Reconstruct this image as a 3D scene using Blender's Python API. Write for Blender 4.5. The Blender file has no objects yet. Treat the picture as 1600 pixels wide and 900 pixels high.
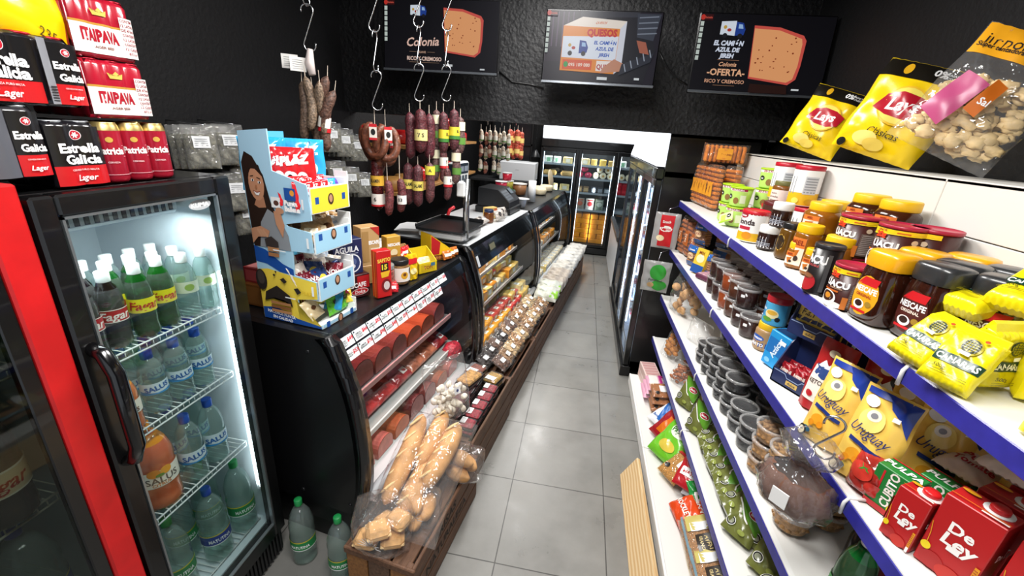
import bpy, math, random
from mathutils import Matrix, Vector, noise

# ---------------------------------------------------------------- camera, light, exposure
SC = bpy.context.scene
COL = SC.collection
SC.view_settings.view_transform = 'Standard'
SC.view_settings.look = 'None'
SC.view_settings.gamma = 1.0
SC.view_settings.use_curve_mapping = False
SC.view_settings.exposure = -0.28
SC.cycles.max_bounces = 7
SC.cycles.diffuse_bounces = 3
SC.cycles.glossy_bounces = 3
SC.cycles.transmission_bounces = 4
SC.cycles.transparent_max_bounces = 20
SC.cycles.caustics_reflective = False
SC.cycles.caustics_refractive = False
SC.cycles.sample_clamp_indirect = 4.0

F_PX = 663.5
EYE = Vector((0.0, 0.0, 2.0))
def _axis(u, v):
    return Vector((u - 800.0, -(v - 450.0), -F_PX)).normalized()
_Y = _axis(919.3, 210.2)
_Z = -_axis(675.6, 2224.6)
_Z = (_Z - _Y * _Z.dot(_Y)).normalized()
_X = _Y.cross(_Z)
RW = Matrix((_X, _Y, _Z))                       # camera -> world
cam_data = bpy.data.cameras.new('camera')
cam_data.sensor_width = 36.0
cam_data.lens = F_PX / 1600.0 * 36.0
cam_data.clip_start = 0.02
cam = bpy.data.objects.new('camera', cam_data)
cam.matrix_world = Matrix.Translation(EYE) @ RW.to_4x4()
COL.objects.link(cam)
SC.camera = cam

world = bpy.data.worlds.new('world')
SC.world = world
world.use_nodes = True
_bg = world.node_tree.nodes['Background']
_bg.inputs[0].default_value = (0.85, 0.92, 1.0, 1)
_bg.inputs[1].default_value = 1.0

def area_light(name, loc, size, size_y, power, color=(1, 1, 1), rot=(0, 0, 0)):
    d = bpy.data.lights.new(name, 'AREA')
    d.shape = 'RECTANGLE'; d.size = size; d.size_y = size_y
    d.energy = power; d.color = color
    o = bpy.data.objects.new(name, d)
    o.location = loc; o.rotation_euler = rot
    COL.objects.link(o)
    return o
LIGHTS = [  # ceiling strip lamps: x, y, z, length along y, power
    (-0.25, 0.45, 2.98, 1.2, 75.0),
    (-0.25, 2.2, 2.98, 1.2, 75.0),
    (-0.40, 4.3, 2.98, 1.2, 60.0),
    (-0.40, 6.2, 2.98, 1.2, 60.0),
]
# ---------------------------------------------------------------- helpers
R = math.radians
PI = math.pi
def lin(h):
    if isinstance(h, tuple): return h
    h = h.lstrip('#')
    return tuple((c / 12.92 if c <= 0.04045 else ((c + 0.055) / 1.055) ** 2.4) for c in (int(h[i:i + 2], 16) / 255 for i in (0, 2, 4)))
_mc = {}
def pm(h, rough=0.5, metal=0.0, bump=0.0, bs=60.0, var=0.0, vs=12.0, coat=0.0, spec=0.5, alpha=1.0):
    """procedural principled material, cached"""
    k = (h, rough, metal, bump, bs, var, vs, coat, spec, alpha)
    if k in _mc: return _mc[k]
    m = bpy.data.materials.new('paint'); m.use_nodes = True
    nt = m.node_tree; b = nt.nodes['Principled BSDF']
    c = lin(h)
    b.inputs['Base Color'].default_value = (*c, 1)
    b.inputs['Roughness'].default_value = rough
    b.inputs['Metallic'].default_value = metal
    b.inputs['Specular IOR Level'].default_value = spec
    b.inputs['Coat Weight'].default_value = coat
    b.inputs['Alpha'].default_value = alpha
    if bump or var:
        tc = nt.nodes.new('ShaderNodeTexCoord')
    if var:
        n = nt.nodes.new('ShaderNodeTexNoise'); n.inputs['Scale'].default_value = vs; n.inputs['Detail'].default_value = 4
        r = nt.nodes.new('ShaderNodeValToRGB')
        r.color_ramp.elements[0].color = (*[x * (1 - var) for x in c], 1); r.color_ramp.elements[0].position = .35
        r.color_ramp.elements[1].color = (*[min(1, x * (1 + var)) for x in c], 1); r.color_ramp.elements[1].position = .65
        nt.links.new(tc.outputs['Object'], n.inputs['Vector']); nt.links.new(n.outputs['Fac'], r.inputs[0])
        nt.links.new(r.outputs[0], b.inputs['Base Color'])
    if bump:
        n = nt.nodes.new('ShaderNodeTexNoise'); n.inputs['Scale'].default_value = bs; n.inputs['Detail'].default_value = 3
        u = nt.nodes.new('ShaderNodeBump'); u.inputs['Strength'].default_value = bump; u.inputs['Distance'].default_value = .01
        nt.links.new(tc.outputs['Object'], n.inputs['Vector']); nt.links.new(n.outputs['Fac'], u.inputs['Height'])
        nt.links.new(u.outputs[0], b.inputs['Normal'])
    _mc[k] = m
    return m
def gm(tint='#ffffff', gloss=0.5, rough=0.02, milk=0.0, bump=0.0, bs=30.0, milkcol='#ffffff'):
    """thin clear sheet (glass, film, clear plastic): transparent + mirror by angle, a little milkiness"""
    k = ('g', tint, gloss, rough, milk, bump, bs, milkcol)
    if k in _mc: return _mc[k]
    m = bpy.data.materials.new('clear'); m.use_nodes = True
    nt = m.node_tree; nt.nodes.clear()
    N = nt.nodes.new; L = nt.links.new
    out = N('ShaderNodeOutputMaterial'); tr = N('ShaderNodeBsdfTransparent'); gl = N('ShaderNodeBsdfGlossy')
    tr.inputs[0].default_value = (*lin(tint), 1); gl.inputs['Roughness'].default_value = rough
    lw = N('ShaderNodeLayerWeight'); lw.inputs[0].default_value = .5
    pw = N('ShaderNodeMath'); pw.operation = 'POWER'; pw.inputs[1].default_value = 4; L(lw.outputs['Facing'], pw.inputs[0])
    mu = N('ShaderNodeMath'); mu.operation = 'MULTIPLY_ADD'; mu.use_clamp = True; mu.inputs[1].default_value = gloss * 1.5; mu.inputs[2].default_value = .02 + gloss * .03
    mx = N('ShaderNodeMixShader'); L(pw.outputs[0], mu.inputs[0]); L(mu.outputs[0], mx.inputs[0])
    base = tr.outputs[0]
    if milk:
        df = N('ShaderNodeBsdfDiffuse'); df.inputs[0].default_value = (*lin(milkcol), 1)
        m2 = N('ShaderNodeMixShader'); m2.inputs[0].default_value = milk
        L(tr.outputs[0], m2.inputs[1]); L(df.outputs[0], m2.inputs[2]); base = m2.outputs[0]
    L(base, mx.inputs[1]); L(gl.outputs[0], mx.inputs[2]); L(mx.outputs[0], out.inputs[0])
    if bump:
        tc = N('ShaderNodeTexCoord'); n = N('ShaderNodeTexNoise'); n.inputs['Scale'].default_value = bs; n.inputs['Detail'].default_value = 2
        u = N('ShaderNodeBump'); u.inputs['Strength'].default_value = bump; u.inputs['Distance'].default_value = .02
        L(tc.outputs['Object'], n.inputs['Vector']); L(n.outputs['Fac'], u.inputs['Height'])
        L(u.outputs[0], gl.inputs['Normal']); L(u.outputs[0], lw.inputs['Normal'])
    _mc[k] = m
    return m
def em(h, strength):
    k = ('e', h, strength)
    if k in _mc: return _mc[k]
    m = bpy.data.materials.new('lit'); m.use_nodes = True
    b = m.node_tree.nodes['Principled BSDF']
    b.inputs['Base Color'].default_value = (*lin(h), 1)
    b.inputs['Emission Color'].default_value = (*lin(h), 1); b.inputs['Emission Strength'].default_value = strength
    _mc[k] = m
    return m

class M:
    """mesh collector"""
    def __init__(s): s.v = []; s.f = []; s.i = []; s.s = []
    def add(s, vs, fs, mi=0, sm=False):
        o = len(s.v); s.v.extend(tuple(p) for p in vs)
        for f in fs:
            s.f.append(tuple(o + q for q in f)); s.i.append(mi); s.s.append(sm)
        return s
    def box(s, x0, y0, z0, x1, y1, z1, mi=0, b=0.0):
        if x1 < x0: x0, x1 = x1, x0
        if y1 < y0: y0, y1 = y1, y0
        if z1 < z0: z0, z1 = z1, z0
        b = min(b, (x1 - x0) * .45, (y1 - y0) * .45, (z1 - z0) * .45)
        if b <= 0:
            return s.add([(x0, y0, z0), (x1, y0, z0), (x1, y1, z0), (x0, y1, z0), (x0, y0, z1), (x1, y0, z1), (x1, y1, z1), (x0, y1, z1)],
                         [(3, 2, 1, 0), (4, 5, 6, 7), (0, 1, 5, 4), (1, 2, 6, 5), (2, 3, 7, 6), (3, 0, 4, 7)], mi)
        P = {}; vs = []
        def V(sx, sy, sz, ax):
            k = (sx, sy, sz, ax)
            if k not in P:
                q = [x1 if sx > 0 else x0, y1 if sy > 0 else y0, z1 if sz > 0 else z0]
                for a, sg in enumerate((sx, sy, sz)):
                    if a != ax: q[a] -= sg * b
                P[k] = len(vs); vs.append(q)
            return P[k]
        fs = []
        for ax in range(3):
            a1, a2 = (ax + 1) % 3, (ax + 2) % 3
            for sg in (1, -1):
                r = []
                for u, w in ((-1, -1), (1, -1), (1, 1), (-1, 1)):
                    t = [0, 0, 0]; t[ax] = sg; t[a1] = u; t[a2] = w; r.append(V(*t, ax))
                fs.append(tuple(r) if sg > 0 else tuple(r[::-1]))
        for ax in range(3):
            a1, a2 = (ax + 1) % 3, (ax + 2) % 3
            for u in (1, -1):
                for w in (1, -1):
                    t0 = [0, 0, 0]; t0[ax] = -1; t0[a1] = u; t0[a2] = w
                    t1 = list(t0); t1[ax] = 1
                    r = (V(*t0, a1), V(*t1, a1), V(*t1, a2), V(*t0, a2))
                    fs.append(r[::-1] if u * w > 0 else r)
        for x in (1, -1):
            for y in (1, -1):
                for z in (1, -1):
                    r = (V(x, y, z, 0), V(x, y, z, 1), V(x, y, z, 2))
                    fs.append(r if x * y * z > 0 else r[::-1])
        return s.add(vs, fs, mi)
    def lathe(s, prof, n=20, mi=0, cx=0, cy=0, sm=True, sx=1.0, sy=1.0, capb=True, capt=True):
        """prof: (r, z) or (r, z, material) from bottom to top"""
        vs = []; fs = []; ms = []
        for p in prof:
            for k in range(n):
                a = 2 * PI * k / n
                vs.append((cx + p[0] * math.cos(a) * sx, cy + p[0] * math.sin(a) * sy, p[1]))
        o = len(s.v); s.v.extend(vs)
        for j in range(len(prof) - 1):
            q = prof[j + 1][2] if len(prof[j + 1]) > 2 else mi
            for k in range(n):
                k2 = (k + 1) % n
                s.f.append((o + j * n + k, o + j * n + k2, o + (j + 1) * n + k2, o + (j + 1) * n + k)); s.i.append(q); s.s.append(sm)
        if capb and prof[0][0] > 1e-5:
            s.f.append(tuple(o + k for k in range(n))[::-1]); s.i.append(prof[0][2] if len(prof[0]) > 2 else mi); s.s.append(False)
        if capt and prof[-1][0] > 1e-5:
            j = len(prof) - 1
            s.f.append(tuple(o + j * n + k for k in range(n))); s.i.append(prof[-1][2] if len(prof[-1]) > 2 else mi); s.s.append(False)
        return s
    def grid(s, fn, nu, nv, mi=0, sm=True, wrap=False):
        o = len(s.v)
        for j in range(nv + 1):
            for i in range(nu if wrap else nu + 1):
                s.v.append(tuple(fn(i / nu, j / nv)))
        w = nu if wrap else nu + 1
        for j in range(nv):
            for i in range(nu):
                i2 = (i + 1) % w if wrap else i + 1
                s.f.append((o + j * w + i, o + j * w + i2, o + (j + 1) * w + i2, o + (j + 1) * w + i)); s.i.append(mi); s.s.append(sm)
        return s
    def tube(s, pts, r, n=6, mi=0, closed=False, cap=True):
        pts = [Vector(p) for p in pts]; N = len(pts); o = len(s.v)
        rr = r if isinstance(r, (list, tuple)) else [r] * N
        up = None
        for i, p in enumerate(pts):
            if closed: t = pts[(i + 1) % N] - pts[i - 1]
            else: t = pts[min(i + 1, N - 1)] - pts[max(i - 1, 0)]
            t.normalize()
            if up is None:
                up = Vector((0, 0, 1)) if abs(t.z) < .9 else Vector((1, 0, 0))
            a = t.cross(up)
            if a.length < 1e-6: a = t.orthogonal()
            a.normalize(); b = a.cross(t); up = b
            for k in range(n):
                w = 2 * PI * k / n
                s.v.append(tuple(p + (a * math.cos(w) + b * math.sin(w)) * rr[i]))
        for i in range(N if closed else N - 1):
            j = (i + 1) % N
            for k in range(n):
                k2 = (k + 1) % n
                s.f.append((o + i * n + k2, o + i * n + k, o + j * n + k, o + j * n + k2)); s.i.append(mi); s.s.append(True)
        if cap and not closed:
            s.f.append(tuple(o + k for k in range(n))); s.i.append(mi); s.s.append(False)
            s.f.append(tuple(o + (N - 1) * n + k for k in range(n))[::-1]); s.i.append(mi); s.s.append(False)
        return s
    def prism(s, poly, d0, d1, fn, mi=0):
        """poly of 2D points extruded d0..d1; fn(a, b, d) -> xyz"""
        n = len(poly)
        vs = [fn(a, b, d0) for a, b in poly] + [fn(a, b, d1) for a, b in poly]
        fs = [tuple(range(n))[::-1], tuple(range(n, 2 * n))] + [(k, (k + 1) % n, n + (k + 1) % n, n + k) for k in range(n)]
        return s.add(vs, fs, mi)
    def ball(s, c, r, n=10, m=6, mi=0, sx=1, sy=1, sz=1, rough=0, seed=0):
        def f(u, v):
            a = 2 * PI * u; b = PI * (v - .5)
            d = Vector((math.cos(b) * math.cos(a) * sx, math.cos(b) * math.sin(a) * sy, math.sin(b) * sz)) * r
            if rough: d *= 1 + rough * noise.noise(d * (2.2 / r) + Vector((seed * 3.1, seed, 0)))
            return (c[0] + d.x, c[1] + d.y, c[2] + d.z)
        return s.grid(f, n, m, mi, True, True)
    def xf(s, mat, start=0):
        for k in range(start, len(s.v)): s.v[k] = tuple(mat @ Vector(s.v[k]))
        return s
    def mesh(s, name, mats):
        me = bpy.data.meshes.new(name)
        me.from_pydata(s.v, [], s.f)
        for m in (mats if isinstance(mats, (list, tuple)) else [mats]): me.materials.append(m)
        me.polygons.foreach_set('material_index', s.i)
        me.polygons.foreach_set('use_smooth', s.s)
        me.update()
        return me
def link(name, me, parent=None, mw=None):
    o = bpy.data.objects.new(name, me)
    COL.objects.link(o)
    if parent is not None: o.parent = parent
    if mw is not None: o.matrix_local = mw
    return o
def struct(name, m, mats, **k):
    o = link(name, m.mesh(name, mats)); o['kind'] = 'structure'
    return o
def tag(o, label, cat, group=None, kind=None):
    o['label'] = label; o['category'] = cat
    if group: o['group'] = group
    if kind: o['kind'] = kind
    return o
def X(loc, rz=0.0, rx=0.0, ry=0.0, sc=1.0):
    m = Matrix.Translation(Vector(loc)) @ Matrix.Rotation(rz, 4, 'Z') @ Matrix.Rotation(ry, 4, 'Y') @ Matrix.Rotation(rx, 4, 'X')
    if sc != 1.0: m = m @ (Matrix.Scale(sc, 4) if not isinstance(sc, tuple) else Matrix.Diagonal((*sc, 1)))
    return m
class Kit:
    """one kind of thing: root mesh (or None for an Empty) and its parts, placed many times"""
    def __init__(s, name, cat, root=None): s.name = name; s.cat = cat; s.root = root; s.parts = []
    def part(s, name, me, kind=None, label=None, mw=None):
        p = dict(name=name, me=me, kind=kind, label=label, mw=mw, subs=[]); s.parts.append(p); return p
    def sub(s, p, name, me, mw=None, label=None): p['subs'].append(dict(name=name, me=me, mw=mw, label=label, kind=None))
    def put(s, mw, label, group=None, kind=None):
        r = link(s.name, s.root); r.matrix_local = mw
        tag(r, label, s.cat, group, kind)
        for p in s.parts:
            o = link(p['name'], p['me'], r, p['mw'])
            if p['kind']: o['kind'] = p['kind']
            if p['label']: o['label'] = p['label']
            for q in p['subs']:
                c = link(q['name'], q['me'], o, q['mw'])
                if q['label']: c['label'] = q['label']
        return r
# ---- points of the place seen from where the photographer stood
def ray(u, v): return RW @ Vector(((u - 800.0) / F_PX, -(v - 450.0) / F_PX, -1.0))
def onz(u, v, z): d = ray(u, v); return EYE + d * ((z - EYE.z) / d.z)
def onx(u, v, x): d = ray(u, v); return EYE + d * (x / d.x)
def ony(u, v, y): d = ray(u, v); return EYE + d * (y / d.y)
# the counters stand at a slight angle to the floor tiles: s along them, n out towards the aisle
CO = Vector((-.441, 1.904, 0)); CS = Vector((.522, 3.838, 0)).normalized(); CN = Vector((CS.y, -CS.x, 0))
CRZ = math.atan2(CN.y, CN.x)
def LP(s, n, z): return CO + CS * s + CN * n + Vector((0, 0, z))
def LX(s, n, z, rz=0.0, **k): return X(LP(s, n, z), CRZ + rz, **k)
def onn(u, v, n): d = ray(u, v); p = CO + CN * n; return EYE + d * ((p - EYE).dot(CN) / d.dot(CN))
# ---- lettering and printed labels
_tc = {}
def text2d(t, bold=0.0):
    k = (t, bold)
    if k not in _tc:
        c = bpy.data.curves.new('t', 'FONT'); c.body = t; c.size = 1; c.resolution_u = 2; c.offset = bold; c.fill_mode = 'FRONT'
        o = bpy.data.objects.new('t', c); COL.objects.link(o)
        dg = bpy.context.evaluated_depsgraph_get(); dg.update()
        me = bpy.data.meshes.new_from_object(o.evaluated_get(dg))
        vs = [(v.co.x, v.co.y) for v in me.vertices]; fs = [tuple(p.vertices) for p in me.polygons]
        bpy.data.objects.remove(o); bpy.data.curves.remove(c); bpy.data.meshes.remove(me)
        if vs:
            x0 = min(a for a, _ in vs); x1 = max(a for a, _ in vs)
            vs = [(a - (x0 + x1) / 2, b) for a, b in vs]
            _tc[k] = (vs, fs, x1 - x0)
        else: _tc[k] = ([], [], 1)
    return _tc[k]
class Print:
    """printed label: rectangles 'r', ellipses 'e', polygons 'p', text 't' laid on surfaces"""
    def __init__(s, off=.0006): s.m = M(); s.c = []; s.k = 0; s.off = off
    def ci(s, c):
        if c not in s.c: s.c.append(c)
        return s.c.index(c)
    def on(s, surf, items, step=.02):
        for it in items:
            s.k += 1; o = s.off * (1 + .35 * s.k)
            t = it[0]
            if t == 'r':
                _, u0, v0, u1, v1, c = it
                nu = max(1, int(abs(u1 - u0) / step + .5)); nv = max(1, int(abs(v1 - v0) / (step * 1.5) + .5))
                s.m.grid(lambda a, b: surf(u0 + (u1 - u0) * a, v0 + (v1 - v0) * b, o), nu, nv, s.ci(c), True)
            elif t == 'e':
                _, cu, cv, ru, rv, c = it
                n = 20; rg = 1 if max(ru, rv) < step * .7 else max(2, min(5, int(max(ru, rv) / step + .5)))
                vs = [surf(cu, cv, o)]; fs = []
                for j in range(rg):
                    for k in range(n):
                        a = 2 * PI * k / n; q = (j + 1) / rg
                        vs.append(surf(cu + ru * q * math.cos(a), cv + rv * q * math.sin(a), o))
                for k in range(n):
                    fs.append((0, 1 + k, 1 + (k + 1) % n))
                    for j in range(rg - 1):
                        a, b = 1 + j * n, 1 + (j + 1) * n
                        fs.append((a + k, b + k, b + (k + 1) % n, a + (k + 1) % n))
                s.m.add(vs, fs, s.ci(c), True)
            elif t == 'p':
                _, pts, c = it
                ring = []
                for q in range(len(pts)):
                    (a0, b0), (a1, b1) = pts[q], pts[(q + 1) % len(pts)]
                    n = max(1, int(math.hypot(a1 - a0, b1 - b0) / step + .5))
                    ring += [(a0 + (a1 - a0) * w / n, b0 + (b1 - b0) * w / n) for w in range(n)]
                ca = sum(a for a, _ in ring) / len(ring); cb = sum(b for _, b in ring) / len(ring); n = len(ring)
                rg = max(1, min(5, int(max(math.hypot(a - ca, b - cb) for a, b in ring) / step + .5)))
                vs = [surf(ca, cb, o)] + [surf(ca + (a - ca) * j / rg, cb + (b - cb) * j / rg, o) for j in range(1, rg + 1) for a, b in ring]
                fs = [(0, 1 + k, 1 + (k + 1) % n) for k in range(n)]
                for j in range(rg - 1):
                    fs += [(1 + j * n + k, 1 + (j + 1) * n + k, 1 + (j + 1) * n + (k + 1) % n, 1 + j * n + (k + 1) % n) for k in range(n)]
                s.m.add(vs, fs, s.ci(c), True)
            elif t == 'l':
                _, pts, w, c = it                # line of width w
                L = []; Rr = []
                for q, p in enumerate(pts):
                    p0 = pts[max(q - 1, 0)]; p1 = pts[min(q + 1, len(pts) - 1)]
                    dx, dy = p1[0] - p0[0], p1[1] - p0[1]; l = math.hypot(dx, dy) or 1
                    L.append((p[0] - dy / l * w / 2, p[1] + dx / l * w / 2)); Rr.append((p[0] + dy / l * w / 2, p[1] - dx / l * w / 2))
                vs = [surf(*p, o) for p in L] + [surf(*p, o) for p in Rr]; n = len(pts)
                s.m.add(vs, [(k, k + n, k + n + 1, k + 1) for k in range(n - 1)], s.ci(c), True)
            elif t == 't':
                _, txt, cu, cv, h, c = it[:6]; op = it[6] if len(it) > 6 else {}
                vs, fs, w = text2d(txt, op.get('b', .02)); k = h / .7
                kx = k * op.get('sx', 1.0)
                if 'w' in op and w * kx > op['w']: kx = op['w'] / w
                sh = op.get('sh', 0.0); ra = R(op.get('rot', 0)); arc = op.get('arc', 0.0)
                out = []
                for a, b in vs:
                    xx = a * kx + b * k * sh; yy = (b - .35) * k
                    if arc: yy -= arc * xx * xx
                    out.append(surf(cu + xx * math.cos(ra) - yy * math.sin(ra), cv + xx * math.sin(ra) + yy * math.cos(ra), o))
                s.m.add(out, fs, s.ci(c), True)
        return s
    def mesh(s, name='label_print', rough=.45):
        return s.m.mesh(name, [pm(c, rough) for c in s.c])
def flat(y=0.0): return lambda u, v, o: (u, y - o, v)                 # front face, looking towards -Y
def face_x(x, sg=1): return lambda u, v, o: (x + sg * o, u * sg, v)   # side face
def face_z(z): return lambda u, v, o: (u, v, z + o)
def cyl(r, cx=0.0, cy=0.0):
    rf = r if callable(r) else (lambda v: r)
    return lambda u, v, o: (cx + (rf(v) + o) * math.sin(u / rf(v)), cy - (rf(v) + o) * math.cos(u / rf(v)), v)
# ---- soft packs
def pillow(W, H, T, p=2.6, q=2.6, seed=0, wr=.004, pouch=False, nu=20, nv=26, pinch=.07):
    """a filled packet standing on z=0, front towards -Y; returns (mesh collector, front surface)"""
    ph = [random.Random(seed * 77 + i).uniform(0, 6.28) for i in range(6)]
    def th(a, b):
        e = max(0.0, 1 - abs(a) ** p) ** .5
        if pouch: g = max(0.0, 1 - (max(0, (b + 1) / 2)) ** 1.7) ** .75 * (.82 + .18 * min(1, (b + 1) * 3))
        else: g = max(0.0, 1 - abs(b) ** q) ** .55
        return T / 2 * e * g
    def pos(a, b, sg, o):
        t = th(a, b)
        inf = t / (T / 2 + 1e-9)
        w = wr * (math.sin(7 * a + 4 * b + ph[0]) * math.sin(5 * b + ph[1]) + .7 * math.sin(13 * a * (1.2 - abs(b)) + ph[2] + sg) * abs(b) ** 2 + .5 * math.sin(11 * b - 6 * a + ph[3] + 2 * sg) * a * a)
        ed = min(1.0, 4 * (1 - max(abs(a), abs(b) if not (pouch and b < 0) else 0)))
        x = a * W / 2 * (1 - pinch * inf ** 2 * (1 if not pouch else .4)) * (1 + .02 * math.sin(6 * b + ph[4]))
        z = (b + 1) / 2 * H
        rip = .0035 * math.sin(26 * a + ph[5]) * max(0, abs(b) - .8) * 4 * (0 if (pouch and b < 0) else 1)
        return (x, sg * (t + o) + w * ed * (1 if sg > 0 else -1) * .8 + rip, z)
    m = M()
    m.grid(lambda u, v: pos(2 * u - 1, 2 * v - 1, -1, 0), nu, nv)
    m.grid(lambda u, v: pos(1 - 2 * u, 2 * v - 1, 1, 0), nu, nv)
    if pouch:
        m.grid(lambda u, v: (lambda A, B: tuple(A[i] * (1 - v) + B[i] * v for i in range(3)))(pos(1 - 2 * u, -1, 1, 0), pos(1 - 2 * u, -1, -1, 0)), nu, 1)
    def surf(u, v, o):
        a = max(-1, min(1, 2 * u / W)); b = max(-1, min(1, 2 * v / H - 1))
        x, y, z = pos(a, b, -1, o); return (x, y - .0012, z)
    return m, surf
# ---------------------------------------------------------------- room
XL, XR, YB, YF, ZC = -1.86, 1.30, -1.6, 8.15, 3.05
for q, (x, y, z, ln, pw) in enumerate(LIGHTS):
    area_light('ceiling_light', (x, y, z), .35, ln, pw, (1, .98, .95))
def floor_material():
    m = bpy.data.materials.new('floor_tiles'); m.use_nodes = True
    nt = m.node_tree; N = nt.nodes.new; L = nt.links.new; b = nt.nodes['Principled BSDF']
    tc = N('ShaderNodeTexCoord'); mp = N('ShaderNodeMapping')
    T = .5455
    mp.inputs['Location'].default_value = (.203, -1.470, 0)
    br = N('ShaderNodeTexBrick'); br.offset = 0; br.inputs['Scale'].default_value = 1
    br.inputs['Brick Width'].default_value = T; br.inputs['Row Height'].default_value = T
    br.inputs['Mortar Size'].default_value = .003; br.inputs['Mortar Smooth'].default_value = .1; br.inputs['Bias'].default_value = 0
    br.inputs['Color1'].default_value = (*lin('#82817d'), 1); br.inputs['Color2'].default_value = (*lin('#8a8985'), 1)
    br.inputs['Mortar'].default_value = (*lin('#4b4a48'), 1)
    L(tc.outputs['Object'], mp.inputs[0]); L(mp.outputs[0], br.inputs[0])
    n = N('ShaderNodeTexNoise'); n.inputs['Scale'].default_value = 3.5; n.inputs['Detail'].default_value = 8; n.inputs['Roughness'].default_value = .62
    L(tc.outputs['Object'], n.inputs[0])
    mr = N('ShaderNodeMapRange'); mr.inputs[1].default_value = .3; mr.inputs[2].default_value = .7; mr.inputs[3].default_value = .84; mr.inputs[4].default_value = 1.12
    L(n.outputs['Fac'], mr.inputs[0])
    mx = N('ShaderNodeMixRGB'); mx.blend_type = 'MULTIPLY'; mx.inputs[0].default_value = 1
    L(br.outputs['Color'], mx.inputs[1]); L(mr.outputs[0], mx.inputs[2]); L(mx.outputs[0], b.inputs['Base Color'])
    r2 = N('ShaderNodeMapRange'); r2.inputs[1].default_value = .3; r2.inputs[2].default_value = .7; r2.inputs[3].default_value = .24; r2.inputs[4].default_value = .42
    L(n.outputs['Fac'], r2.inputs[0]); L(r2.outputs[0], b.inputs['Roughness'])
    bu = N('ShaderNodeBump'); bu.invert = True; bu.inputs['Strength'].default_value = .5; bu.inputs['Distance'].default_value = .002
    L(br.outputs['Fac'], bu.inputs['Height']); L(bu.outputs[0], b.inputs['Normal'])
    return m
struct('floor', M().box(XL - .1, YB, -.1, XR + .1, YF + .1, 0), floor_material())
struct('ceiling', M().box(XL - .1, YB, ZC, XR + .1, YF + .1, ZC + .1), pm('#5a5a5a', .8))
plaster = pm('#161618', .55, bump=.9, bs=38.0, spec=.35)
paint = pm('#101012', .62, bump=.25, bs=50.0, spec=.25)
struct('wall_left', M().box(XL - .1, YB, 0, XL, YF, ZC), paint)
struct('wall_right', M().box(XR, YB, 0, XR + .1, YF, ZC), paint)
m = M().box(XL - .1, YF, 0, XR + .1, YF + .1, ZC)
struct('wall_back', m, paint)
# heavy plastered beam across the shop, with the screens on it
BY = 3.27
struct('wall_beam', M().box(XL, BY, 2.045, XR, BY + .16, ZC), plaster)
# shop front behind the photographer: wall pieces round a wide opening
m = M(); m.box(XL - .1, YB - .1, 2.6, XR + .1, YB, ZC); m.box(XL - .1, YB - .1, 0, XL + .25, YB, 2.6); m.box(XR - .25, YB - .1, 0, XR + .1, YB, 2.6)
struct('wall_front', m, pm('#3a3a3a', .7))
# barred window in the far left corner
wy = YF - .02
w = struct('window_1', M().box(-1.72, wy - .01, 1.1, -.98, wy, 2.35), pm('#2a2d30', .15))
m = M()
for x in (-1.72, -1.36, -.99): m.box(x - .02, wy - .04, 1.08, x + .02, wy - .01, 2.37, b=.004)
for z in (1.08, 1.75, 2.35): m.box(-1.74, wy - .04, z - .02, -.96, wy - .01, z + .02, b=.004)
link('window_bars', m.mesh('window_bars', pm('#101012', .4)), w)

# ---------------------------------------------------------------- shared looks
BLK = pm('#0d0d0e', .28, coat=.3); BLKM = pm('#121213', .5, bump=.1, bs=200); STEEL = pm('#b9bcc0', .25, 1.0); WIRE = pm('#d9dcdd', .35)
LINER = pm('#cfd9e0', .4); GLASS = gm('#eef4f3', .32, .01); WHITE = pm('#ececea', .45)

# ---------------------------------------------------------------- black upright fridge with glass door (faces the aisle, +X)
def wire_shelf(x0, x1, y0, y1, z):
    m = M()
    n = int((y1 - y0) / .022)
    for k in range(n + 1):
        y = y0 + (y1 - y0) * k / n
        m.tube([(x0, y, z), (x1, y, z)], .0022, 4)
    for dz in (0, -.022): m.tube([(x1, y0, z + dz), (x1, y1, z + dz)], .0032, 5)
    for k in range(0, n + 1): y = y0 + (y1 - y0) * k / n; m.tube([(x1, y, z), (x1, y, z - .022)], .0018, 4)
    for x in (x0, (x0 + x1) / 2): m.tube([(x, y0, z - .004), (x, y1, z - .004)], .003, 5)
    return m
FX0, FX1 = -1.82, -1.20            # back and front of the fridge
KY0, KY1 = .757, 1.335
KSH = [.247, .685, 1.03, 1.305]    # shelf heights
kf = bpy.data.objects.new('drinks_fridge', None); COL.objects.link(kf); kf.location = (-1.5, (KY0 + KY1) / 2, 0)
tag(kf, 'black upright drinks fridge with an oval badge, full of water and soda bottles', 'fridge')
def fpart(name, m, mats, par, org):
    m.xf(Matrix.Translation(-Vector(org))); return link(name, m.mesh(name, mats), par)
KO = kf.location
m = M()
xd = FX1 - .05
m.box(FX0, KY0, .1, xd, KY0 + .035, 1.785, b=.004); m.box(FX0, KY1 - .035, .1, xd, KY1, 1.785, b=.004)
m.box(FX0, KY0, 1.745, xd, KY1, 1.787, b=.004); m.box(FX0, KY0, .02, xd - .03, KY1, .22, b=.004); m.box(FX0, KY0, .1, FX0 + .03, KY1, 1.78)
fpart('cabinet', m, BLK, kf, KO)
m = M(); a, b = KY0 + .035, KY1 - .035
m.box(FX0 + .03, a, .22, FX0 + .04, b, 1.745); m.box(FX0 + .03, a, .22, xd, a + .008, 1.745); m.box(FX0 + .03, b - .008, .22, xd, b, 1.745)
m.box(FX0 + .03, a, .22, xd, b, .235); m.box(FX0 + .03, a, 1.735, xd, b, 1.745)
fpart('liner', m, LINER, kf, KO)
m = M(); m.box(FX0 + .08, a + .03, 1.655, xd - .12, b - .03, 1.735, b=.01)
for k in range(16): m.box(xd - .122, a + .05 + k * .026, 1.668, xd - .116, a + .062 + k * .026, 1.712, 1)
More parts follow.
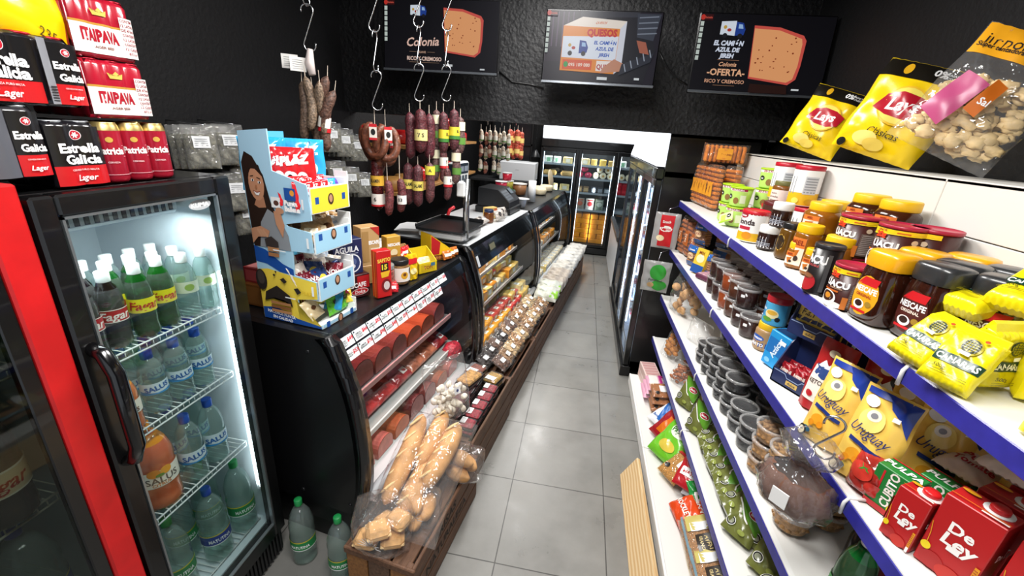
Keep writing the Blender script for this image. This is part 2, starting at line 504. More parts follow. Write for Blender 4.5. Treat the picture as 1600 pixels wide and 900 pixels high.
fpart('fan_cover', m, [pm('#b9c3c9', .5), pm('#33383c', .6)], kf, KO)
for z in KSH: fpart('shelf', wire_shelf(FX0 + .06, xd - .03, a + .012, b - .03, z), WIRE, kf, KO)
m = M(); m.box(xd - .02, b - .03, .42, xd - .006, b - .008, 1.45, b=.003)
for k in range(34): m.box(xd - .006, b - .027, .435 + k * .0296, xd - .002, b - .011, .435 + k * .0296 + .021, 1)
fpart('led_strip', m, [pm('#dfe6ea', .4), em('#f2f8ff', 4.5)], kf, KO)
area_light('fridge_light', (xd - .012, b - .04, .95), .02, 1.0, .8, (.92, .97, 1), (R(90), 0, R(25)))
area_light('fridge_light', (-1.34, (KY0 + KY1) / 2, 1.65), .12, .4, 3.6, (.92, .97, 1))
m = M(); dy0, dy1, dz0, dz1 = KY0, KY1 - .012, .165, 1.787
gy0, gy1, gz0, gz1 = KY0 + .05, KY1 - .075, .24, 1.735
m.box(xd + .004, dy0, dz0, FX1, gy0, dz1, b=.006); m.box(xd + .004, gy1, dz0, FX1, dy1, dz1, b=.006)
m.box(xd + .004, gy0, gz1, FX1, gy1, dz1, b=.006); m.box(xd + .004, gy0, dz0, FX1, gy1, gz0, b=.006)
door = fpart('door', m, BLK, kf, KO)
m = M().box(FX1 - .02, gy0, gz0, FX1 - .014, gy1, gz1); fpart('glass_pane', m, GLASS, door, KO)
m = M()
for y in (gy0, gy1 - .006): m.box(FX1 - .012, y, gz0, FX1 + .001, y + .006, gz1)
for z in (gz0, gz1 - .006): m.box(FX1 - .012, gy0, z, FX1 + .001, gy1, z + .006)
fpart('gasket_trim', m, pm('#9aa2a6', .3, .8), door, KO)
m = M(); hy = KY0 + .03
m.tube([(FX1 - .01, hy, 1.40), (FX1 + .03, hy, 1.385), (FX1 + .052, hy, 1.33), (FX1 + .052, hy, 1.10), (FX1 + .03, hy, 1.045), (FX1 - .01, hy, 1.03)], [.017, .019, .02, .02, .019, .017], 10)
fpart('door_handle', m, pm('#08080a', .2, coat=.5), door, KO)
pr = Print(); sf = lambda u, v, o: (FX1 - .014 + o, u, v)
pr.on(sf, [('e', gy1 - .06, gz1 - .03, .042, .017, '#b8bcc0'), ('t', 'KUMA', gy1 - .06, gz1 - .03, .014, '#ffffff', {'b': .04, 'sx': 1.2})])
fpart('badge', pr.m, [pm(c, .4) for c in pr.c], door, KO)
m = M(); m.box(xd - .04, KY0 + .01, .02, xd + .02, KY1 - .01, .16, b=.005)
for k in range(26):
    y = KY0 + .03 + k * .0203
    m.box(xd + .018, y, .03, xd + .032, y + .012, .15, 0, .003)
fpart('grille', m, pm('#101012', .45), kf, KO)

# ---------------------------------------------------------------- red framed fridge nearer the street
RY0, RY1 = .14, .745
rf = bpy.data.objects.new('red_fridge', None); COL.objects.link(rf); rf.location = (-1.5, .44, 0); RO = rf.location
tag(rf, 'drinks fridge with a red door frame beside the black fridge', 'fridge')
m = M()
m.box(FX0, RY0, .02, xd, RY0 + .03, 1.79, b=.004); m.box(FX0, RY1 - .03, .02, xd, RY1, 1.79, b=.004)
m.box(FX0, RY0, 1.75, xd, RY1, 1.80, b=.004); m.box(FX0, RY0, .02, xd, RY1, .2, b=.004); m.box(FX0, RY0, .1, FX0 + .03, RY1, 1.78)
fpart('cabinet', m, pm('#1b1b1d', .4), rf, RO)
m = M(); a2, b2 = RY0 + .03, RY1 - .03
m.box(FX0 + .03, a2, .2, FX0 + .04, b2, 1.75); m.box(FX0 + .03, b2 - .008, .2, xd, b2, 1.75); m.box(FX0 + .03, a2, .2, xd, a2 + .008, 1.75); m.box(FX0 + .03, a2, .2, xd, b2, .215)
fpart('liner', m, pm('#aab4b8', .5), rf, RO)
RSH = [.62, 1.0, 1.385]
for z in RSH: fpart('shelf', wire_shelf(FX0 + .06, xd - .05, a2 + .012, b2 - .02, z), pm('#d8d6c4', .4), rf, RO)
m = M(); w_ = .07
m.box(xd + .004, RY1 - w_, .16, FX1, RY1, 1.82, b=.005); m.box(xd + .004, RY0, .16, FX1, RY0 + w_, 1.82, b=.005)
m.box(xd + .004, RY0 + w_, 1.765, FX1, RY1 - w_, 1.82, b=.005); m.box(xd + .004, RY0 + w_, .16, FX1, RY1 - w_, .23, b=.005)
rdoor = fpart('door', m, pm('#c8191c', .35, var=.12, vs=9), rf, RO)
m = M()
m.box(FX1 - .03, RY1 - w_ - .035, .23, FX1 - .008, RY1 - w_, 1.765, b=.003); m.box(FX1 - .03, RY0 + w_, .23, FX1 - .008, RY0 + w_ + .035, 1.765, b=.003)
m.box(FX1 - .03, RY0 + w_, 1.73, FX1 - .008, RY1 - w_, 1.765, b=.003)
fpart('inner_frame', m, BLK, rdoor, RO)
fpart('glass_pane', M().box(FX1 - .018, RY0 + w_, .23, FX1 - .012, RY1 - w_, 1.765), gm('#c9cfcc', .35, .02), rdoor, RO)
pr = Print(); pr.on(lambda u, v, o: (FX1 - .012 + o, u, v), [('t', 'm', RY1 - w_ - .075, 1.70, .03, '#ffffff', {'b': .03})])
fpart('door_lettering', pr.m, [pm(c, .4) for c in pr.c], rdoor, RO)

# ---------------------------------------------------------------- glass counters
PROF = [(-.41, 1.18), (-.38, 1.154), (-.353, 1.088), (-.327, 1.02), (-.305, .95), (-.289, .877), (-.276, .785), (-.268, .687), (-.264, .60), (-.267, .511), (-.275, .43), (-.29, .354), (-.312, .27)]
def prof_n(z):
    for (n0, z0), (n1, z1) in zip(PROF, PROF[1:]):
        if z1 <= z <= z0: return n0 + (n1 - n0) * (z0 - z) / (z0 - z1)
    return PROF[-1][0]
NB = -1.02
def counter(name, label, s0, s1, dz, top, cards=False, face='#0e1012'):
    root = bpy.data.objects.new(name, None); COL.objects.link(root); root.matrix_local = LX(0, 0, 0)
    tag(root, label, 'counter', 'glass counters along the left side')
    up = lambda z: z + dz * max(0, min(1, (z - .3) / .88))
    P = [(n, up(z)) for n, z in PROF]
    def side(sa, sb, grow=0.0, b=.0):
        poly = [(n + grow, z) for n, z in P] + [(NB, .27), (NB, P[0][1] + .004)]
        return M().prism(poly, sa, sb, lambda x, z, d: (x, d, z))
    for sa, sb, k in ((s0, s0 + .035, 0), (s1 - .035, s1, 1)):
        e = link('end_panel', side(sa, sb).mesh('end_panel', pm('#0b0b0d', .38, coat=.1, bump=.12, bs=4)), root)
        # moulded rim following the curved edge
        rim = M(); o = .012
        pts = P
        sa2, sb2 = (sa - .006, sb + .012)
        ring = [(n + o, z) for n, z in pts]; inner = [(n - .045, z - .012 if q < 2 else z) for q, (n, z) in enumerate(pts)]
        for q in range(len(pts) - 1):
            (a0, z0), (a1, z1) = ring[q], ring[q + 1]; (c0, y0), (c1, y1) = inner[q], inner[q + 1]
            vs = [(a0, sa2, z0), (a1, sa2, z1), (c1, sa2, y1), (c0, sa2, y0), (a0, sb2, z0), (a1, sb2, z1), (c1, sb2, y1), (c0, sb2, y0)]
            rim.add(vs, [(0, 1, 2, 3), (7, 6, 5, 4), (4, 5, 1, 0), (3, 2, 6, 7)], 0, True)
        link('rim', rim.mesh('rim', pm('#08080a', .22, coat=.4)), e)
        if k == 0 and name == 'meat_counter':
            sc = M()
            for n, z in ((-.95, 1.12), (-.5, 1.10), (-.62, .33), (-.36, .33)): sc.lathe([(.009, 0), (.009, .003), (.005, .005)], 8); sc.xf(Matrix.Translation((n, sa, z)) @ Matrix.Rotation(R(90), 4, 'X'), len(sc.v) - 24)
            link('screw', sc.mesh('screw', pm('#3a3a3c', .3, .8)), e)
    g0, g1 = s0 + .035, s1 - .035
    m = M(); Pg = [p for p in P if p[1] < 1.2 + dz]
    m.grid(lambda u, v: (Pg[min(int(v * (len(Pg) - 4) + .5), len(Pg) - 4)][0] - .006, g0 + (g1 - g0) * u, Pg[min(int(v * (len(Pg) - 4) + .5), len(Pg) - 4)][1]), 1, len(Pg) - 4)
    link('curved_glass', m.mesh('curved_glass', gm('#f2f7f6', .28, .01)), root)
    m = M(); zt = P[0][1]
    m.box(NB, g0, zt - .03, -.405, g1, zt, b=.006); link('top_slab', m.mesh('top_slab', pm(top, .35, bump=.05)), root)
    # dark upper band of the front
    lo = 3 if not cards else 2
    m = M()
    m.grid(lambda u, v: (P[int(v * lo + .5)][0] - .002, g0 + (g1 - g0) * u, P[int(v * lo + .5)][1]), 1, lo, 0, False)
    m.grid(lambda u, v: (P[int(v * lo + .5)][0] - .012, g0 + (g1 - g0) * u, P[int(v * lo + .5)][1]), 1, lo, 0, False)
    link('front_band', m.mesh('front_band', pm(face, .12, coat=.5)), root)
    # lower body
    m = M(); m.box(NB, g0, .12, -.31, g1, .36, b=.006); link('lower_body', m.mesh('lower_body', pm('#101012', .35)), root)
    m = M(); m.box(NB + .05, s0 + .05, .0, -.40, s1 - .05, .12); link('plinth', m.mesh('plinth', pm('#0a0a0b', .5)), root)
    m = M(); m.box(NB + .03, g0, .36, -.30, g1, .385, b=.004); link('deck', m.mesh('deck', pm('#c9cccd', .35)), root)
    m = M(); m.tube([(-.272, g0, .385), (-.272, g1, .385)], .026, 10); link('bumper_rail', m.mesh('bumper_rail', pm('#b4b7ba', .4)), root)
    m = M(); m.box(NB, g0, .385, NB + .02, g1, zt - .03); link('rear_panel', m.mesh('rear_panel', pm('#8b8e92' if not cards else '#3a3436', .4)), root)
    return root, up
c1, up1 = counter('meat_counter', 'black glass counter nearest the camera, full of hams and cold cuts', -.6, .72, 0, '#141416', True)
c2, up2 = counter('cheese_counter', 'black glass counter of cheeses in the middle of the row, with a small display', .78, 2.46, .045, '#c5c8ca')
c3, up3 = counter('end_counter', 'black glass counter at the far end of the row by the tall fridges', 2.52, 4.42, .03, '#17181a', False, '#1b2026')
def cpart(root, name, m, mats): return link(name, m.mesh(name, mats), root)
# inside shelves
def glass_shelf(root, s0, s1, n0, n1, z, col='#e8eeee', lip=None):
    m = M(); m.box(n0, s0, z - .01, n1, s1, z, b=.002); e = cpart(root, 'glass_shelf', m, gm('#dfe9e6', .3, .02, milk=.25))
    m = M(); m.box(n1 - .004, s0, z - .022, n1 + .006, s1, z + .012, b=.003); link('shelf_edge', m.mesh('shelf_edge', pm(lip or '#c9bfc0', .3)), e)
glass_shelf(c1, -.56, .68, -.95, -.462, .75, lip='#d9a8a8')  # edge tinted pink: the counter's pinkish light is put into its colour
glass_shelf(c1, -.56, .68, -.95, -.40, .55, lip='#d8dad8')
glass_shelf(c2, .83, 2.42, -.95, -.50, .83)
glass_shelf(c2, .83, 2.42, -.95, -.42, .62)
glass_shelf(c3, 2.57, 4.37, -.95, -.50, .83)
glass_shelf(c3, 2.57, 4.37, -.95, -.42, .62)
for root, s0, s1, colr, em_c, pw in ((c1, -.5, .62, (1, .72, .70), '#ffd9d4', 6.0), (c2, .9, 2.35, (1, .93, .82), '#fff3dd', 9.0), (c3, 2.65, 4.3, (1, .97, .92), '#ffffff', 9.0)):
    m = M(); m.tube([(-.50, s0, 1.125), (-.50, s1, 1.125)], .012, 8); cpart(root, 'light_tube', m, em(em_c, 6))
    l = area_light('counter_light', LP((s0 + s1) / 2, -.50, 1.10), .05, s1 - s0, pw, colr, (0, R(18), CRZ))
# small display and stickers on the cheese counter's front band
sb = lambda u, v, o: (lambda n, z: (n + o * .9, u, z + o * .4))(prof_n(v) + 0.0, up2(v))
pr = Print()
pr.on(sb, [('r', 1.14, 1.07, 1.28, 1.13, '#2f3430'), ('r', 1.155, 1.08, 1.265, 1.12, '#6d6a55'), ('r', .86, 1.03, .90, 1.10, '#cfd3d6')])
cpart(c2, 'display_panel', pr.m, [pm(c, .25) for c in pr.c])

# ---------------------------------------------------------------- shelving unit on the right (shelves face the aisle, -X)
GX, GB, GY0, GY1 = .70, 1.015, -.35, 3.20
SHZ = [.165, .527, .885, 1.247, 1.602]
g = bpy.data.objects.new('shelving_unit', None); COL.objects.link(g)
tag(g, 'long white shelving unit with blue shelf edges along the right side', 'shelving unit')
m = M()
for k in range(4):
    ya, yb = GY0 + (GY1 - GY0) * k / 4, GY0 + (GY1 - GY0) * (k + 1) / 4 - .003
    for z0, z1 in ((.1, .55), (.553, .95), (.953, 1.35), (1.353, 1.665), (1.668, 1.81), (1.813, 1.95)):
        m.box(GB, ya, z0, GB + .03, yb, z1, b=.0015)
link('back_panel', m.mesh('back_panel', pm('#dedcd6', .42)), g)
m = M(); m.box(GB + .03, GY0, .0, GB + .05, GY1, 1.93); m.box(GB, GY0, 1.94, XR - .02, GY1, 1.952, b=.002); link('top_ledge', m.mesh('top_ledge', pm('#d6d4ce', .5)), g)
for q, z in enumerate(SHZ):
    x0 = GX if q else .575
    segs = [(GY0, .88), (.884, 2.04), (2.044, GY1)] if q else [(GY0, 2.3), (2.304, GY1)]
    for ya, yb in segs:
        m = M(); m.box(x0 + .003, ya, z - .028, GB, yb, z, b=.002); sh = link('shelf', m.mesh('shelf', pm('#e6e5e1', .4)), g)
        m = M()
        if q:
            m.box(x0 - .006, ya, z - .040, x0 + .004, yb, z + .0, b=.002)
            link('price_rail', m.mesh('price_rail', pm('#2b2b8c', .3, var=.12, vs=30)), sh)
            m = M(); m.box(x0 - .004, ya, z - .001, x0 + .012, yb, z + .004); link('shelf_edge', m.mesh('shelf_edge', WHITE), sh)
            if ya > GY0:
                m = M(); m.tube([(x0 - .008, ya, z - .045), (x0 - .010, ya - .003, z - .01), (x0 - .004, ya - .004, z + .006), (x0 + .03, ya - .004, z + .007)], .004, 6); link('joint_clip', m.mesh('joint_clip', WHITE), sh)
        else:
            m.box(x0 - .002, ya, .09, x0 + .012, yb, z + .004, b=.003); link('base_front', m.mesh('base_front', WHITE), sh)
m = M()
for y in (GY0 + .02, .88, 2.04, GY1 - .02): m.box(GB + .05, y - .02, .0, GB + .08, y + .02, 1.9, b=.002)
for y in (GY0 + .02, .88, 2.04, GY1 - .02): m.box(.62, y - .012, .0, GB, y + .012, .12, b=.002)
link('upright', m.mesh('upright', pm('#cfcdc8', .45)), g)
# pine plank leaning on the shelf foot
m = M()
bpl = M().box(0, -.65, 0, .022, 1.18, .175, b=.002)
me = bpl.mesh('pine_plank', pm('#d8b98a', .55))
def pine():
    mt = bpy.data.materials.new('pine'); mt.use_nodes = True; nt = mt.node_tree; N = nt.nodes.new; L = nt.links.new; b = nt.nodes['Principled BSDF']
    tc = N('ShaderNodeTexCoord'); mp = N('ShaderNodeMapping'); mp.inputs['Scale'].default_value = (6, .6, 1); wv = N('ShaderNodeTexWave'); wv.bands_direction = 'Z'
    wv.inputs['Scale'].default_value = 14; wv.inputs['Distortion'].default_value = 3.5; wv.inputs['Detail'].default_value = 2; wv.inputs['Detail Scale'].default_value = .6
    cr = N('ShaderNodeValToRGB'); cr.color_ramp.elements[0].color = (*lin('#d2aa74'), 1); cr.color_ramp.elements[1].color = (*lin('#e9d0a4'), 1)
    L(tc.outputs['Object'], mp.inputs[0]); L(mp.outputs[0], wv.inputs[0]); L(wv.outputs['Fac'], cr.inputs[0]); L(cr.outputs[0], b.inputs['Base Color']); b.inputs['Roughness'].default_value = .55
    return mt
me.materials[0] = pine()
o = link('pine_plank', me); o.matrix_local = X((.452, 1.03, .002), 0, 0, R(28))
tag(o, 'bare pine plank leaning on edge against the foot of the right shelving', 'plank')

# ---------------------------------------------------------------- far fridge (faces -Y), three glass doors and a lit header
FYF = 7.45
ff = bpy.data.objects.new('display_fridge', None); COL.objects.link(ff); ff.location = (.2, 7.8, 0); O3 = ff.location
tag(ff, 'wide black display fridge with glass doors at the back of the shop', 'fridge')
x0, x1, yb, yd = -.755, 1.17, 8.13, FYF + .05
DX = [-.755, -.115, .527, 1.17]
m = M(); m.box(x0, yd, .06, x0 + .04, yb, 2.12, b=.004); m.box(x1 - .04, yd, .06, x1, yb, 2.12, b=.004); m.box(x0, yd, 2.06, x1, yb, 2.12); m.box(x0, yd, .04, x1, yb, .17, b=.004); m.box(x0, yb - .03, .06, x1, yb, 2.1); m.box(x0, yd, 1.76, x1, yb, 1.80)
fpart('cabinet', m, BLK, ff, O3)
m = M(); m.box(x0 + .04, yb - .04, .17, x1 - .04, yb - .03, 1.76); m.box(x0 + .04, yd + .06, .17, x1 - .04, yb - .03, .175)
fpart('liner', m, pm('#30353a', .5), ff, O3)
fpart('kick_panel', M().box(x0, FYF - .015, .02, x1, FYF + .06, .12, b=.006), BLK, ff, O3); fpart('brow_panel', M().box(x0, FYF - .005, 1.77, x1, yd, 1.90, b=.01), BLK, ff, O3)
m = M(); m.box(x0 + .02, FYF - .01, 1.90, x1 - .02, yd + .05, 2.10, b=.01); fpart('lit_header', m, em('#eef3fb', 1.6), ff, O3)
FSH = [1.515, 1.305, 1.065, .775]
for q in range(3):
    xa, xb = DX[q] + .03, DX[q + 1] - .03
    for z in FSH: fpart('shelf', M().box(xa, yd + .03, z - .02, xb, yb - .06, z - .008, b=.002).box(xa, yd + .02, z - .03, xb, yd + .03, z + .004), pm('#aeb6c0', .35), ff, O3)
    m = M(); a_, b_ = DX[q] + .004, DX[q + 1] - .004
    m.box(a_, FYF, .13, a_ + .045, yd - .004, 1.755, b=.005); m.box(b_ - .045, FYF, .13, b_, yd - .004, 1.755, b=.005); m.box(a_ + .045, FYF, 1.70, b_ - .045, yd - .004, 1.755, b=.005); m.box(a_ + .045, FYF, .13, b_ - .045, yd - .004, .185, b=.005)
    d = fpart('door', m, BLK, ff, O3)
    fpart('glass_pane', M().box(a_ + .045, FYF + .02, .185, b_ - .045, FYF + .026, 1.70), gm('#eef4f6', .18, .01), d, O3)
    m = M(); m.box(xa + .03, yd + .02, .2, xa + .035, yd + .026, 1.69); m.box(xb - .035, yd + .02, .2, xb - .03, yd + .026, 1.69); fpart('led_strip', m, em('#f3f7ff', 7), ff, O3)
    area_light('fridge_light', ((xa + xb) / 2, yd + .04, 1.74), .5, .06, 3.0, (1, .98, .95), (R(28), 0, 0))
    area_light('fridge_light', ((xa + xb) / 2, yd + .035, .95), .03, 1.4, 2.2, (1, .98, .95), (R(90), 0, 0))  # added fill light at mid-door, no strip here; brightens the dim lower shelves

# ---------------------------------------------------------------- tall fridge on the right (faces -X)
TX, TY0, TY1 = .545, 3.43, 5.55
tf = bpy.data.objects.new('tall_fridge', None); COL.objects.link(tf); tf.location = (.9, 4.5, 0); O4 = tf.location
tag(tf, 'tall black fridge with a glowing header at the end of the right shelving', 'fridge')
m = M(); xd2 = TX + .05
m.box(xd2, TY0, .05, 1.26, TY0 + .04, 2.06, b=.004); m.box(xd2, TY1 - .04, .05, 1.26, TY1, 2.06, b=.004); m.box(xd2, TY0, 2.02, 1.26, TY1, 2.06, b=.004); m.box(xd2, TY0, .05, 1.26, TY1, .16, b=.004); m.box(1.22, TY0, .05, 1.26, TY1, 2.05); m.box(xd2, TY0, 1.74, 1.24, TY1, 1.78)
fpart('cabinet', m, pm('#101012', .35, coat=.2), tf, O4)
fpart('kick_panel', M().box(TX - .02, TY0 - .002, .0, xd2 + .02, TY1, .10, b=.006), BLK, tf, O4); fpart('brow_panel', M().box(TX - .01, TY0 - .002, 1.72, xd2, TY1, 1.80, b=.006), BLK, tf, O4)
m = M(); m.add([(TX - .01, TY0 + .02, 1.81), (TX - .01, TY1, 1.81), (TX + .05, TY1, 2.06), (TX + .05, TY0 + .02, 2.06), (TX + .1, TY0 + .02, 1.81), (TX + .1, TY1, 1.81), (TX + .1, TY1, 2.06), (TX + .1, TY0 + .02, 2.06)], [(0, 1, 2, 3), (0, 3, 7, 4), (1, 5, 6, 2), (3, 2, 6, 7)])
fpart('lit_header', m, em('#edf2fb', 1.6), tf, O4)
m = M(); m.box(1.20, TY0 + .04, .16, 1.21, TY1 - .04, 1.74); m.box(xd2, TY0 + .04, .16, 1.2, TY1 - .04, .17); fpart('liner', m, pm('#b9c8de', .5), tf, O4)
TD = [TY0, TY0 + .71, TY0 + 1.42, TY1]
for q in range(3):
    a_, b_ = TD[q] + .004, TD[q + 1] - .004
    m = M(); m.box(TX, a_, .11, xd2 - .004, a_ + .05, 1.715, b=.005); m.box(TX, b_ - .05, .11, xd2 - .004, b_, 1.715, b=.005); m.box(TX, a_ + .05, 1.66, xd2 - .004, b_ - .05, 1.715, b=.005); m.box(TX, a_ + .05, .11, xd2 - .004, b_ - .05, .17, b=.005)
    d = fpart('door', m, BLK, tf, O4)
    fpart('glass_pane', M().box(TX + .016, a_ + .05, .17, TX + .022, b_ - .05, 1.66), gm('#e6eef6', .4, .01), d, O4)
    m = M(); m.box(xd2 + .015, a_ + .055, .2, xd2 + .03, a_ + .085, 1.66); fpart('led_strip', m, em('#f0f6ff', 9), tf, O4)
    for z in (.45, .72, .98, 1.22, 1.46): fpart('shelf', M().box(xd2 + .04, a_ + .03, z - .012, 1.19, b_ - .03, z, b=.002), pm('#dfe6ee', .4), tf, O4)
    area_light('fridge_light', (xd2 + .04, a_ + .1, .95), .03, 1.4, 3.0, (.93, .97, 1), (R(90), 0, R(-120)))
pr = Print(); pr.on(lambda u, v, o: (TX - .010 - o, -u, v), [('r', -TY0 - .11, 1.745, -TY0 - .03, 1.785, '#1d2530'), ('t', '33', -TY0 - .07, 1.765, .022, '#c8d4e6', {'b': .02})])
fpart('thermostat', pr.m, [pm(c, .3) for c in pr.c], tf, O4)
# ---------------------------------------------------------------- chest freezer beyond it
cf = bpy.data.objects.new('chest_freezer', None); COL.objects.link(cf); cf.location = (.85, 6.4, 0); O5 = cf.location
tag(cf, 'low white chest freezer with a dark sliding lid beyond the tall fridge', 'freezer')
m = M(); m.box(.545, 5.62, .06, 1.2, 7.15, .70, b=.02); fpart('tub', m, pm('#dde0e3', .35), cf, O5)
m = M(); m.box(.53, 5.60, .70, 1.21, 7.17, .77, b=.012); fpart('rim', m, pm('#3c4044', .4), cf, O5)
m = M(); m.box(.58, 5.66, .765, 1.16, 7.11, .78, b=.004); fpart('glass_lid', m, pm('#1b1f23', .08), cf, O5)
m = M(); m.box(.57, 5.7, 0, 1.18, 7.1, .06); fpart('base', m, BLKM, cf, O5)
# ---------------------------------------------------------------- goods on the right shelving
rnd = random.Random(5)
def jar_kit(name, r, h, body, lid, lid_h=.022, lid_r=None, prints=None, cat='jar', shoulder=.16, sx=1, sy=1, neck=.86, clear=None, n=22, fill=.93):
    k = Kit(name, cat); lid_r = lid_r or r * neck; hb = h - lid_h
    prof = [(r * .9, 0), (r * .985, .006), (r, .014), (r, hb * (1 - shoulder)), (r * .97, hb * (1 - shoulder * .55)), (lid_r * .97, hb)]
    if clear:
        c = [(max(a - .003, .001), z + .002) for a, z in prof if z <= hb * fill] ; c.append((c[-1][0], hb * fill))
        k.root = M().lathe(c, n, sx=sx, sy=sy).mesh(name, body); k.part('glass', M().lathe(prof, n, sx=sx, sy=sy, capt=False).mesh('glass', clear))
    else: k.root = M().lathe(prof, n, sx=sx, sy=sy).mesh(name, body)
    L = M().lathe([(lid_r, hb - .004), (lid_r * 1.03, hb), (lid_r * 1.03, h - .004), (lid_r * .97, h)], n, sx=sx, sy=sy)
    if lid: k.part('lid', L.mesh('lid', lid))
    if prints: k.part('label', prints.mesh('label'))
    return k
def can_kit(name, r, h, body, lid, lid_h=.012, prints=None, cat='can', rim='#b9bcc0', n=24):
    k = Kit(name, cat)
    k.root = M().lathe([(r * .97, 0), (r, .003), (r * .985, .006), (r * .985, h - lid_h), (r * .97, h - lid_h)], n).mesh(name, body)
    k.part('lid', M().lathe([(r * 1.01, h - lid_h - .004), (r * 1.015, h - lid_h), (r * 1.015, h - .002), (r * .97, h), (r * .94, h - .003), (.001, h - .003)], n).mesh('lid', lid))
    if prints: k.part('label', prints.mesh('label'))
    return k
def tub_kit(name, rb, rt, h, fill, lid, cat='tub', prints=None, n=20, fillh=.9, clear=True, lidclear=True, lumps=None):
    k = Kit(name, cat)
    f = h * fillh
    if clear:
        rf = rb + (rt - rb) * fillh
        k.root = M().lathe([(rb * .9, 0), (rb, .004), (rt, h - .004)], n, capt=False).mesh(name, gm('#ffffff', .3, .05, milk=.012))
        fm = M().lathe([(rb * .9, .003), (rb - .002, .006), (rf - .002, f)], n)
        if lumps:
            fm = M().lathe([(rb * .9, .003), (rb - .002, .006), (rf - .004, f - .008)], n)
            for q in range(lumps):
                a = rnd.uniform(0, 6.28); rr = (rf - .012) * rnd.random() ** .5
                fm.ball((rr * math.cos(a), rr * math.sin(a), f - .006), .0105, 7, 5, 0, 1, .8, .7, .35, q)
            for q in range(lumps):
                a = 6.28 * q / lumps; fm.ball(((rf - .01) * math.cos(a), (rf - .01) * math.sin(a), f * (.2 + .7 * rnd.random())), .0105, 6, 4, 0, 1, 1, .8, .35, q)
        k.part('contents', fm.mesh('contents', fill))
    else: k.root = M().lathe([(rb * .9, 0), (rb, .004), (rt, h - .006)], n).mesh(name, fill)
    k.part('lid', M().lathe([(rt, h - .008), (rt * 1.05, h - .007), (rt * 1.05, h - .001), (rt * .98, h), (rt * .94, h - .003), (.001, h - .003)], n).mesh('lid', lid))
    if lidclear and clear: k.part('rim', M().lathe([(rt * 1.0, h - .012), (rt * 1.06, h - .010), (rt * 1.065, h), (rt * .97, h + .001), (rt * .90, h - .001)], n, capb=False, capt=False).mesh('rim', gm('#ffffff', .5, .1, milk=.22)))
    if prints: k.part('label', prints.mesh('label'))
    return k
def box_kit(name, w, d, h, col, faces, cat='box', b=.0015, rough=.4, extra=None):
    """carton standing on z=0, front -Y; faces: {'F': items, 'R': ..., 'L': ..., 'T': ..., 'B': ...}"""
    k = Kit(name, cat, M().box(-w / 2, -d / 2, 0, w / 2, d / 2, h, b=b).mesh(name, pm(col, rough)))
    p = Print()
    S = {'F': flat(-d / 2), 'B': lambda u, v, o: (-u, d / 2 + o, v), 'R': face_x(w / 2, 1), 'L': face_x(-w / 2, -1), 'T': face_z(h)}
    for f, it in faces.items(): p.on(S[f], it, .2)
    if p.c: k.part('label', p.mesh('label'))
    return k
def pack_kit(name, W, H, T, col, items, cat='packet', seed=0, pouch=False, rough=.3, wr=.004, p=2.6, q=2.6, mat=None, pinch=.07, bump=.15, nu=20, nv=26):
    m, sf = pillow(W, H, T, p, q, seed, wr, pouch, nu, nv, pinch)
    k = Kit(name, cat, m.mesh(name, mat or pm(col, rough, bump=bump, bs=14)))
    if items:
        pr = Print(.0016); pr.on(sf, items, .012); k.part('label', pr.mesh('label', rough))
    k.surf = sf
    return k
def settle(kit, mw, z, xmax=None):
    """rest a tilted thing with its lowest point on z and keep it clear of the panel behind"""
    P = [mw @ v.co for v in kit.root.vertices]
    for p in kit.parts:
        if p['name'] in ('glass', 'lid', 'folded_top', 'cap'): P += [mw @ v.co for v in p['me'].vertices]
    dz = z + .0012 - min(q.z for q in P); dx = 0
    if xmax is not None: dx = min(0, xmax - .002 - max(q.x for q in P))
    return Matrix.Translation((dx, 0, dz)) @ mw
def at(kit, x, y, z, label, group=None, rz=-60, rx=0, ry=0, sc=1.0, kind=None):
    mw = X((x, y, z), R(rz), R(rx), R(ry), sc)
    if kit.root is not None: mw = settle(kit, mw, z, (GB if z < 1.93 else XR) if x > .5 and y < 3.4 else None)
    return kit.put(mw, label, group, kind)
def stand(kit, u, v, z, label, group=None, rz=-60, rx=0, ry=0, dz=0, kind=None, dx=0, dy=0):
    p = onz(u, v, z)
    return at(kit, p.x + dx, p.y + dy, p.z + dz, label, group, rz, rx, ry, 1.0, kind)
Z1 = 1.606; Z2 = 1.250; Z3 = .888; Z4 = .530; Z0 = .168
CLEAR = gm('#ffffff', .35, .03, milk=.02); FILM = gm('#ffffff', .55, .06, milk=.05, bump=.7, bs=22)

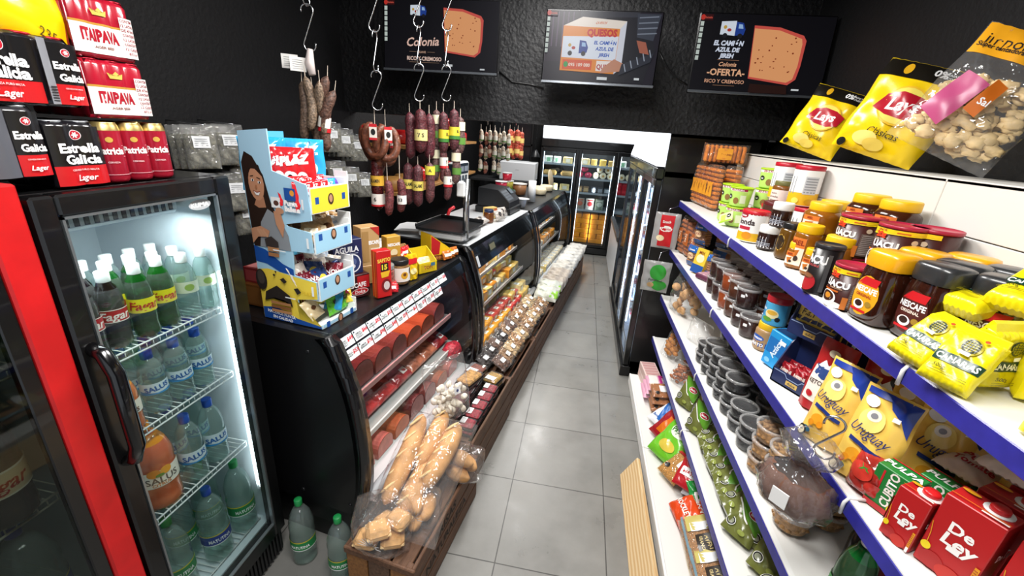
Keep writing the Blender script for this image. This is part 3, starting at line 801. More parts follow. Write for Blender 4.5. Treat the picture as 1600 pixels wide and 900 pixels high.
# --- bags on the top ledge
def text_lays(cy, s):
    return [('e', 0, cy, .066 * s, .062 * s, '#f2c230'), ('e', 0, cy, .061 * s, .056 * s, '#f8e36a'),
            ('p', [(-.078 * s, cy - .02 * s), (-.06 * s, cy + .027 * s), (-.02 * s, cy + .040 * s), (.035 * s, cy + .037 * s), (.078 * s, cy + .022 * s), (.07 * s, cy - .022 * s), (.03 * s, cy - .037 * s), (-.03 * s, cy - .036 * s)], '#b3182b'),
            ('t', 'Lays', 0, cy + .003 * s, .036 * s, '#ffffff', {'b': .03, 'sh': .2, 'rot': 6}),
            ('t', 'Clásicas', .0, cy - .088 * s, .021 * s, '#3a3520', {'b': .005, 'sh': .1})]
def chips_items(W, H, s):
    top = H * .80
    return [('r', -W * .49, top, W * .49, H * .985, '#17140f'), ('r', -W * .48, H * .985, W * .48, H * .995, '#d8b51c'), ('e', -W * .22, top + .028 * s, .012 * s, .018 * s, '#d9a521'),
            ('t', '0%', W * .14, top + .032 * s, .022 * s, '#ffffff', {'b': .03}), ('t', 'GRASAS TRANS', W * .3, top + .036 * s, .007 * s, '#e8e8e8', {}), ('t', '0% COLESTEROL', W * .3, top + .024 * s, .007 * s, '#e8e8e8', {})] + \
        text_lays(H * .52, s) + [('e', -W * .16, H * .14, W * .15, H * .075, '#f0d878'), ('e', -W * .02, H * .10, W * .13, H * .06, '#e8cc5e'), ('e', -W * .4, H * .05, .013 * s, .013 * s, '#1c1c1c')]
lays1 = pack_kit('crisps_bag', .25, .30, .10, '#f2cd12', chips_items(.25, .30, 1.0), 'crisps', 3, rough=.22, wr=.006, nu=36, nv=44)
lays2 = pack_kit('crisps_bag', .275, .335, .11, '#f2cd12', chips_items(.275, .335, 1.12), 'crisps', 4, rough=.22, wr=.007, nu=36, nv=44)
LZ = 1.954
def lean(kit, u, v, rz, rx, ry, label, group=None, back=.0):
    p = onx(u, v, GB + .045); p.z = LZ
    return at(kit, p.x, p.y, p.z, label, group, rz, rx, ry)
lean(lays1, 1256, 238, -40, -14, 17, 'smaller yellow crisps bag leaning on top of the shelving, nearest the screen', 'yellow crisps bags on the top ledge')
lean(lays2, 1355, 248, -40, -14, 16, 'larger yellow crisps bag standing beside the bag of clear pork rinds', 'yellow crisps bags on the top ledge')
# clear bag of fried pork rinds with a printed orange header
m, sf = pillow(.27, .35, .10, 2.6, 2.6, 8, .008, nu=40, nv=48)
pk = Kit('snack_bag', 'snack', m.mesh('snack_bag', FILM))
pr = Print(.0016); W, H = .27, .35
pr.on(sf, [('r', -W * .49, H * .74, W * .49, H * .985, '#e8a21e'), ('t', 'importante', -.02, H * .865, .03, '#2b2320', {'b': .0, 'w': .2}), ('e', .03, H * .80, .026, .026, '#c5202c'), ('t', 'R', .03, H * .80, .024, '#ffffff', {}), ('t', 'Súper tentadora', -.07, H * .81, .012, '#2b2320', {}),
           ('r', .07, H * .86, .125, H * .93, '#f4f2ee')] + [('r', .074 + q * .006, H * .865, .0765 + q * .006, H * .925, '#222222') for q in range(8)] +
      [('r', .09, H * .95, .105, H * .985, '#b81d24'), ('p', [(-.12, .09), (-.05, .06), (-.02, .19), (-.09, .21)], '#b64a78'), ('p', [(-.03, .12), (.01, .11), (.02, .2), (-.015, .21)], '#c8681c'), ('t', 'Sal', -.0, .15, .018, '#ffffff', {})], .015)
pk.part('label', pr.mesh('label', .3))
m = M(); rr = random.Random(9)
for q in range(170):
    u = rr.uniform(-.10, .11); v = rr.uniform(.035, .225)
    m.ball((u, rr.uniform(-.02, .02), v), rr.uniform(.010, .019), 9, 6, 0, 1.4, .3, .9, .7, q)
pk.part('fried_rinds', m.mesh('fried_rinds', pm('#e2c48c', .5, var=.2, vs=30)), 'stuff')
lean(pk, 1458, 264, -36, -12, 24, 'big clear bag of fried snacks with an orange printed top')

# --- top shelf, from the far end towards the camera
def bread_pack(name, W, H, T, seed, cat='bread'):
    m, sf = pillow(W, H, T, 6, 7, seed, .005); k = Kit(name, cat, m.mesh(name, gm('#ffe9c8', .55, .08, milk=.04, bump=.6, bs=30)))
    m = M(); n = 9
    for q in range(n): m.box(-W * .43, -T * .38, .012 + q * (H - .03) / n, W * .43, T * .38, .012 + (q + .82) * (H - .03) / n, b=.008)
    k.part('slices', m.mesh('slices', pm('#c8862e', .7, var=.3, vs=40, bump=.4, bs=120)), 'stuff')
    pr = Print(.001); pr.on(sf, [('r', -W * .3, H * .3, W * .3, H * .62, '#e39a2a'), ('t', 'GRISINES', 0, H * .5, .016, '#8a3a10', {'w': W * .5, 'rot': 90})], .02); k.part('label', pr.mesh('label'))
    return k
toast = bread_pack('toast_packet', .12, .27, .06, 2)
for q, (x, y) in enumerate([(.745, 3.14), (.755, 3.06), (.765, 2.98), (.775, 2.88)]):
    at(toast, x + .04, y, Z1, f'upright clear packet of golden toasts on the top shelf, {["farthest", "second", "third", "last"][q]} from the far end', 'upright toast packets', -80)
at(toast, .92, 2.92, Z1, 'clear packet of golden toasts standing behind the lime green tubs', 'upright toast packets', -60)
toast2 = bread_pack('toast_packet', .12, .27, .09, 3)
at(toast2, .735, 3.02, Z1 + .272, 'clear packet of golden toasts lying across the upright packets', None, -6, 0, 90)
# lime green tubs
def lime_prints():
    p = Print(); s = cyl(lambda v: .044 + .008 * v / .1)
    p.on(s, [('r', -.06, .006, .06, .085, '#b6dc6c'), ('r', -.05, .078, .06, .093, '#f4f4ec'), ('r', -.02, .079, .06, .090, '#a3203c'), ('t', 'DULZURA', .018, .0845, .008, '#ffffff', {'b': .02}), ('e', -.024, .05, .014, .012, '#2c2b28'), ('t', 'nat', -.024, .05, .008, '#ffffff', {}), ('e', .012, .032, .013, .016, '#8b6a3a'), ('r', .03, .02, .055, .06, '#dfe9c4')], .012)
    return p
limeT = tub_kit('lime_tub', .044, .052, .098, pm('#a9d653', .35), pm('#a8cf1c', .35), 'tub', lime_prints(), clear=False, lidclear=False)
LG = 'lime green tubs on the top shelf'
P0 = onz(1142, 352, Z1)
for dx, dy, lv, lab in [(0, 0, 0, 'lime tub with a tilted cream card, front of its stack at shelf level'), (0, 0, 1, 'lime tub with a maroon stripe, upper one of the front stack'),
                        (-.0, .14, 0, 'lime tub at the shelf edge beside the toasts, lower one'), (.0, .14, 1, 'lime tub at the shelf edge beside the toasts, upper one'),
                        (.125, .02, 0, 'lime tub hidden behind the front stack, lowest of three'), (.125, .02, 1, 'lime tub behind the front stack, middle of three'), (.13, .03, 2, 'lime tub topping the back stack, highest of all')]:
    at(limeT, P0.x + dx + .012, P0.y + dy, Z1 + lv * .0985, lab, LG, -55 + dx * 100)
card = box_kit('recipe_card', .085, .004, .05, '#dfe8a8', {'F': [('r', -.03, .008, .0, .04, '#b9d35a'), ('e', .02, .03, .014, .01, '#2c2b28'), ('t', 'nat', .02, .03, .008, '#ffffff', {}), ('r', -.04, .001, .04, .008, '#9ccb28')]}, 'card')
at(card, P0.x - .047, P0.y - .05, Z1 + .004, 'tilted cream and green card leaning on the lime tubs', None, -60, -18, -25)
# pale pink labelled jar and a green lidded one behind
pkp = Print(); pkp.on(cyl(.043), [('r', -.05, .02, .05, .085, '#efd9cf')] + [('t', t, -.012, .07 - q * .016, .009, '#4a3a34', {'b': .01}) for q, t in enumerate(['dulce', 'de leche', 'clásico'])], .012)
pink = jar_kit('spread_jar', .043, .125, pm('#7a4a1c', .25), pm('#6d6a3a', .4), .018, None, pkp)
at(pink, .93, 2.22, Z1, 'jar with a pale pink label, lower one behind the lime tubs', 'pink label jars', -50)
at(pink, .93, 2.22, Z1 + .125, 'jar with a pale pink label stacked beside the white and yellow cans', 'pink label jars', -50)
grn = jar_kit('olive_jar', .038, .075, pm('#6b7a2a', .25), pm('#3f4a2a', .35), .014)
at(grn, .855, 2.13, Z1, 'low jar with a dark green lid between lime tubs and red lidded can')
# red lidded cans: white and yellow, and brown
wp = Print(); wp.on(cyl(.0545), [('r', -.085, .004, .085, .055, '#e8b81a'), ('r', -.085, .055, .085, .15, '#eeeeec'), ('r', -.055, .05, -.035, .12, '#8d9297'), ('r', .0, .05, .05, .122, '#c9ccd0')] + [('r', .004, .056 + q * .011, .046, .061 + q * .011, '#8f9398') for q in range(6)] + [('e', -.02, .022, .014, .012, '#f6dc60'), ('e', .03, .02, .016, .012, '#cfa012')], .014)
wcan = can_kit('powder_can', .055, .165, pm('#e9e9e7', .35), pm('#b5172b', .35), .014, wp)
lp_ = Print(); lp_.on(cyl(.0533), [('r', -.075, .004, .075, .04, '#e3b01f'), ('r', -.075, .04, .075, .13, '#f0efec'), ('e', -.02, .112, .022, .012, '#9b2030'), ('t', 'cacao', -.02, .112, .009, '#ffffff', {'w': .036}), ('t', 'londa', -.0, .086, .024, '#3a2a28', {'b': .03, 'w': .07}), ('r', -.03, .052, .02, .066, '#b5253a'), ('e', .012, .028, .02, .016, '#d58a1c')], .014)
lcan = can_kit('powder_can', .054, .135, pm('#efeeeb', .35), pm('#bf1a2a', .35), .014, lp_)
bp = Print(); bp.on(cyl(.0553), [('r', -.08, .004, .08, .148, '#4a2a20'), ('r', -.03, .075, .03, .105, '#6d4334'), ('t', 'CHOCO', 0, .085, .014, '#e9ded2', {'b': .02}), ('e', .0, .045, .028, .026, '#f2efe8'), ('e', .0, .045, .022, .019, '#5a2e1c'), ('r', .035, .02, .05, .11, '#7b6a5c')], .014)
bcan = can_kit('powder_can', .056, .164, pm('#4a2a20', .35), pm('#5a1a1c', .35), .014, bp)
at(lcan, .93, 2.26, Z1, 'white londa can with a red lid at the back, lower row beside the brown can', 'red lidded cans', -50)
at(bcan, .915, 2.13, Z1, 'brown chocolate can at the back, under the white and yellow cans', 'red lidded cans', -40)
at(wcan, .945, 2.26, Z1 + .166, 'white and yellow can with red lid, left one of the top pair', 'white and yellow cans', -30)
at(wcan, .945, 2.05, Z1 + .166, 'white and yellow can with red lid, right one of the top pair', 'white and yellow cans', -30)
at(wcan, .952, 2.0, Z1, 'white and yellow can on the shelf behind the honey jars', 'white and yellow cans', -10)
stand(lcan, 1163, 375, Z1, 'white londa can with a red lid at the shelf edge below the lime tubs', 'red lidded cans', -52, dx=.02)
stand(bcan, 1188, 372, Z1, 'brown chocolate can at the shelf edge beside the white lidded jars', 'red lidded cans', -50, dx=.045, dy=.03)
sp = Print(); sp.on(cyl(.036), [('r', -.05, .008, .05, .052, '#e6e6ea'), ('t', 'crema', -.01, .04, .012, '#444a58', {'b': .02})] + [('r', -.03, .014 + q * .006, .03, .017 + q * .006, '#9a9fab') for q in range(3)], .012)
spread = jar_kit('spread_jar', .037, .096, pm('#2a1712', .2), pm('#e9e9e6', .35), .026, .036, sp, shoulder=.1)
stand(spread, 1190, 388, Z1, 'chocolate spread jar with a white lid at the shelf edge, lower one', 'white lidded spread jars', -50, dx=.012)
stand(spread, 1190, 388, Z1, 'chocolate spread jar with a white lid stacked on another like it', 'white lidded spread jars', -45, dz=.0965, dx=.035, dy=-.01)
dk = Print(); dk.on(cyl(.037), [('e', -.012, .06, .02, .032, '#caa24a'), ('e', -.012, .06, .017, .028, '#241a10')], .012)
dark = jar_kit('honey_jar', .038, .135, pm('#5d3f12', .18), pm('#17181a', .35), .02, None, dk)
stand(dark, 1216, 402, Z1, 'tall honey jar with a black lid and oval label, beside the white lidded jars', 'black lidded honey jars', -55, dx=.02)
stand(dark, 1240, 405, Z1, 'tall honey jar with a black lid behind the small yellow lidded jars', 'black lidded honey jars', -55, dx=.07, dy=.06)
def honey_print(r, h0, h1, w):
    p = Print(); c = (h0 + h1) / 2; hh = h1 - h0
    p.on(cyl(r), [('r', -w, h0, w, h1, '#f0e2cc'), ('r', -w, h1 - hh * .36, w, h1, '#d9772e'), ('t', 'MIEL', 0, h1 - hh * .17, hh * .17, '#8a2a12', {'b': .03}), ('p', [(-w * .6, h0 + hh * .5), (w * .5, h0 + hh * .58), (w * .2, h0 + hh * .2), (-w * .1, h0 + hh * .08)], '#b5651d'), ('e', w * .3, h0 + hh * .25, w * .3, hh * .1, '#3a2a20')], .012)
    return p
YL = pm('#eab80f', .4); HONEY = pm('#8a5314', .16, var=.1, vs=8)
hBig = jar_kit('honey_jar', .060, .110, HONEY, YL, .026, .047, honey_print(.060, .018, .064, .03), shoulder=.3)
hTall = jar_kit('honey_jar', .042, .154, HONEY, YL, .026, .039, honey_print(.0425, .012, .108, .026), shoulder=.18)
hSm = jar_kit('honey_jar', .026, .088, HONEY, YL, .02, .023, honey_print(.0262, .012, .056, .017), shoulder=.2)
HG = 'honey jars with yellow lids'
stand(hTall, 1278, 447, Z1, 'tall honey jar with a yellow lid standing next to the black coffee can', HG, -62, dx=.04, dy=.03)
stand(hSm, 1231, 416, Z1, 'smallest honey jar with a yellow lid at the shelf edge, far one of two', HG, -60, dx=.012)
stand(hSm, 1249, 427, Z1, 'smallest honey jar with a yellow lid at the shelf edge, squeezed against the tall jar', HG, -60, dx=.025)
at(hBig, .865, 1.71, Z1, 'wide honey jar with a yellow lid, lower one under the big jar', HG, -60)
at(hBig, .87, 1.70, Z1 + .111, 'wide honey jar with a yellow lid stacked highest, left of its pair', HG, -62)
at(hBig, .955, 1.80, Z1 + .111, 'wide honey jar with a yellow lid stacked behind the left big jar', HG, -60)
at(hBig, .955, 1.80, Z1, 'wide honey jar with a yellow lid at the back of the shelf, lower layer', HG, -60)
at(hTall, .795, 1.60, Z1, 'tall honey jar with a yellow lid behind the two smallest jars', HG, -62)
hDk = jar_kit('honey_jar', .06, .135, pm('#3a1a0a', .15), YL, .026, .048, honey_print(.06, .05, .09, .03), shoulder=.3)
at(hDk, .94, 1.585, Z1 + .136, 'dark honey jar with a yellow lid by the white panel, left of two', HG, -70)
at(hDk, .94, 1.445, Z1 + .136, 'dark honey jar with a yellow lid by the white panel, right of two', HG, -60)
at(hDk, .94, 1.585, Z1, 'dark honey jar at the back, under the left dark honey jar', HG, -70)
at(hDk, .94, 1.445, Z1, 'dark honey jar at the back, under the right dark honey jar', HG, -60)
# coffee cans
def cup(cx, cy, s, col='#f1f0ee'): return [('e', cx + .012 * s, cy - .012 * s, .022 * s, .007 * s, '#e8e6e2'), ('e', cx, cy, .019 * s, .016 * s, col), ('e', cx, cy + .003 * s, .015 * s, .011 * s, '#3a1c10'), ('e', cx + .002, cy + .004 * s, .007 * s, .006 * s, '#d08a2a')]
bk = Print(); bk.on(cyl(.0365), [('t', 'UAÇU', 0, .102, .022, '#ffffff', {'b': .05, 'sx': .95}), ('t', 'CAFE', -.012, .122, .006, '#d8d0c8', {}), ('t', 'SOLUBLE', .006, .083, .006, '#d05a5a', {}), ('e', .0, .032, .026, .026, '#b3202a'), ('e', -.004, .05, .022, .009, '#5a3020'), ('e', -.004, .051, .018, .006, '#8a5a3a'), ('r', .038, .01, .048, .12, '#4a4a4c')], .01)
bkcan = can_kit('coffee_can', .037, .146, pm('#161213', .3), pm('#26262a', .3), .008, bk)
stand(bkcan, 1262, 458, Z1, 'black coffee can with a red cup beside the tall honey jar', None, -82, dx=.03, dy=.02)
def uacu(r, h):
    p = Print()
    p.on(cyl(r), [('r', -1.5 * r, h * .80, 1.5 * r, h * .90, '#ecca14'), ('p', [(-1.3 * r, h * .72), (.1 * r, h * .80), (1.5 * r, h * .84), (1.5 * r, h * .8), (-1.3 * r, h * .80)], '#ecca14'), ('t', 'GRATIS', -.35 * r, h * .865, h * .045, '#9a2020', {'b': .02}), ('t', '20g', -.35 * r, h * .765, h * .12, '#d23c1c', {'b': .06}), ('r', .3 * r, h * .835, .8 * r, h * .86, '#d0601c'),
                 ('t', 'CAFE', -.5 * r, h * .645, h * .04, '#e0d0c0', {}), ('t', 'UAÇU', -.05 * r, h * .55, h * .135, '#ffffff', {'b': .05, 'w': 1.5 * r}), ('t', 'TRADICIONAL', 0, h * .45, h * .03, '#d0b090', {}), ('r', -1.3 * r, h * .36, .2 * r, h * .40, '#c5641c')] + cup(-.35 * r, h * .2, r / .035) +
         [('r', .75 * r, h * .06, 1.45 * r, h * .6, '#6b5a52')] + [('r', .8 * r, h * (.1 + .045 * q), 1.4 * r, h * (.122 + .045 * q), '#a59a92') for q in range(11)] + [('e', 1.0 * r, h * .68, .12 * r, .12 * r, '#c9b49a'), ('r', .5 * r, h * .02, .75 * r, h * .3, '#c06a1c')], .012)
    return can_kit('coffee_can', r, h, pm('#3f1a16', .32), pm('#a3213a', .35), h * .05, p)
u1 = uacu(.045, .118); u2 = uacu(.056, .120); u3 = uacu(.05, .100)
UG = 'brown coffee cans with magenta lids'
stand(u1, 1303, 482, Z1, 'brown coffee can with a magenta lid at the shelf edge beneath a bigger one', UG, -66, dx=.035, dy=.03)
at(u2, .845, 1.43, Z1 + .101, 'brown coffee can with a magenta lid stacked high, left of three', UG, -66)
at(u2, .875, 1.30, Z1 + .101, 'brown coffee can with a magenta lid stacked high, middle of three', UG, -62)
at(u2, .94, 1.285, Z1 + .101, 'brown coffee can with a magenta lid stacked high, right of three against the panel', UG, -105)
at(u3, .85, 1.43, Z1, 'brown coffee can on the shelf under the left stacked can', UG, -62)
at(u3, .872, 1.30, Z1, 'brown coffee can on the shelf under the middle stacked can', UG, -62)
at(u3, .952, 1.30, Z1, 'brown coffee can on the shelf under the right stacked can', UG, -62)
# instant coffee jars
def nesc(y):
    p = Print(); s = lambda u, v, o: (u, -(.041 + o) * max(.05, 1 - (abs(u) / .052) ** 3.0) ** .33, v)
    bgc = '#e0a018' if y else '#4a1a14'
    p.on(s, [('e', 0, .066, .036, .05, bgc), ('p', [(-.03, .092), (-.012, .112), (.03, .112), (.026, .092)], '#c3161f'), ('t', 'NESCAFE', 0, .081, .0135, '#ffffff', {'b': .03, 'w': .062}), ('t', 'ORIGINAL', 0, .066, .007, '#f4e6d8' if not y else '#a01820', {}), ('e', -.006, .042, .016, .012, '#f4f2ee'), ('e', -.006, .044, .011, .008, '#2a120a'), ('r', -.026, .024, .02, .030, '#c3161f'), ('e', .02, .048, .008, .007, '#9a7a2a')], .01)
    k = Kit('coffee_jar', 'jar')
    def bx(z, w, d): return (z, w, d)
    prof = [(0, .044, .034), (.006, .05, .04), (.07, .051, .041), (.112, .050, .040), (.13, .046, .037), (.142, .042, .035)]
    m = M()
    def f(u, v):
        q = v * (len(prof) - 1); i = min(int(q), len(prof) - 2); t = q - i
        z, w, d = (prof[i][c] * (1 - t) + prof[i + 1][c] * t for c in range(3))
        a = 2 * PI * u; e = .6
        c, s2 = math.cos(a), math.sin(a)
        return (w * math.copysign(abs(c) ** e, c), d * math.copysign(abs(s2) ** e, s2), z)
    m.grid(f, 28, 10, 0, True, True); m.add([(x, y, 0) for x, y, z in m.v[:28]], [tuple(range(28))[::-1]])
    k.root = m.mesh('coffee_jar', pm('#2e130b', .12, coat=.5, var=.2, vs=60))
    m = M()
    def g_(u, v):
        a = 2 * PI * u; e = .62; c, s2 = math.cos(a), math.sin(a); t = [(0, 1), (.006, 1.03), (.030, 1.03), (.038, .97), (.041, .8), (.042, .0)][min(int(v * 5 + .5), 5)]
        return (.047 * t[1] * math.copysign(abs(c) ** e, c), .039 * t[1] * math.copysign(abs(s2) ** e, s2), .138 + t[0])
    m.grid(g_, 28, 5, 0, True, True)
    k.part('lid', m.mesh('lid', pm('#e5a313' if y else '#2b2c2e', .3, coat=.2))); k.part('label', p.mesh('label'))
    return k
ny, nb = nesc(True), nesc(False)
NG = 'instant coffee jars'
stand(ny, 1340, 503, Z1, 'instant coffee jar with an amber lid and amber label at the shelf edge', NG, -80, dx=.04, dy=.02)
at(ny, .865, 1.185, Z1, 'instant coffee jar with an amber lid, second row behind the front amber one', NG, -58)
at(ny, .96, 1.17, Z1, 'instant coffee jar with an amber lid against the back panel', NG, -50)
stand(nb, 1410, 532, Z1, 'instant coffee jar with a black lid and brown label at the shelf edge', NG, -80, dx=.04, dy=.02)
for x, y, l in [(.87, 1.075, 'just behind the front black lidded jar'), (.875, .965, 'second row, behind the yellow packs'), (.965, 1.06, 'by the panel, left of two'), (.965, .95, 'by the panel, right of two')]:
    at(nb, x, y, Z1, f'instant coffee jar with a black lid {l}', NG, -50)
# yellow yerba packs
def yerba():
    W, H, T = .105, .150, .058
    m, sf = pillow(W, H, T, 7, 9, 21, .0035, nu=34, nv=44, pinch=.0)
    k = Kit('yerba_pack', 'pack', m.mesh('yerba_pack', pm('#e6d712', .28, bump=.35, bs=22)))
    p = Print(.0015)
    p.on(sf, [('r', -.047, .052, .047, .078, '#123a2c'), ('t', 'CANARIAS', 0, .065, .0155, '#f4f4ea', {'b': .03, 'w': .084}), ('e', 0, .112, .022, .024, '#b3a40c'), ('e', 0, .112, .017, .019, '#2f3a1c'), ('e', 0, .112, .013, .015, '#c3b414')] +
         [('l', [(-.013 + q * .0065, .098), (-.011 + q * .0058, .126)], .002, '#2f3a1c') for q in range(5)] + [('l', [(-.016, .104 + q * .006), (.016, .104 + q * .006)], .0018, '#2f3a1c') for q in range(4)] +
         [('e', .018, .136, .005, .004, '#c8491c'), ('r', -.012, .084, .010, .093, '#f0efe6'), ('t', '500g', -.02, .036, .009, '#3a3a14', {}), ('r', -.04, .025, .04, .0265, '#8a7d10'), ('r', -.04, .02, .04, .0215, '#8a7d10')], .01)
    k.part('label', p.mesh('label', .3))
    # folded gable at the top
    g2 = M(); g2.add([(-W * .47, -T * .3, H - .012), (W * .47, -T * .3, H - .012), (W * .47, T * .3, H - .012), (-W * .47, T * .3, H - .012), (-W * .40, -.006, H + .014), (W * .40, -.006, H + .014), (W * .42, .002, H + .02), (-W * .42, .002, H + .02)],
                    [(0, 1, 5, 4), (2, 3, 7, 6), (1, 2, 6, 5), (3, 0, 4, 7), (4, 5, 6, 7)])
    k.part('folded_top', g2.mesh('folded_top', pm('#e0d010', .3, bump=.3, bs=22)))
    return k
yb = yerba(); YG = 'yellow yerba mate packs'
for u, v, rz, rx, ry, l in [(1392, 566, -70, -40, 8, 'standing at the shelf edge in front of the coffee jar'), (1446, 606, -56, -34, 6, 'standing upright with its dark green name band in full view')]:
    p = onz(u, v, Z1); at(yb, p.x + .02, p.y, Z1, 'yellow yerba pack ' + l, YG, rz, rx, ry, .72)
at(yb, .79, .83, Z1, 'yellow yerba pack turned sideways behind the upright one', YG, 14, -4, 0, .76)
at(yb, .85, .80, Z1, 'yellow yerba pack turned sideways, second behind the upright one', YG, 10, -4, 0, .76)
at(yb, .91, .75, Z1, 'yellow yerba pack at the back near the panel', YG, 10, 0, 0, .76)
at(yb, .79, .965, Z1 + .085, 'yellow yerba pack lying in the upper layer, lower of two flat ones', YG, -76, -80, 0, .84)
at(yb, .835, .90, Z1 + .118, 'yellow yerba pack lying flat on top with its name band facing up', YG, -62, -62, 0, .84)
at(yb, .92, .86, Z1 + .115, 'yellow yerba pack lying flat on top beside the panel', YG, -80, -76, 0, .84)
at(yb, .755, .655, Z1, 'yellow yerba pack cut by the photo edge, lower of the nearest two', YG, -46, 0, 0, .76)
at(yb, .80, .65, Z1 + .09, 'yellow yerba pack cut by the photo edge, leaning above the nearest one', YG, -46, -8, 0, .76)
# --- second shelf, from the far end
def _loaf(name, W, H, T, seed, col, its, tint):
    m, sf = pillow(W, H, T, 4, 6, seed, .005); k = Kit(name, 'bread', m.mesh(name, gm(tint, .5, .08, milk=.05, bump=.6, bs=26)))
    b = M()
    n = 8
    for q in range(n): b.box(-W * .42, -T * .37, .01 + q * (H - .03) / n, W * .42, T * .37, .01 + (q + .88) * (H - .03) / n, b=.01)
    k.part('slices', b.mesh('slices', pm(col, .7, var=.2, vs=40, bump=.3, bs=90)), 'stuff')
    if its: pr = Print(.001); pr.on(sf, its, .015); k.part('label', pr.mesh('label', .3))
    return k
brn = _loaf('bread_packet', .10, .26, .075, 5, '#a8672c', [('r', -.035, .08, .035, .18, '#b5622a'), ('t', 'PAN', 0, .13, .02, '#f4e6d0', {'rot': 90})], '#f6e4d0')
blu = _loaf('bread_packet', .115, .14, .075, 6, '#c08a50', [('r', -.05, .095, .05, .135, '#1f5fb0'), ('r', -.05, .005, .05, .035, '#1f5fb0'), ('e', 0, .07, .028, .02, '#e8c9a0'), ('t', 'PAN', 0, .07, .014, '#8a2a3a', {}), ('t', 'blanco', 0, .112, .013, '#ffffff', {})], '#fbf2e8')
BG = 'bread packets at the far end of the second shelf'
for q, (x, y) in enumerate([(.76, 3.12), (.78, 3.02), (.80, 2.92)]):
    at(brn, x, y, Z2, f'brown sliced bread packet upright on the second shelf, {["farthest of the row", "middle of the row", "next to the blue topped packets"][q]}', BG, -78)
at(blu, .77, 2.79, Z2, 'blue and white bread packet at the shelf edge, lower one', BG, -62); at(blu, .79, 2.80, Z2 + .142, 'blue and white bread packet stacked on the one at the shelf edge', BG, -60)
at(blu, .90, 2.72, Z2, 'blue and white bread packet behind the yellow boxed mix', BG, -55); at(blu, .91, 2.74, Z2 + .142, 'blue and white bread packet stacked at the back of the second shelf', BG, -50)
at(blu, .80, 2.63, Z2 + .0, 'blue and white bread packet nearest the jelly tubs', BG, -60)
ybx = box_kit('cake_mix_box', .09, .03, .15, '#e0bf3a', {'F': [('r', -.045, 0, .045, .05, '#1f4f9a'), ('e', 0, .09, .03, .026, '#f3e3b0'), ('t', 'MIX', 0, .125, .018, '#7a2a1a', {})]})
at(ybx, .75, 2.62, Z2, 'yellow and blue cake mix box leaning at the shelf edge', None, -60, -12)
pt = M().box(-.075, -.05, 0, .075, .05, .03, b=.006); k = Kit('biscuit_tray', 'biscuits', pt.mesh('biscuit_tray', pm('#5a2440', .35))); k.part('biscuits', M().box(-.065, -.042, .02, .065, .042, .034, b=.004).mesh('biscuits', pm('#b98d9a', .6, var=.3, vs=60)))
at(k, .80, 2.50, Z2, 'flat purple biscuit tray between the bread and the jelly tubs', None, -60)
# clear tubs of dark and amber jelly
LIDC = gm('#ffffff', .5, .08, milk=.03)
jd = [tub_kit('jelly_tub', .041, .0465, .088, pm(c, .15), LIDC, 'tub', n=22, fillh=.86) for c in ('#2a0f0d', '#8a3a10', '#4a2410')]
tg = Print(.0015); tg.on(cyl(lambda v: .0448), [('r', -.008, .05, .008, .062, '#efefef')])
for kk in jd: kk.part('price_sticker', tg.mesh('price_sticker'))
names = ['dark red', 'amber', 'brown']
JG = 'jelly tubs on the second shelf'
rows = [(0.765, [1.765, 1.872, 1.979, 2.086, 2.193, 2.30]), (.868, [1.80, 1.907, 2.014, 2.121, 2.228, 2.335]), (.962, [1.85, 1.957, 2.064, 2.171, 2.278])]
for r_, (x, ys) in enumerate(rows):
    for q, y in enumerate(ys):
        for lv in range(2 if not (r_ == 0 and q in (0,)) else 1):
            c = [0, 0, 2, 1, 0, 0][q] if r_ == 0 else [0, 2, 0, 0, 2, 0][q]
            wh = ['front', 'middle', 'back'][r_]; pos = ['nearest the blue and red can', 'second from the blue and red can', 'third from it', 'fourth from it', 'fifth from it', 'farthest from it'][q]
            at(jd[c], x, y, Z2 + lv * .0898, f'clear tub of {names[c]} jelly, {wh} row, {"upper" if lv else "lower"}, {pos}', JG, -50 + 7 * q)
# blue can with red lid over a yellow lidded jar
tp = Print(); tp.on(cyl(.042), [('r', -.06, .006, .06, .085, '#4aa3cf'), ('r', -.06, .03, -.02, .075, '#2a6ab5'), ('t', 'caldo', -.03, .06, .012, '#ffffff', {'b': .02}), ('e', .012, .045, .024, .018, '#e9d9a0'), ('e', .012, .05, .018, .009, '#d9a83a'), ('e', .0, .022, .018, .009, '#5f9a34'), ('e', .035, .028, .009, .009, '#1a1a1a')], .012)
can2 = can_kit('broth_can', .043, .112, pm('#4aa3cf', .35), pm('#b01f2c', .35), .02, tp)
jp = Print(); jp.on(cyl(.041), [('r', -.055, .012, .055, .06, '#e8ecf0'), ('r', -.055, .014, .055, .034, '#274a94'), ('e', -.008, .05, .03, .012, '#2a5ab0'), ('t', 'mostaza', -.008, .05, .010, '#ffffff', {}), ('t', 'MAYO', 0, .024, .012, '#ffffff', {})], .012)
jar2 = jar_kit('sauce_jar', .042, .112, pm('#a5835a', .3), pm('#e0b21a', .4), .024, None, jp)
at(jar2, .785, 1.655, Z2, 'sauce jar with a yellow lid and blue label beneath the blue can', None, -62)
at(can2, .795, 1.655, Z2 + .1125, 'blue can with a red lid stacked on the yellow lidded jar', None, -62)
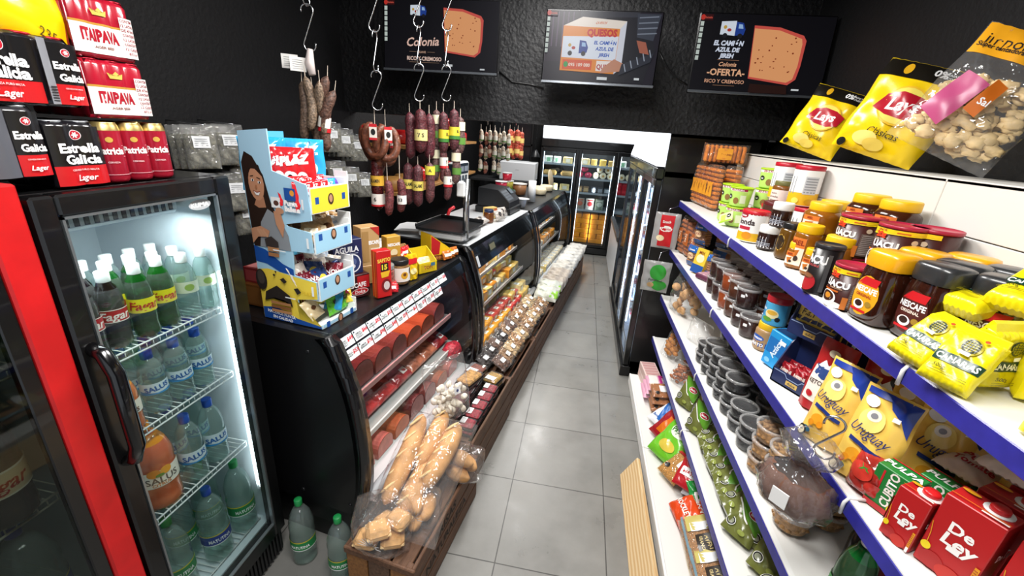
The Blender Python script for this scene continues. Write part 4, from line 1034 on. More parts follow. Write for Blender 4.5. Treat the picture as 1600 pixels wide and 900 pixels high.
# blue carton tray, navy display boxes
trayk = box_kit('blue_carton', .085, .06, .135, '#2196d8', {'F': [('r', -.038, .05, .038, .11, '#1b6fb8'), ('t', 'Azúcar', 0, .08, .02, '#dff0fb', {'rot': 78, 'b': .03}), ('e', -.02, .02, .012, .009, '#7fc4ea'), ('r', .005, .10, .03, .115, '#eef3f5')], 'T': [('r', -.036, -.022, .036, .022, '#12365f')]}, 'carton')
at(trayk, .775, 1.505, Z2, 'bright blue open carton at the edge of the second shelf', None, -66, 0, 4)
def display_box(w, d, h, hf, col):
    k = Kit('display_box', 'display box'); m = M(); t = .004
    m.box(-w / 2, -d / 2, 0, w / 2, d / 2, t); m.box(-w / 2, d / 2 - t, 0, w / 2, d / 2, h); m.box(-w / 2, -d / 2, 0, w / 2, -d / 2 + t, hf)
    for s in (-1, 1):
        m.prism([(-d / 2, 0), (d / 2, 0), (d / 2, h), (0, h * .75), (-d / 2, hf)], s * w / 2 - s * t, s * w / 2, lambda a, b, q: (q, a, b))
    k.root = m.mesh('display_box', pm(col, .4)); return k
nv = display_box(.15, .10, .18, .05, '#1d2a55')
p = Print(); p.on(flat(-.05), [('l', [(-.07, .046), (-.03, .046), (-.02, .034), (.02, .034), (.03, .046), (.07, .046)], .003, '#8fa3c8'), ('r', -.02, .012, .02, .028, '#c9a95a'), ('t', 'dulce', 0, .02, .009, '#2a2a3a', {})], .2); nv.part('label', p.mesh('label'))
nv1 = nv.put(X((.83, 1.42, Z2 + .165), R(-60)), 'upper navy display box holding little yellow packs', 'navy display boxes')
nv.put(X((.80, 1.37, Z2), R(-60)), 'lower navy display box at the shelf edge holding red sweets', 'navy display boxes')
nv.put(X((.925, 1.29, Z2), R(-60)), 'navy display box behind the red pouch showing its printed side', 'navy display boxes')
sy = pack_kit('pudding_sachet', .085, .11, .03, '#e3c45a', [('r', -.04, .01, .04, .10, '#e8cf6a'), ('t', 'Flan', 0, .075, .02, '#4a3a2a', {'sh': .2}), ('r', -.035, .045, .035, .058, '#1d2a55'), ('e', .0, .028, .018, .012, '#c98a2a'), ('r', -.04, .095, .04, .108, '#1d2a55')], 'sachet', 11)
for q in range(4):
    d = Vector((math.cos(R(-60)), math.sin(R(-60)), 0)); nrm = Vector((-d.y, d.x, 0))
    pp = Vector((.83, 1.42, 0)) + d * (-.035 + .07 * (q % 2)) + nrm * (-.022 + .04 * (q // 2))
    at(sy, pp.x, pp.y, Z2 + .171, f'little yellow sachet in the upper navy box, {["front left", "front right", "rear left", "rear right"][q]}', 'yellow sachets', -60, -6)
sr = pack_kit('sweet_sachet', .05, .06, .022, '#9a1c26', [('r', -.02, .02, .02, .04, '#e9dcd2'), ('t', 'DULCE', 0, .03, .007, '#9a1c26', {})], 'sachet', 12)
for q in range(6):
    pp = Vector((.80, 1.37, 0)) + d * (-.048 + .048 * (q % 3)) + nrm * (-.02 + .035 * (q // 3))
    at(sr, pp.x, pp.y, Z2 + .008, f'red and white sachet in the lower navy box, {["front", "rear"][q // 3]} row, {["far", "middle", "near"][q % 3]} one', 'red sachets', -60, -10)
# red sauce pouches
kp = [('r', -.037, .03, .037, .14, '#efe6dc'), ('p', [(-.034, .145), (.034, .145), (.03, .115), (0, .105), (-.03, .115)], '#2f4a86'), ('p', [(-.03, .14), (-.012, .165), (0, .15), (.014, .168), (.032, .14)], '#dfe6ef'), ('t', 'KETCHUP', 0, .092, .0125, '#3a2a26', {'b': .02, 'w': .062}), ('e', -.015, .052, .012, .010, '#b5202a'), ('e', .02, .05, .013, .011, '#3a4a66'), ('e', 0, .19, .016, .011, '#f0e3c8'), ('e', .026, .172, .012, .016, '#1c1717')]
kpk = pack_kit('sauce_pouch', .105, .225, .055, '#a31c20', kp, 'pouch', 13, True)
at(kpk, .785, 1.245, Z2, 'red sauce pouch standing at the shelf edge beside the navy boxes', 'red sauce pouches', -64, -6)
at(kpk, .885, 1.175, Z2, 'red sauce pouch behind the first yellow pouch', 'red sauce pouches', -50, -6)
at(kpk, .965, 1.13, Z2, 'red sauce pouch at the back of the second shelf', 'red sauce pouches', -50, -4)
# yellow dulce pouches with blue tops
up_ = [('p', [(-.008, .23), (.054, .23), (.054, .15), (.034, .185), (.008, .2)], '#1f3a93'), ('r', -.05, .215, .0, .23, '#1f3a93'), ('e', -.012, .158, .026, .03, '#f3d878'), ('e', -.012, .17, .014, .014, '#efe9d8'), ('e', -.012, .17, .007, .007, '#8a8a90'), ('e', -.03, .2, .016, .014, '#eef0f2'), ('t', 'Uruguay', -.004, .128, .026, '#27336e', {'b': .0, 'w': .082, 'sh': .25, 'rot': -8}), ('p', [(-.034, .106), (.036, .092), (.036, .082), (-.034, .096)], '#1f3278'), ('e', -.012, .066, .015, .015, '#e09a24'), ('e', -.022, .052, .008, .009, '#d98a1c'), ('e', .0, .056, .008, .009, '#d98a1c'), ('e', -.026, .028, .012, .009, '#2a6a8a'), ('e', -.036, .018, .013, .016, '#1c1c1e'), ('e', -.036, .018, .009, .011, '#e8e0c0'), ('r', .022, .18, .036, .19, '#eef0f2')]
upk = pack_kit('dessert_pouch', .115, .235, .07, '#efc65a', up_, 'pouch', 14, True, rough=.28, wr=.004)
UPG = 'yellow dessert pouches with blue tops'
stand(upk, 1268, 694, Z2, 'yellow pouch with a blue top next to the red sauce pouch', UPG, -62, -8, dx=.025, dy=.01)
stand(upk, 1320, 750, Z2, 'yellow pouch with a blue top at the shelf edge, largest in view', UPG, -58, -8, dx=.025, dy=.01)
for x, y, l in [(.875, 1.03, 'behind the largest one'), (.885, .945, 'third in the row, tops leaning together'), (.955, .905, 'at the back beside a shadowed pouch'), (.96, .80, 'at the back over the tomato cartons')]:
    at(upk, x, y, Z2, f'yellow pouch with a blue top, {l}', UPG, -40, -4)
# tomato bag and cartons
tb, sf = pillow(.09, .10, .07, 3, 3, 15, .005); k = Kit('tomato_sauce_bag', 'bag', tb.mesh('tomato_sauce_bag', pm('#a02a22', .15, coat=.4, var=.3, vs=18)))
p = Print(.001); p.on(sf, [('e', -.014, .06, .026, .022, '#c2382c'), ('p', [(-.02, .08), (-.01, .072), (0, .081), (-.005, .07), (.003, .063), (-.01, .066), (-.02, .063), (-.015, .07)], '#3f8a34'), ('e', .022, .033, .018, .016, '#b8322a')], .015); k.part('label', p.mesh('label', .2))
at(k, .742, .905, Z2, 'shiny red bag of tomato sauce at the shelf edge', None, -60, -8)
gc = box_kit('tomato_carton', .075, .05, .108, '#1f7a34', {'F': [('t', 'CUBITO', 0, .062, .017, '#f4f0e8', {'rot': 90, 'b': .03}), ('r', -.022, .02, -.018, .1, '#c5202a'), ('e', .02, .02, .012, .014, '#e9d21c'), ('r', -.037, 0, .037, .014, '#b5242a')], 'T': [('t', 'PULPA', 0, .0, .018, '#f0f0ea', {'b': .03}), ('r', -.037, .02, .037, .024, '#c5202a')], 'R': [('e', 0, .06, .018, .018, '#c23a2a'), ('r', -.024, .08, .024, .1, '#eef0ea')]}, 'carton')
at(gc, .765, .865, Z2, 'green tomato carton at the shelf edge beside the tomato bag', 'green tomato cartons', -62)
at(gc, .84, .85, Z2, 'green tomato carton behind the front green one', 'green tomato cartons', -62)
at(gc, .92, .83, Z2, 'green tomato carton at the back of the second shelf', 'green tomato cartons', -62)
wpk = pack_kit('pasta_sauce_sachet', .10, .13, .03, '#e9d8cc', [('r', -.046, .09, .046, .12, '#2f7a3a'), ('t', 'Pulpa', 0, .065, .02, '#b0202a', {'b': .03}), ('t', 'Tomate', 0, .04, .016, '#b0202a', {'b': .03}), ('e', .02, .105, .016, .012, '#c2382c')], 'sachet', 17)
at(wpk, .86, .86, Z2 + .112, 'pale sachet with red lettering lying on the green cartons, left one', 'pale tomato sachets', -62, -82)
at(wpk, .94, .80, Z2 + .167, 'pale sachet with red lettering lying by the red cartons', 'pale tomato sachets', -62, -82)
def deley(w, d, h):
    F = [('t', 'De', .0, h * .66, h * .13, '#f6f2ee', {'b': .03}), ('t', 'Ley', .004, h * .50, h * .15, '#f6f2ee', {'b': .03, 'sh': .1}), ('e', -w * .22, h * .12, w * .22, h * .11, '#a51c1c'), ('e', w * .12, h * .08, w * .24, h * .10, '#bb2a20'), ('e', -w * .40, h * .26, w * .09, h * .055, '#e8cf1c'), ('l', [(-w * .4, h * .3), (-w * .42, h * .45), (-w * .47, h * .6)], .0012, '#d8941c'), ('r', w * .40, h * .10, w * .48, h * .40, '#e09a1c'), ('r', w * .40, 0, w * .48, h * .10, '#efece6'), ('r', -w * .1, h * .37, w * .12, h * .44, '#f1efec')] + [('r', w * .41, h * (.12 + .035 * q), w * .47, h * (.13 + .035 * q), '#a8341a') for q in range(8)]
    T = [('e', -w * .3, d * .2, w * .16, d * .09, '#e2a01c'), ('r', -w * .48, -d * .36, w * .48, -d * .33, '#c9761c'), ('r', w * .05, -d * .47, w * .48, -d * .40, '#e5e0da')]
    k = box_kit('tomato_carton', w, d, h, '#b01a1c', {'F': F, 'T': T, 'R': [('t', 'De Ley', 0, h * .6, h * .09, '#f6f2ee', {'b': .03, 'w': d * .8})], 'L': [('r', -d * .3, h * .2, d * .3, h * .7, '#951416')]}, 'carton')
    m = M().lathe([(.014, h), (.014, h + .009), (.012, h + .012), (.001, h + .012)], 16, cx=w * .18, cy=d * .12); k.part('cap', m.mesh('cap', pm('#c81e22', .3)))
    m = M().lathe([(.021, h), (.021, h + .002), (.0, h + .002)], 18, cx=w * .18, cy=d * .12); k.part('collar', m.mesh('collar', WHITE))
    return k
dl = deley(.085, .062, .165); dls = deley(.055, .045, .125)
DG = 'red tomato pulp cartons'
at(dls, .742, .785, Z2, 'small red tomato carton at the shelf edge next to the green carton', DG, -62)
at(dl, .79, .725, Z2, 'big red tomato carton with white lettering facing the aisle', DG, -60)
at(dl, .865, .755, Z2, 'big red tomato carton with a round cap, second row', DG, -60)
at(dl, .94, .78, Z2, 'big red tomato carton at the back, third row', DG, -60)
at(dl, .84, .635, Z2, 'big red tomato carton cut by the bottom edge of the photo, front one', DG, -60)
at(dl, .915, .665, Z2, 'big red tomato carton cut by the photo edge, behind the front one', DG, -60)
# --- third shelf
cb, sf = pillow(.24, .27, .16, 2.6, 2.6, 18, .012); k = Kit('biscuit_bag', 'biscuits', cb.mesh('biscuit_bag', FILM)); m = M(); rr = random.Random(3)
for q in range(26):
    c = (rr.uniform(-.08, .08), rr.uniform(-.045, .045), .03 + rr.random() * .17); st = len(m.v)
    m.lathe([(.001, -.012), (.024, -.01), (.03, 0), (.024, .012), (.001, .014)], 12); m.xf(Matrix.Translation(c) @ Matrix.Rotation(rr.uniform(0, 3), 4, 'X') @ Matrix.Rotation(rr.uniform(0, 3), 4, 'Y'), st)
k.part('round_biscuits', m.mesh('round_biscuits', pm('#c89a66', .65, var=.25, vs=30)), 'stuff'); p = Print(.002); p.on(sf, [('r', -.03, .10, .0, .135, '#eef0f2')]); k.part('price_sticker', p.mesh('price_sticker'))
at(k, .775, 2.84, Z3, 'clear bag of round rusks at the far end of the third shelf', None, -60, -6)
em_bag, sf = pillow(.16, .14, .07, 2.6, 2.6, 19, .012); k = Kit('plastic_bag', 'bag', em_bag.mesh('plastic_bag', FILM))
at(k, .77, 2.40, Z3, 'crumpled empty clear bag in front of the dark tubs', None, -60, -10)
olive = tub_kit('olive_tub', .046, .052, .058, pm('#14161b', .3, bump=.6, bs=80), LIDC, 'tub', n=20, fillh=.84)
nut = tub_kit('walnut_tub', .049, .055, .064, pm('#a47a4a', .6, var=.35, vs=60, bump=.4, bs=120), LIDC, 'tub', n=20, fillh=.86, lumps=16)
nutY = tub_kit('walnut_tub', .049, .055, .064, pm('#b08650', .6, var=.35, vs=60, bump=.4, bs=120), LIDC, 'tub', n=20, fillh=.86, lumps=16)
p = Print(.0012); p.on(face_z(.064), [('p', [(-.016, -.012), (.012, -.004), (.012, .004), (-.016, -.004)], '#e6e61c'), ('p', [(-.012, .006), (.016, .014), (.016, .022), (-.012, .014)], '#e6e61c')]); p.on(cyl(.055), [('r', -.014, .02, .014, .042, '#e6d41c')]); nutY.part('yellow_label', p.mesh('yellow_label'))
OG = 'tubs of black olives'; ordn = ['first', 'second', 'third', 'fourth', 'fifth', 'sixth', 'seventh', 'eighth', 'ninth', 'tenth']
for r_, (x, y0, n, lv) in enumerate([(.765, 1.50, 7, [2, 2, 3, 3, 3, 3, 2]), (.88, 1.545, 7, [3, 3, 4, 4, 4, 4, 3])]):
    for q in range(n):
        for l in range(lv[q]):
            at(olive, x, y0 + q * .1135, Z3 + l * .0598, f'black olive tub, {["front", "back"][r_]} row, {ordn[q]} stack from the walnuts, {["bottom", "second up", "third up", "fourth up"][l]}', OG, 10 * q)
NG2 = 'tubs of shelled walnuts'
for r_, (x, y0, n, lv) in enumerate([(.77, 1.14, 3, [3, 3, 3]), (.888, 1.18, 3, [4, 4, 4])]):
    for q in range(n):
        for l in range(lv[q]):
            at(nutY if (q < 2 and l >= lv[q] - 2) else nut, x, y0 + q * .1195, Z3 + l * .0658, f'walnut tub, {["front", "back"][r_]} row, {ordn[q]} stack from the cocoa bag, {["bottom", "second up", "third up", "fourth up"][l]}', NG2, 20 * q - 50)
# bag of cocoa hanging by a hook from the second shelf's rail
m = M()
def sack(u, v):
    a = 2 * PI * u; z = v
    pr_ = [(0, .0), (.045, .004), (.075, .03), (.082, .06), (.068, .10), (.030, .125), (.026, .135), (.05, .16), (.06, .19), (.035, .215), (.03, .22)]
    q = z * (len(pr_) - 1); i = min(int(q), len(pr_) - 2); t = q - i
    r = pr_[i][0] * (1 - t) + pr_[i + 1][0] * t; zz = pr_[i][1] * (1 - t) + pr_[i + 1][1] * t
    r *= 1 + .10 * math.sin(7 * a + 12 * z) * min(1, z * 2) + .06 * math.sin(13 * a + 3)
    return (r * math.cos(a), r * .8 * math.sin(a), zz)
m.grid(sack, 36, 30, 0, True, True)
k = Kit('cocoa_bag', 'bag', m.mesh('cocoa_bag', gm('#f2efee', .7, .08, milk=.05, bump=.8, bs=30)))
m = M()
def fillc(u, v):
    a = 2 * PI * u; x, y, z = sack(u, v * .42); return (x * .95, y * .95, z + .003)
m.grid(fillc, 30, 12, 0, True, True); k.part('cocoa_powder', m.mesh('cocoa_powder', pm('#6e4a3a', .8, bump=.3, bs=20)), 'stuff')
m = M().box(-.018, -.075, .05, .018, -.072, .09); k.part('price_sticker', m.mesh('price_sticker', WHITE))
pc = onx(1232, 795, .625); cz = pc.z
k.put(X((.622, pc.y, cz - .0), R(-50), sc=1.08), 'tied clear bag of brown cocoa powder hanging in front of the third shelf')
def s_hook(name, h, r, w, mat=STEEL):
    """an S-shaped wire hook hanging from z = h down to z = 0"""
    up = [(r * math.cos(a), 0, h - r + r * math.sin(a)) for a in [R(200) - R(230) * q / 14 for q in range(15)]]
    lo = [(r * math.cos(a), 0, r + r * math.sin(a)) for a in [R(150) + R(230) * q / 14 for q in range(15)]]
    m = M().tube(up + lo, w, 8); return Kit(name, 'hook', m.mesh(name, mat))
hk = s_hook('wire_hook', .15, .026, .0035)
hk.put(X((.66, pc.y + .01, cz + .165), R(-30), sc=.8), 'steel wire hook over the blue rail holding the cocoa bag')
# bottles, jars and packs at the near end of the third shelf
def bottle_kit(name, r, h, liquid, cap, prints=None, tint='#f2f7f5', cat='bottle', level=.9, n=20, wave=0.0, milk=.03):
    k = Kit(name, cat)
    body = [(r * .75, 0), (r * .96, .008), (r, .02), (r * (1 - wave), h * .22), (r, h * .32), (r * (1 - wave), h * .44), (r, h * .56), (r * .97, h * .64), (r * .80, h * .76), (r * .50, h * .86), (.014, h * .92), (.0135, h - .018)]
    if liquid:
        L = [(a * .97, z + .002) for a, z in body if z < h * level]; L.append((L[-1][0] * .97, min(h * level, L[-1][1] + .01)))
        k.root = M().lathe(body, n, capt=False).mesh(name, gm(tint, .55, .03, milk=milk)); k.part('drink', M().lathe(L, n).mesh('drink', liquid))
    else: k.root = M().lathe(body, n, capt=False).mesh(name, gm(tint, .55, .03, milk=milk))
    c = M().lathe([(.0155, h - .022), (.016, h - .018), (.016, h - .002), (.013, h), (.001, h)], 16); k.part('cap', c.mesh('cap', pm(cap, .35)))
    if prints: k.part('label', prints.mesh('label'))
    return k
gsoda = bottle_kit('soda_bottle', .04, .26, pm('#0f6a2a', .12, coat=.4), '#eef0ee', (lambda p: (p.on(cyl(.0408), [('r', -.06, .07, .06, .115, '#2fa03a'), ('r', -.02, .08, .02, .095, '#f0f0f0')], .012), p)[1])(Print()), '#5fc487')
at(gsoda, .775, .875, Z3, 'green soda bottle with a white cap at the bottom edge of the photo')
wineb = bottle_kit('sauce_bottle', .03, .22, pm('#141012', .15, coat=.3), '#2a4a9a', None, '#7a7a80')
at(wineb, .86, .99, Z3, 'dark sauce bottle with a blue cap beside the hanging cocoa bag', 'dark bottles on the third shelf')
at(wineb, .88, .82, Z3, 'dark sauce bottle with a blue cap behind the green soda bottle', 'dark bottles on the third shelf')
rj = jar_kit('jam_jar', .04, .12, pm('#4a0f14', .15, coat=.3), pm('#7a1a20', .35), .02)
at(rj, .87, .90, Z3, 'dark red jam jar in the shadow behind the cocoa bag', None, 0)
# --- fourth shelf
bt, sf = pillow(.17, .24, .05, 2.6, 2.6, 25, .006); k = Kit('pastry_bag', 'pastries', bt.mesh('pastry_bag', FILM)); m = M(); rr = random.Random(8)
for q in range(20): m.ball((rr.uniform(-.06, .06), rr.uniform(-.008, .008), .03 + .18 * rr.random()), .019, 9, 6, 0, 1.5, .8, 1, .25, q)
k.part('pastries', m.mesh('pastries', pm('#b4742c', .6, var=.35, vs=30)), 'stuff')
at(k, .745, 2.86, Z4 + .0, 'clear bag of glazed pastries standing at the far end of the fourth shelf', None, -66, -20)
pb, sf = pillow(.17, .15, .05, 3, 3, 26, .004); k = Kit('peanut_packet', 'nuts', pb.mesh('peanut_packet', FILM)); m = M()
for q in range(60): m.ball((rr.uniform(-.068, .068), rr.uniform(-.014, .014), .015 + .115 * rr.random()), .010, 7, 5, 0, 1.5, .9, 1, .2, q)
k.part('peanuts', m.mesh('peanuts', pm('#a5623a', .6, var=.3, vs=30)), 'stuff')
at(k, .75, 2.50, Z4, 'clear packet of red skinned peanuts at the edge of the fourth shelf', None, -60, -25)
at(k, .88, 2.72, Z4, 'clear packet of red skinned peanuts behind the pastry bag', None, -60, -25)
gp = [('p', [(-.062, .165), (.062, .165), (.062, .05), (.0, .09), (-.045, .135)], '#5f9a2e'), ('e', .026, .115, .028, .017, '#f3f1ee'), ('e', .026, .115, .025, .014, '#b81d2c'), ('t', 'Isleña', .026, .115, .011, '#ffffff', {'b': .03}), ('l', [(-.06, .14), (-.04, .125), (0, .082), (.062, .044)], .006, '#f1f3ea'), ('e', -.036, .045, .019, .019, '#efefe8'), ('e', -.036, .045, .0165, .0165, '#15161c'), ('e', -.036, .045, .012, .012, '#8c8f7a'), ('e', .02, .03, .014, .010, '#8f9a4a')]
olp = pack_kit('olive_pouch', .125, .17, .05, '#6a6f38', gp, 'pouch', 31, True, rough=.2, wr=.004, bump=.3)
PGp = 'green olive pouches on the fourth shelf'
sp_ = [(.74, 2.27, -60, -22, 'leaning out at the far end, front'), (.80, 2.13, -55, -22, 'leaning out at the far end, second'), (.86, 2.30, -60, -10, 'behind the far leaning pair'), (.75, 2.03, -60, -18, 'next to the gap in the row'), (.87, 2.06, -60, -10, 'in the second row by the gap')]
for x, y, rz, rx, l in sp_: at(olp, x, y, Z4, f'green olive pouch {l}', PGp, rz, rx)
# lying rows of pouches
for q in range(6):
    y = 1.90 - q * .085; at(olp, .735 , y, Z4 + .03 + .012 * (q % 2), f'green olive pouch lying tilted in the front row, {ordn[q]} from the far end', PGp, -90 + 4 * (q % 3 - 1), -68)
    if q < 5: at(olp, .885, y - .02, Z4 + .045, f'green olive pouch lying tilted in the back row, {ordn[q]} from the far end', PGp, -92, -62)
at(olp, .76, 1.38, Z4 + .0, 'green olive pouch fallen forward beside the empty patch of shelf', PGp, -52, -40); at(olp, .85, 1.33, Z4, 'green olive pouch behind the fallen one', PGp, -50, -20); at(olp, .81, 1.23, Z4, 'green olive pouch beside the hanging cocoa bag, low down', PGp, -50, -40)
for q, (x, y) in enumerate([(.735, 1.10), (.735, .985), (.735, .875)]): at(olp, x, y, Z4 + .03, f'large green olive pouch lying near the bottom of the photo, {ordn[q]} from the top', PGp, -88, -70, sc=1.25)
# --- bottom shelf
eg = box_kit('egg_carton', .26, .12, .06, '#e6cdc6', {'F': [('r', -.12, .01, .12, .05, '#d8b8b0')], 'T': [('r', -.12 + q * .04, -.05, -.09 + q * .04, .05, '#c99a98') for q in range(6)]}, 'carton')
at(eg, .71, 3.08, Z0, 'flat pale pink carton at the far end of the bottom shelf', None, -85); at(eg, .71, 3.08, Z0 + .061, 'flat pale pink carton stacked on the lower one', None, -85)
pkt = pack_kit('noodle_packet', .2, .16, .045, '#d9a0b8', [('r', -.09, .09, .09, .15, '#b02a78'), ('r', -.09, .02, .09, .08, '#e9e2dc'), ('t', 'Fideos', 0, .12, .022, '#ffffff', {})], 'packet', 33)
ord2 = ['lowest', 'middle', 'top']
for q in range(3): at(pkt, .63 + .01 * q, 2.90 - .01 * q, Z0 + .022 + q * .04, f'pink and white noodle packet stacked at the bottom shelf edge, {ord2[q]}', 'pink noodle packets', -90, -86)
def grain_pack(name, W, H, T, col, its, seed, film='#fdf6ea'):
    m, sf = pillow(W, H, T, 4, 5, seed, .005); k = Kit(name, 'packet', m.mesh(name, gm(film, .6, .08, milk=.05, bump=.6, bs=26)))
    m2, _ = pillow(W * .95, H * .93, T * .92, 4, 5, seed, .004); m2.xf(Matrix.Translation((0, 0, H * .03))); k.part('grain', m2.mesh('grain', pm(col, .75, var=.4, vs=150, bump=.8, bs=260)), 'stuff')
    if its: p = Print(.0012); p.on(sf, its, .015); k.part('label', p.mesh('label', .3))
    return k
ors = grain_pack('lentil_packet', .17, .22, .05, '#b5702c', [('r', -.08, .15, .08, .21, '#e8dccb'), ('r', -.03, .06, .05, .12, '#f0f0f0'), ('e', .06, .04, .014, .014, '#1a1a1a')], 35)
for q in range(3): at(ors, .66, 2.72 + .02 * q, Z0 + .025 + q * .045, f'clear packet of orange lentils on the bottom shelf, {ord2[q]} of the pile', 'lentil packets', -90, -85)
bl = pack_kit('flour_packet', .15, .20, .05, '#e8eaee', [('p', [(-.07, .19), (.0, .19), (.07, .03), (.0, .03)], '#2467b8'), ('p', [(.02, .19), (.05, .19), (.07, .1), (.07, .06)], '#9cc4e8'), ('t', 'Avena', -.02, .05, .02, '#2467b8', {})], 'packet', 36)
at(bl, .67, 2.53, Z0 + .02, 'white and blue packet lying on the bottom shelf past the crisps', None, -60, -65); at(ors, .80, 2.56, Z0 + .03, 'clear packet of orange lentils behind the blue and white packet', 'lentil packets', -90, -70)
rc = pack_kit('crisps_bag', .19, .25, .075, '#a01c26', [('p', [(-.05, .03), (.04, .03), (.06, .12), (-.03, .14)], '#d8701c'), ('t', 'TOSTADAS', 0, .18, .022, '#ffffff', {'b': .02, 'w': .15}), ('e', .03, .08, .025, .03, '#e8c24a')], 'crisps', 37, rough=.2, wr=.007)
gc2 = pack_kit('crisps_bag', .19, .27, .075, '#6fbf2e', [('e', 0, .17, .055, .04, '#e9f2e0'), ('t', 'Papas', 0, .17, .03, '#2f7a1c', {'b': .03}), ('e', 0, .07, .05, .03, '#d9c24a'), ('r', .03, .21, .07, .23, '#c5202a')], 'crisps', 38, rough=.2, wr=.007)
at(rc, .68, 2.36, Z0 + .02, 'dark red crisps bag lying on the bottom shelf behind the green one', 'crisps bags on the bottom shelf', -62, -50, sc=1.15)
at(gc2, .655, 2.19, Z0 + .02, 'bright green crisps bag lying on the bottom shelf', 'crisps bags on the bottom shelf', -56, -52, sc=1.15)
oc = grain_pack('corn_packet', .15, .19, .05, '#c9922a', [('r', .0, .09, .07, .16, '#eff0f0'), ('e', -.04, .06, .016, .016, '#1a1a1a'), ('r', -.07, .165, .07, .185, '#c5202a')], 39)
at(oc, .66, 2.03, Z0 + .02, 'clear packet of corn with a white label under the green crisps bag', None, -60, -62)
swe = [('#b5202a', 'red'), ('#2a62b0', 'blue'), ('#1f8a3a', 'green'), ('#c8ccd2', 'silver')]
for q, (x, y, c) in enumerate([(.78, 2.08, 0), (.84, 2.03, 1), (.73, 1.92, 0), (.79, 1.90, 3), (.86, 1.92, 2), (.90, 1.82, 0), (.83, 1.80, 2)]):
    kk = pack_kit('sweets_packet', .11, .14, .04, swe[c][0], [('r', -.04, .05, .04, .09, '#f0f0f0'), ('t', 'MASTI', 0, .07, .016, swe[c][0], {'b': .03})], 'sweets', 40 + q, rough=.2)
    at(kk, x, y, Z0 + .03 + .02 * (q % 3), f'{swe[c][1]} sweets packet on the bottom shelf, {["at the back under a blue one", "upper middle", "nearest the aisle", "striped and shiny", "beside the silver one", "farthest towards the panel", "beside the orange wafers"][q]}', 'jumbled sweets packets', -60 + 12 * q, -55, sc=1.2)
wf = pack_kit('wafer_packet', .14, .11, .045, '#d9481c', [('t', 'ROCKLETS', 0, .055, .022, '#f6efe6', {'b': .03, 'w': .12})], 'wafers', 47, rough=.2)
for q, (x, y) in enumerate([(.665, 1.765), (.74, 1.74), (.815, 1.72)]): at(wf, x, y, Z0 + .02 + .015 * q, f'orange red wafer packet in front of the grain packs, {["nearest the aisle", "middle one", "nearest the panel"][q]}', 'orange wafer packets', -80, -58, sc=1.2)
gr = grain_pack('grain_packet', .23, .20, .06, '#b3875a', [('r', -.105, .035, -.02, .165, '#c9bc6a'), ('r', -.06, .05, -.018, .15, '#eceef0'), ('r', .0, .06, .105, .15, '#2a2018'), ('t', 'AVENA', .055, .105, .02, '#d8c48a', {'b': .02, 'w': .085}), ('t', 'GRANOLA', .055, .08, .012, '#d8c48a', {'b': .02, 'w': .085}), ('r', -.11, .172, .11, .182, '#7a97a5'), ('r', -.11, .018, .11, .028, '#7a97a5')], 48)
for q, (x, y) in enumerate([(.70, 1.60), (.705, 1.44), (.71, 1.28)]): at(gr, x - .03, y, Z0 + .03, f'clear packet of grain on the bottom shelf, {["nearest the orange wafers", "in the middle of three", "closest to the camera"][q]}', 'grain packets', -90, -62, sc=1.15)
# --- packs hanging at the far end of the shelving
hp1, sf = pillow(.17, .26, .035, 3, 4, 51, .005); k = Kit('hanging_snack_bag', 'snack', hp1.mesh('hanging_snack_bag', gm('#f4f2f0', .6, .06, milk=.25, bump=.6, bs=24)))
p = Print(.001); p.on(sf, [('r', -.045, .02, .05, .245, '#c01a22'), ('e', .0, .15, .045, .022, '#f3efe9'), ('t', 'Rosquitas', 0, .15, .018, '#c01a22', {'b': .02, 'w': .075}), ('e', -.03, .08, .028, .022, '#e8d9b0'), ('t', 'Snack', 0, .20, .018, '#f3efe9', {})], .015); k.part('label', p.mesh('label', .25))
q1 = ony(1035, 388, 3.12); k.put(X((q1.x, 3.12, q1.z), R(-14), R(4)), 'red and clear snack bag hanging at the far end of the second shelf')
hp2, sf = pillow(.19, .24, .04, 3, 4, 52, .006); k = Kit('hanging_snack_bag', 'snack', hp2.mesh('hanging_snack_bag', gm('#f0f2ee', .6, .06, milk=.25, bump=.7, bs=24)))
p = Print(.001); p.on(sf, [('e', .01, .16, .06, .06, '#2f9a34'), ('e', .03, .06, .055, .04, '#2f9a34'), ('t', 'Porotitos', 0, .10, .018, '#222a22', {'w': .1}), ('e', -.03, .06, .025, .02, '#b89a6a')], .015); k.part('label', p.mesh('label', .25))
q2 = ony(1020, 455, 3.08); k.put(X((q2.x, 3.08, q2.z), R(-10), R(6)), 'green and silver snack bag hanging under the red one')
m = M().tube([(q1.x, 3.13, q1.z + .25), (q1.x + .0, 3.14, q1.z + .28), (q1.x + .06, 3.16, q1.z + .30)], .002, 6); tag(link('support_wire', m.mesh('support_wire', STEEL)), 'thin wire holding the red snack bag to the shelf end', 'wire')
m = M().tube([(q2.x, 3.09, q2.z + .235), (q2.x + .02, 3.15, q2.z + .28), (q2.x + .09, 3.17, q2.z + .31)], .002, 6); tag(link('support_wire', m.mesh('support_wire', STEEL)), 'thin wire holding the green snack bag to the shelf end', 'wire')
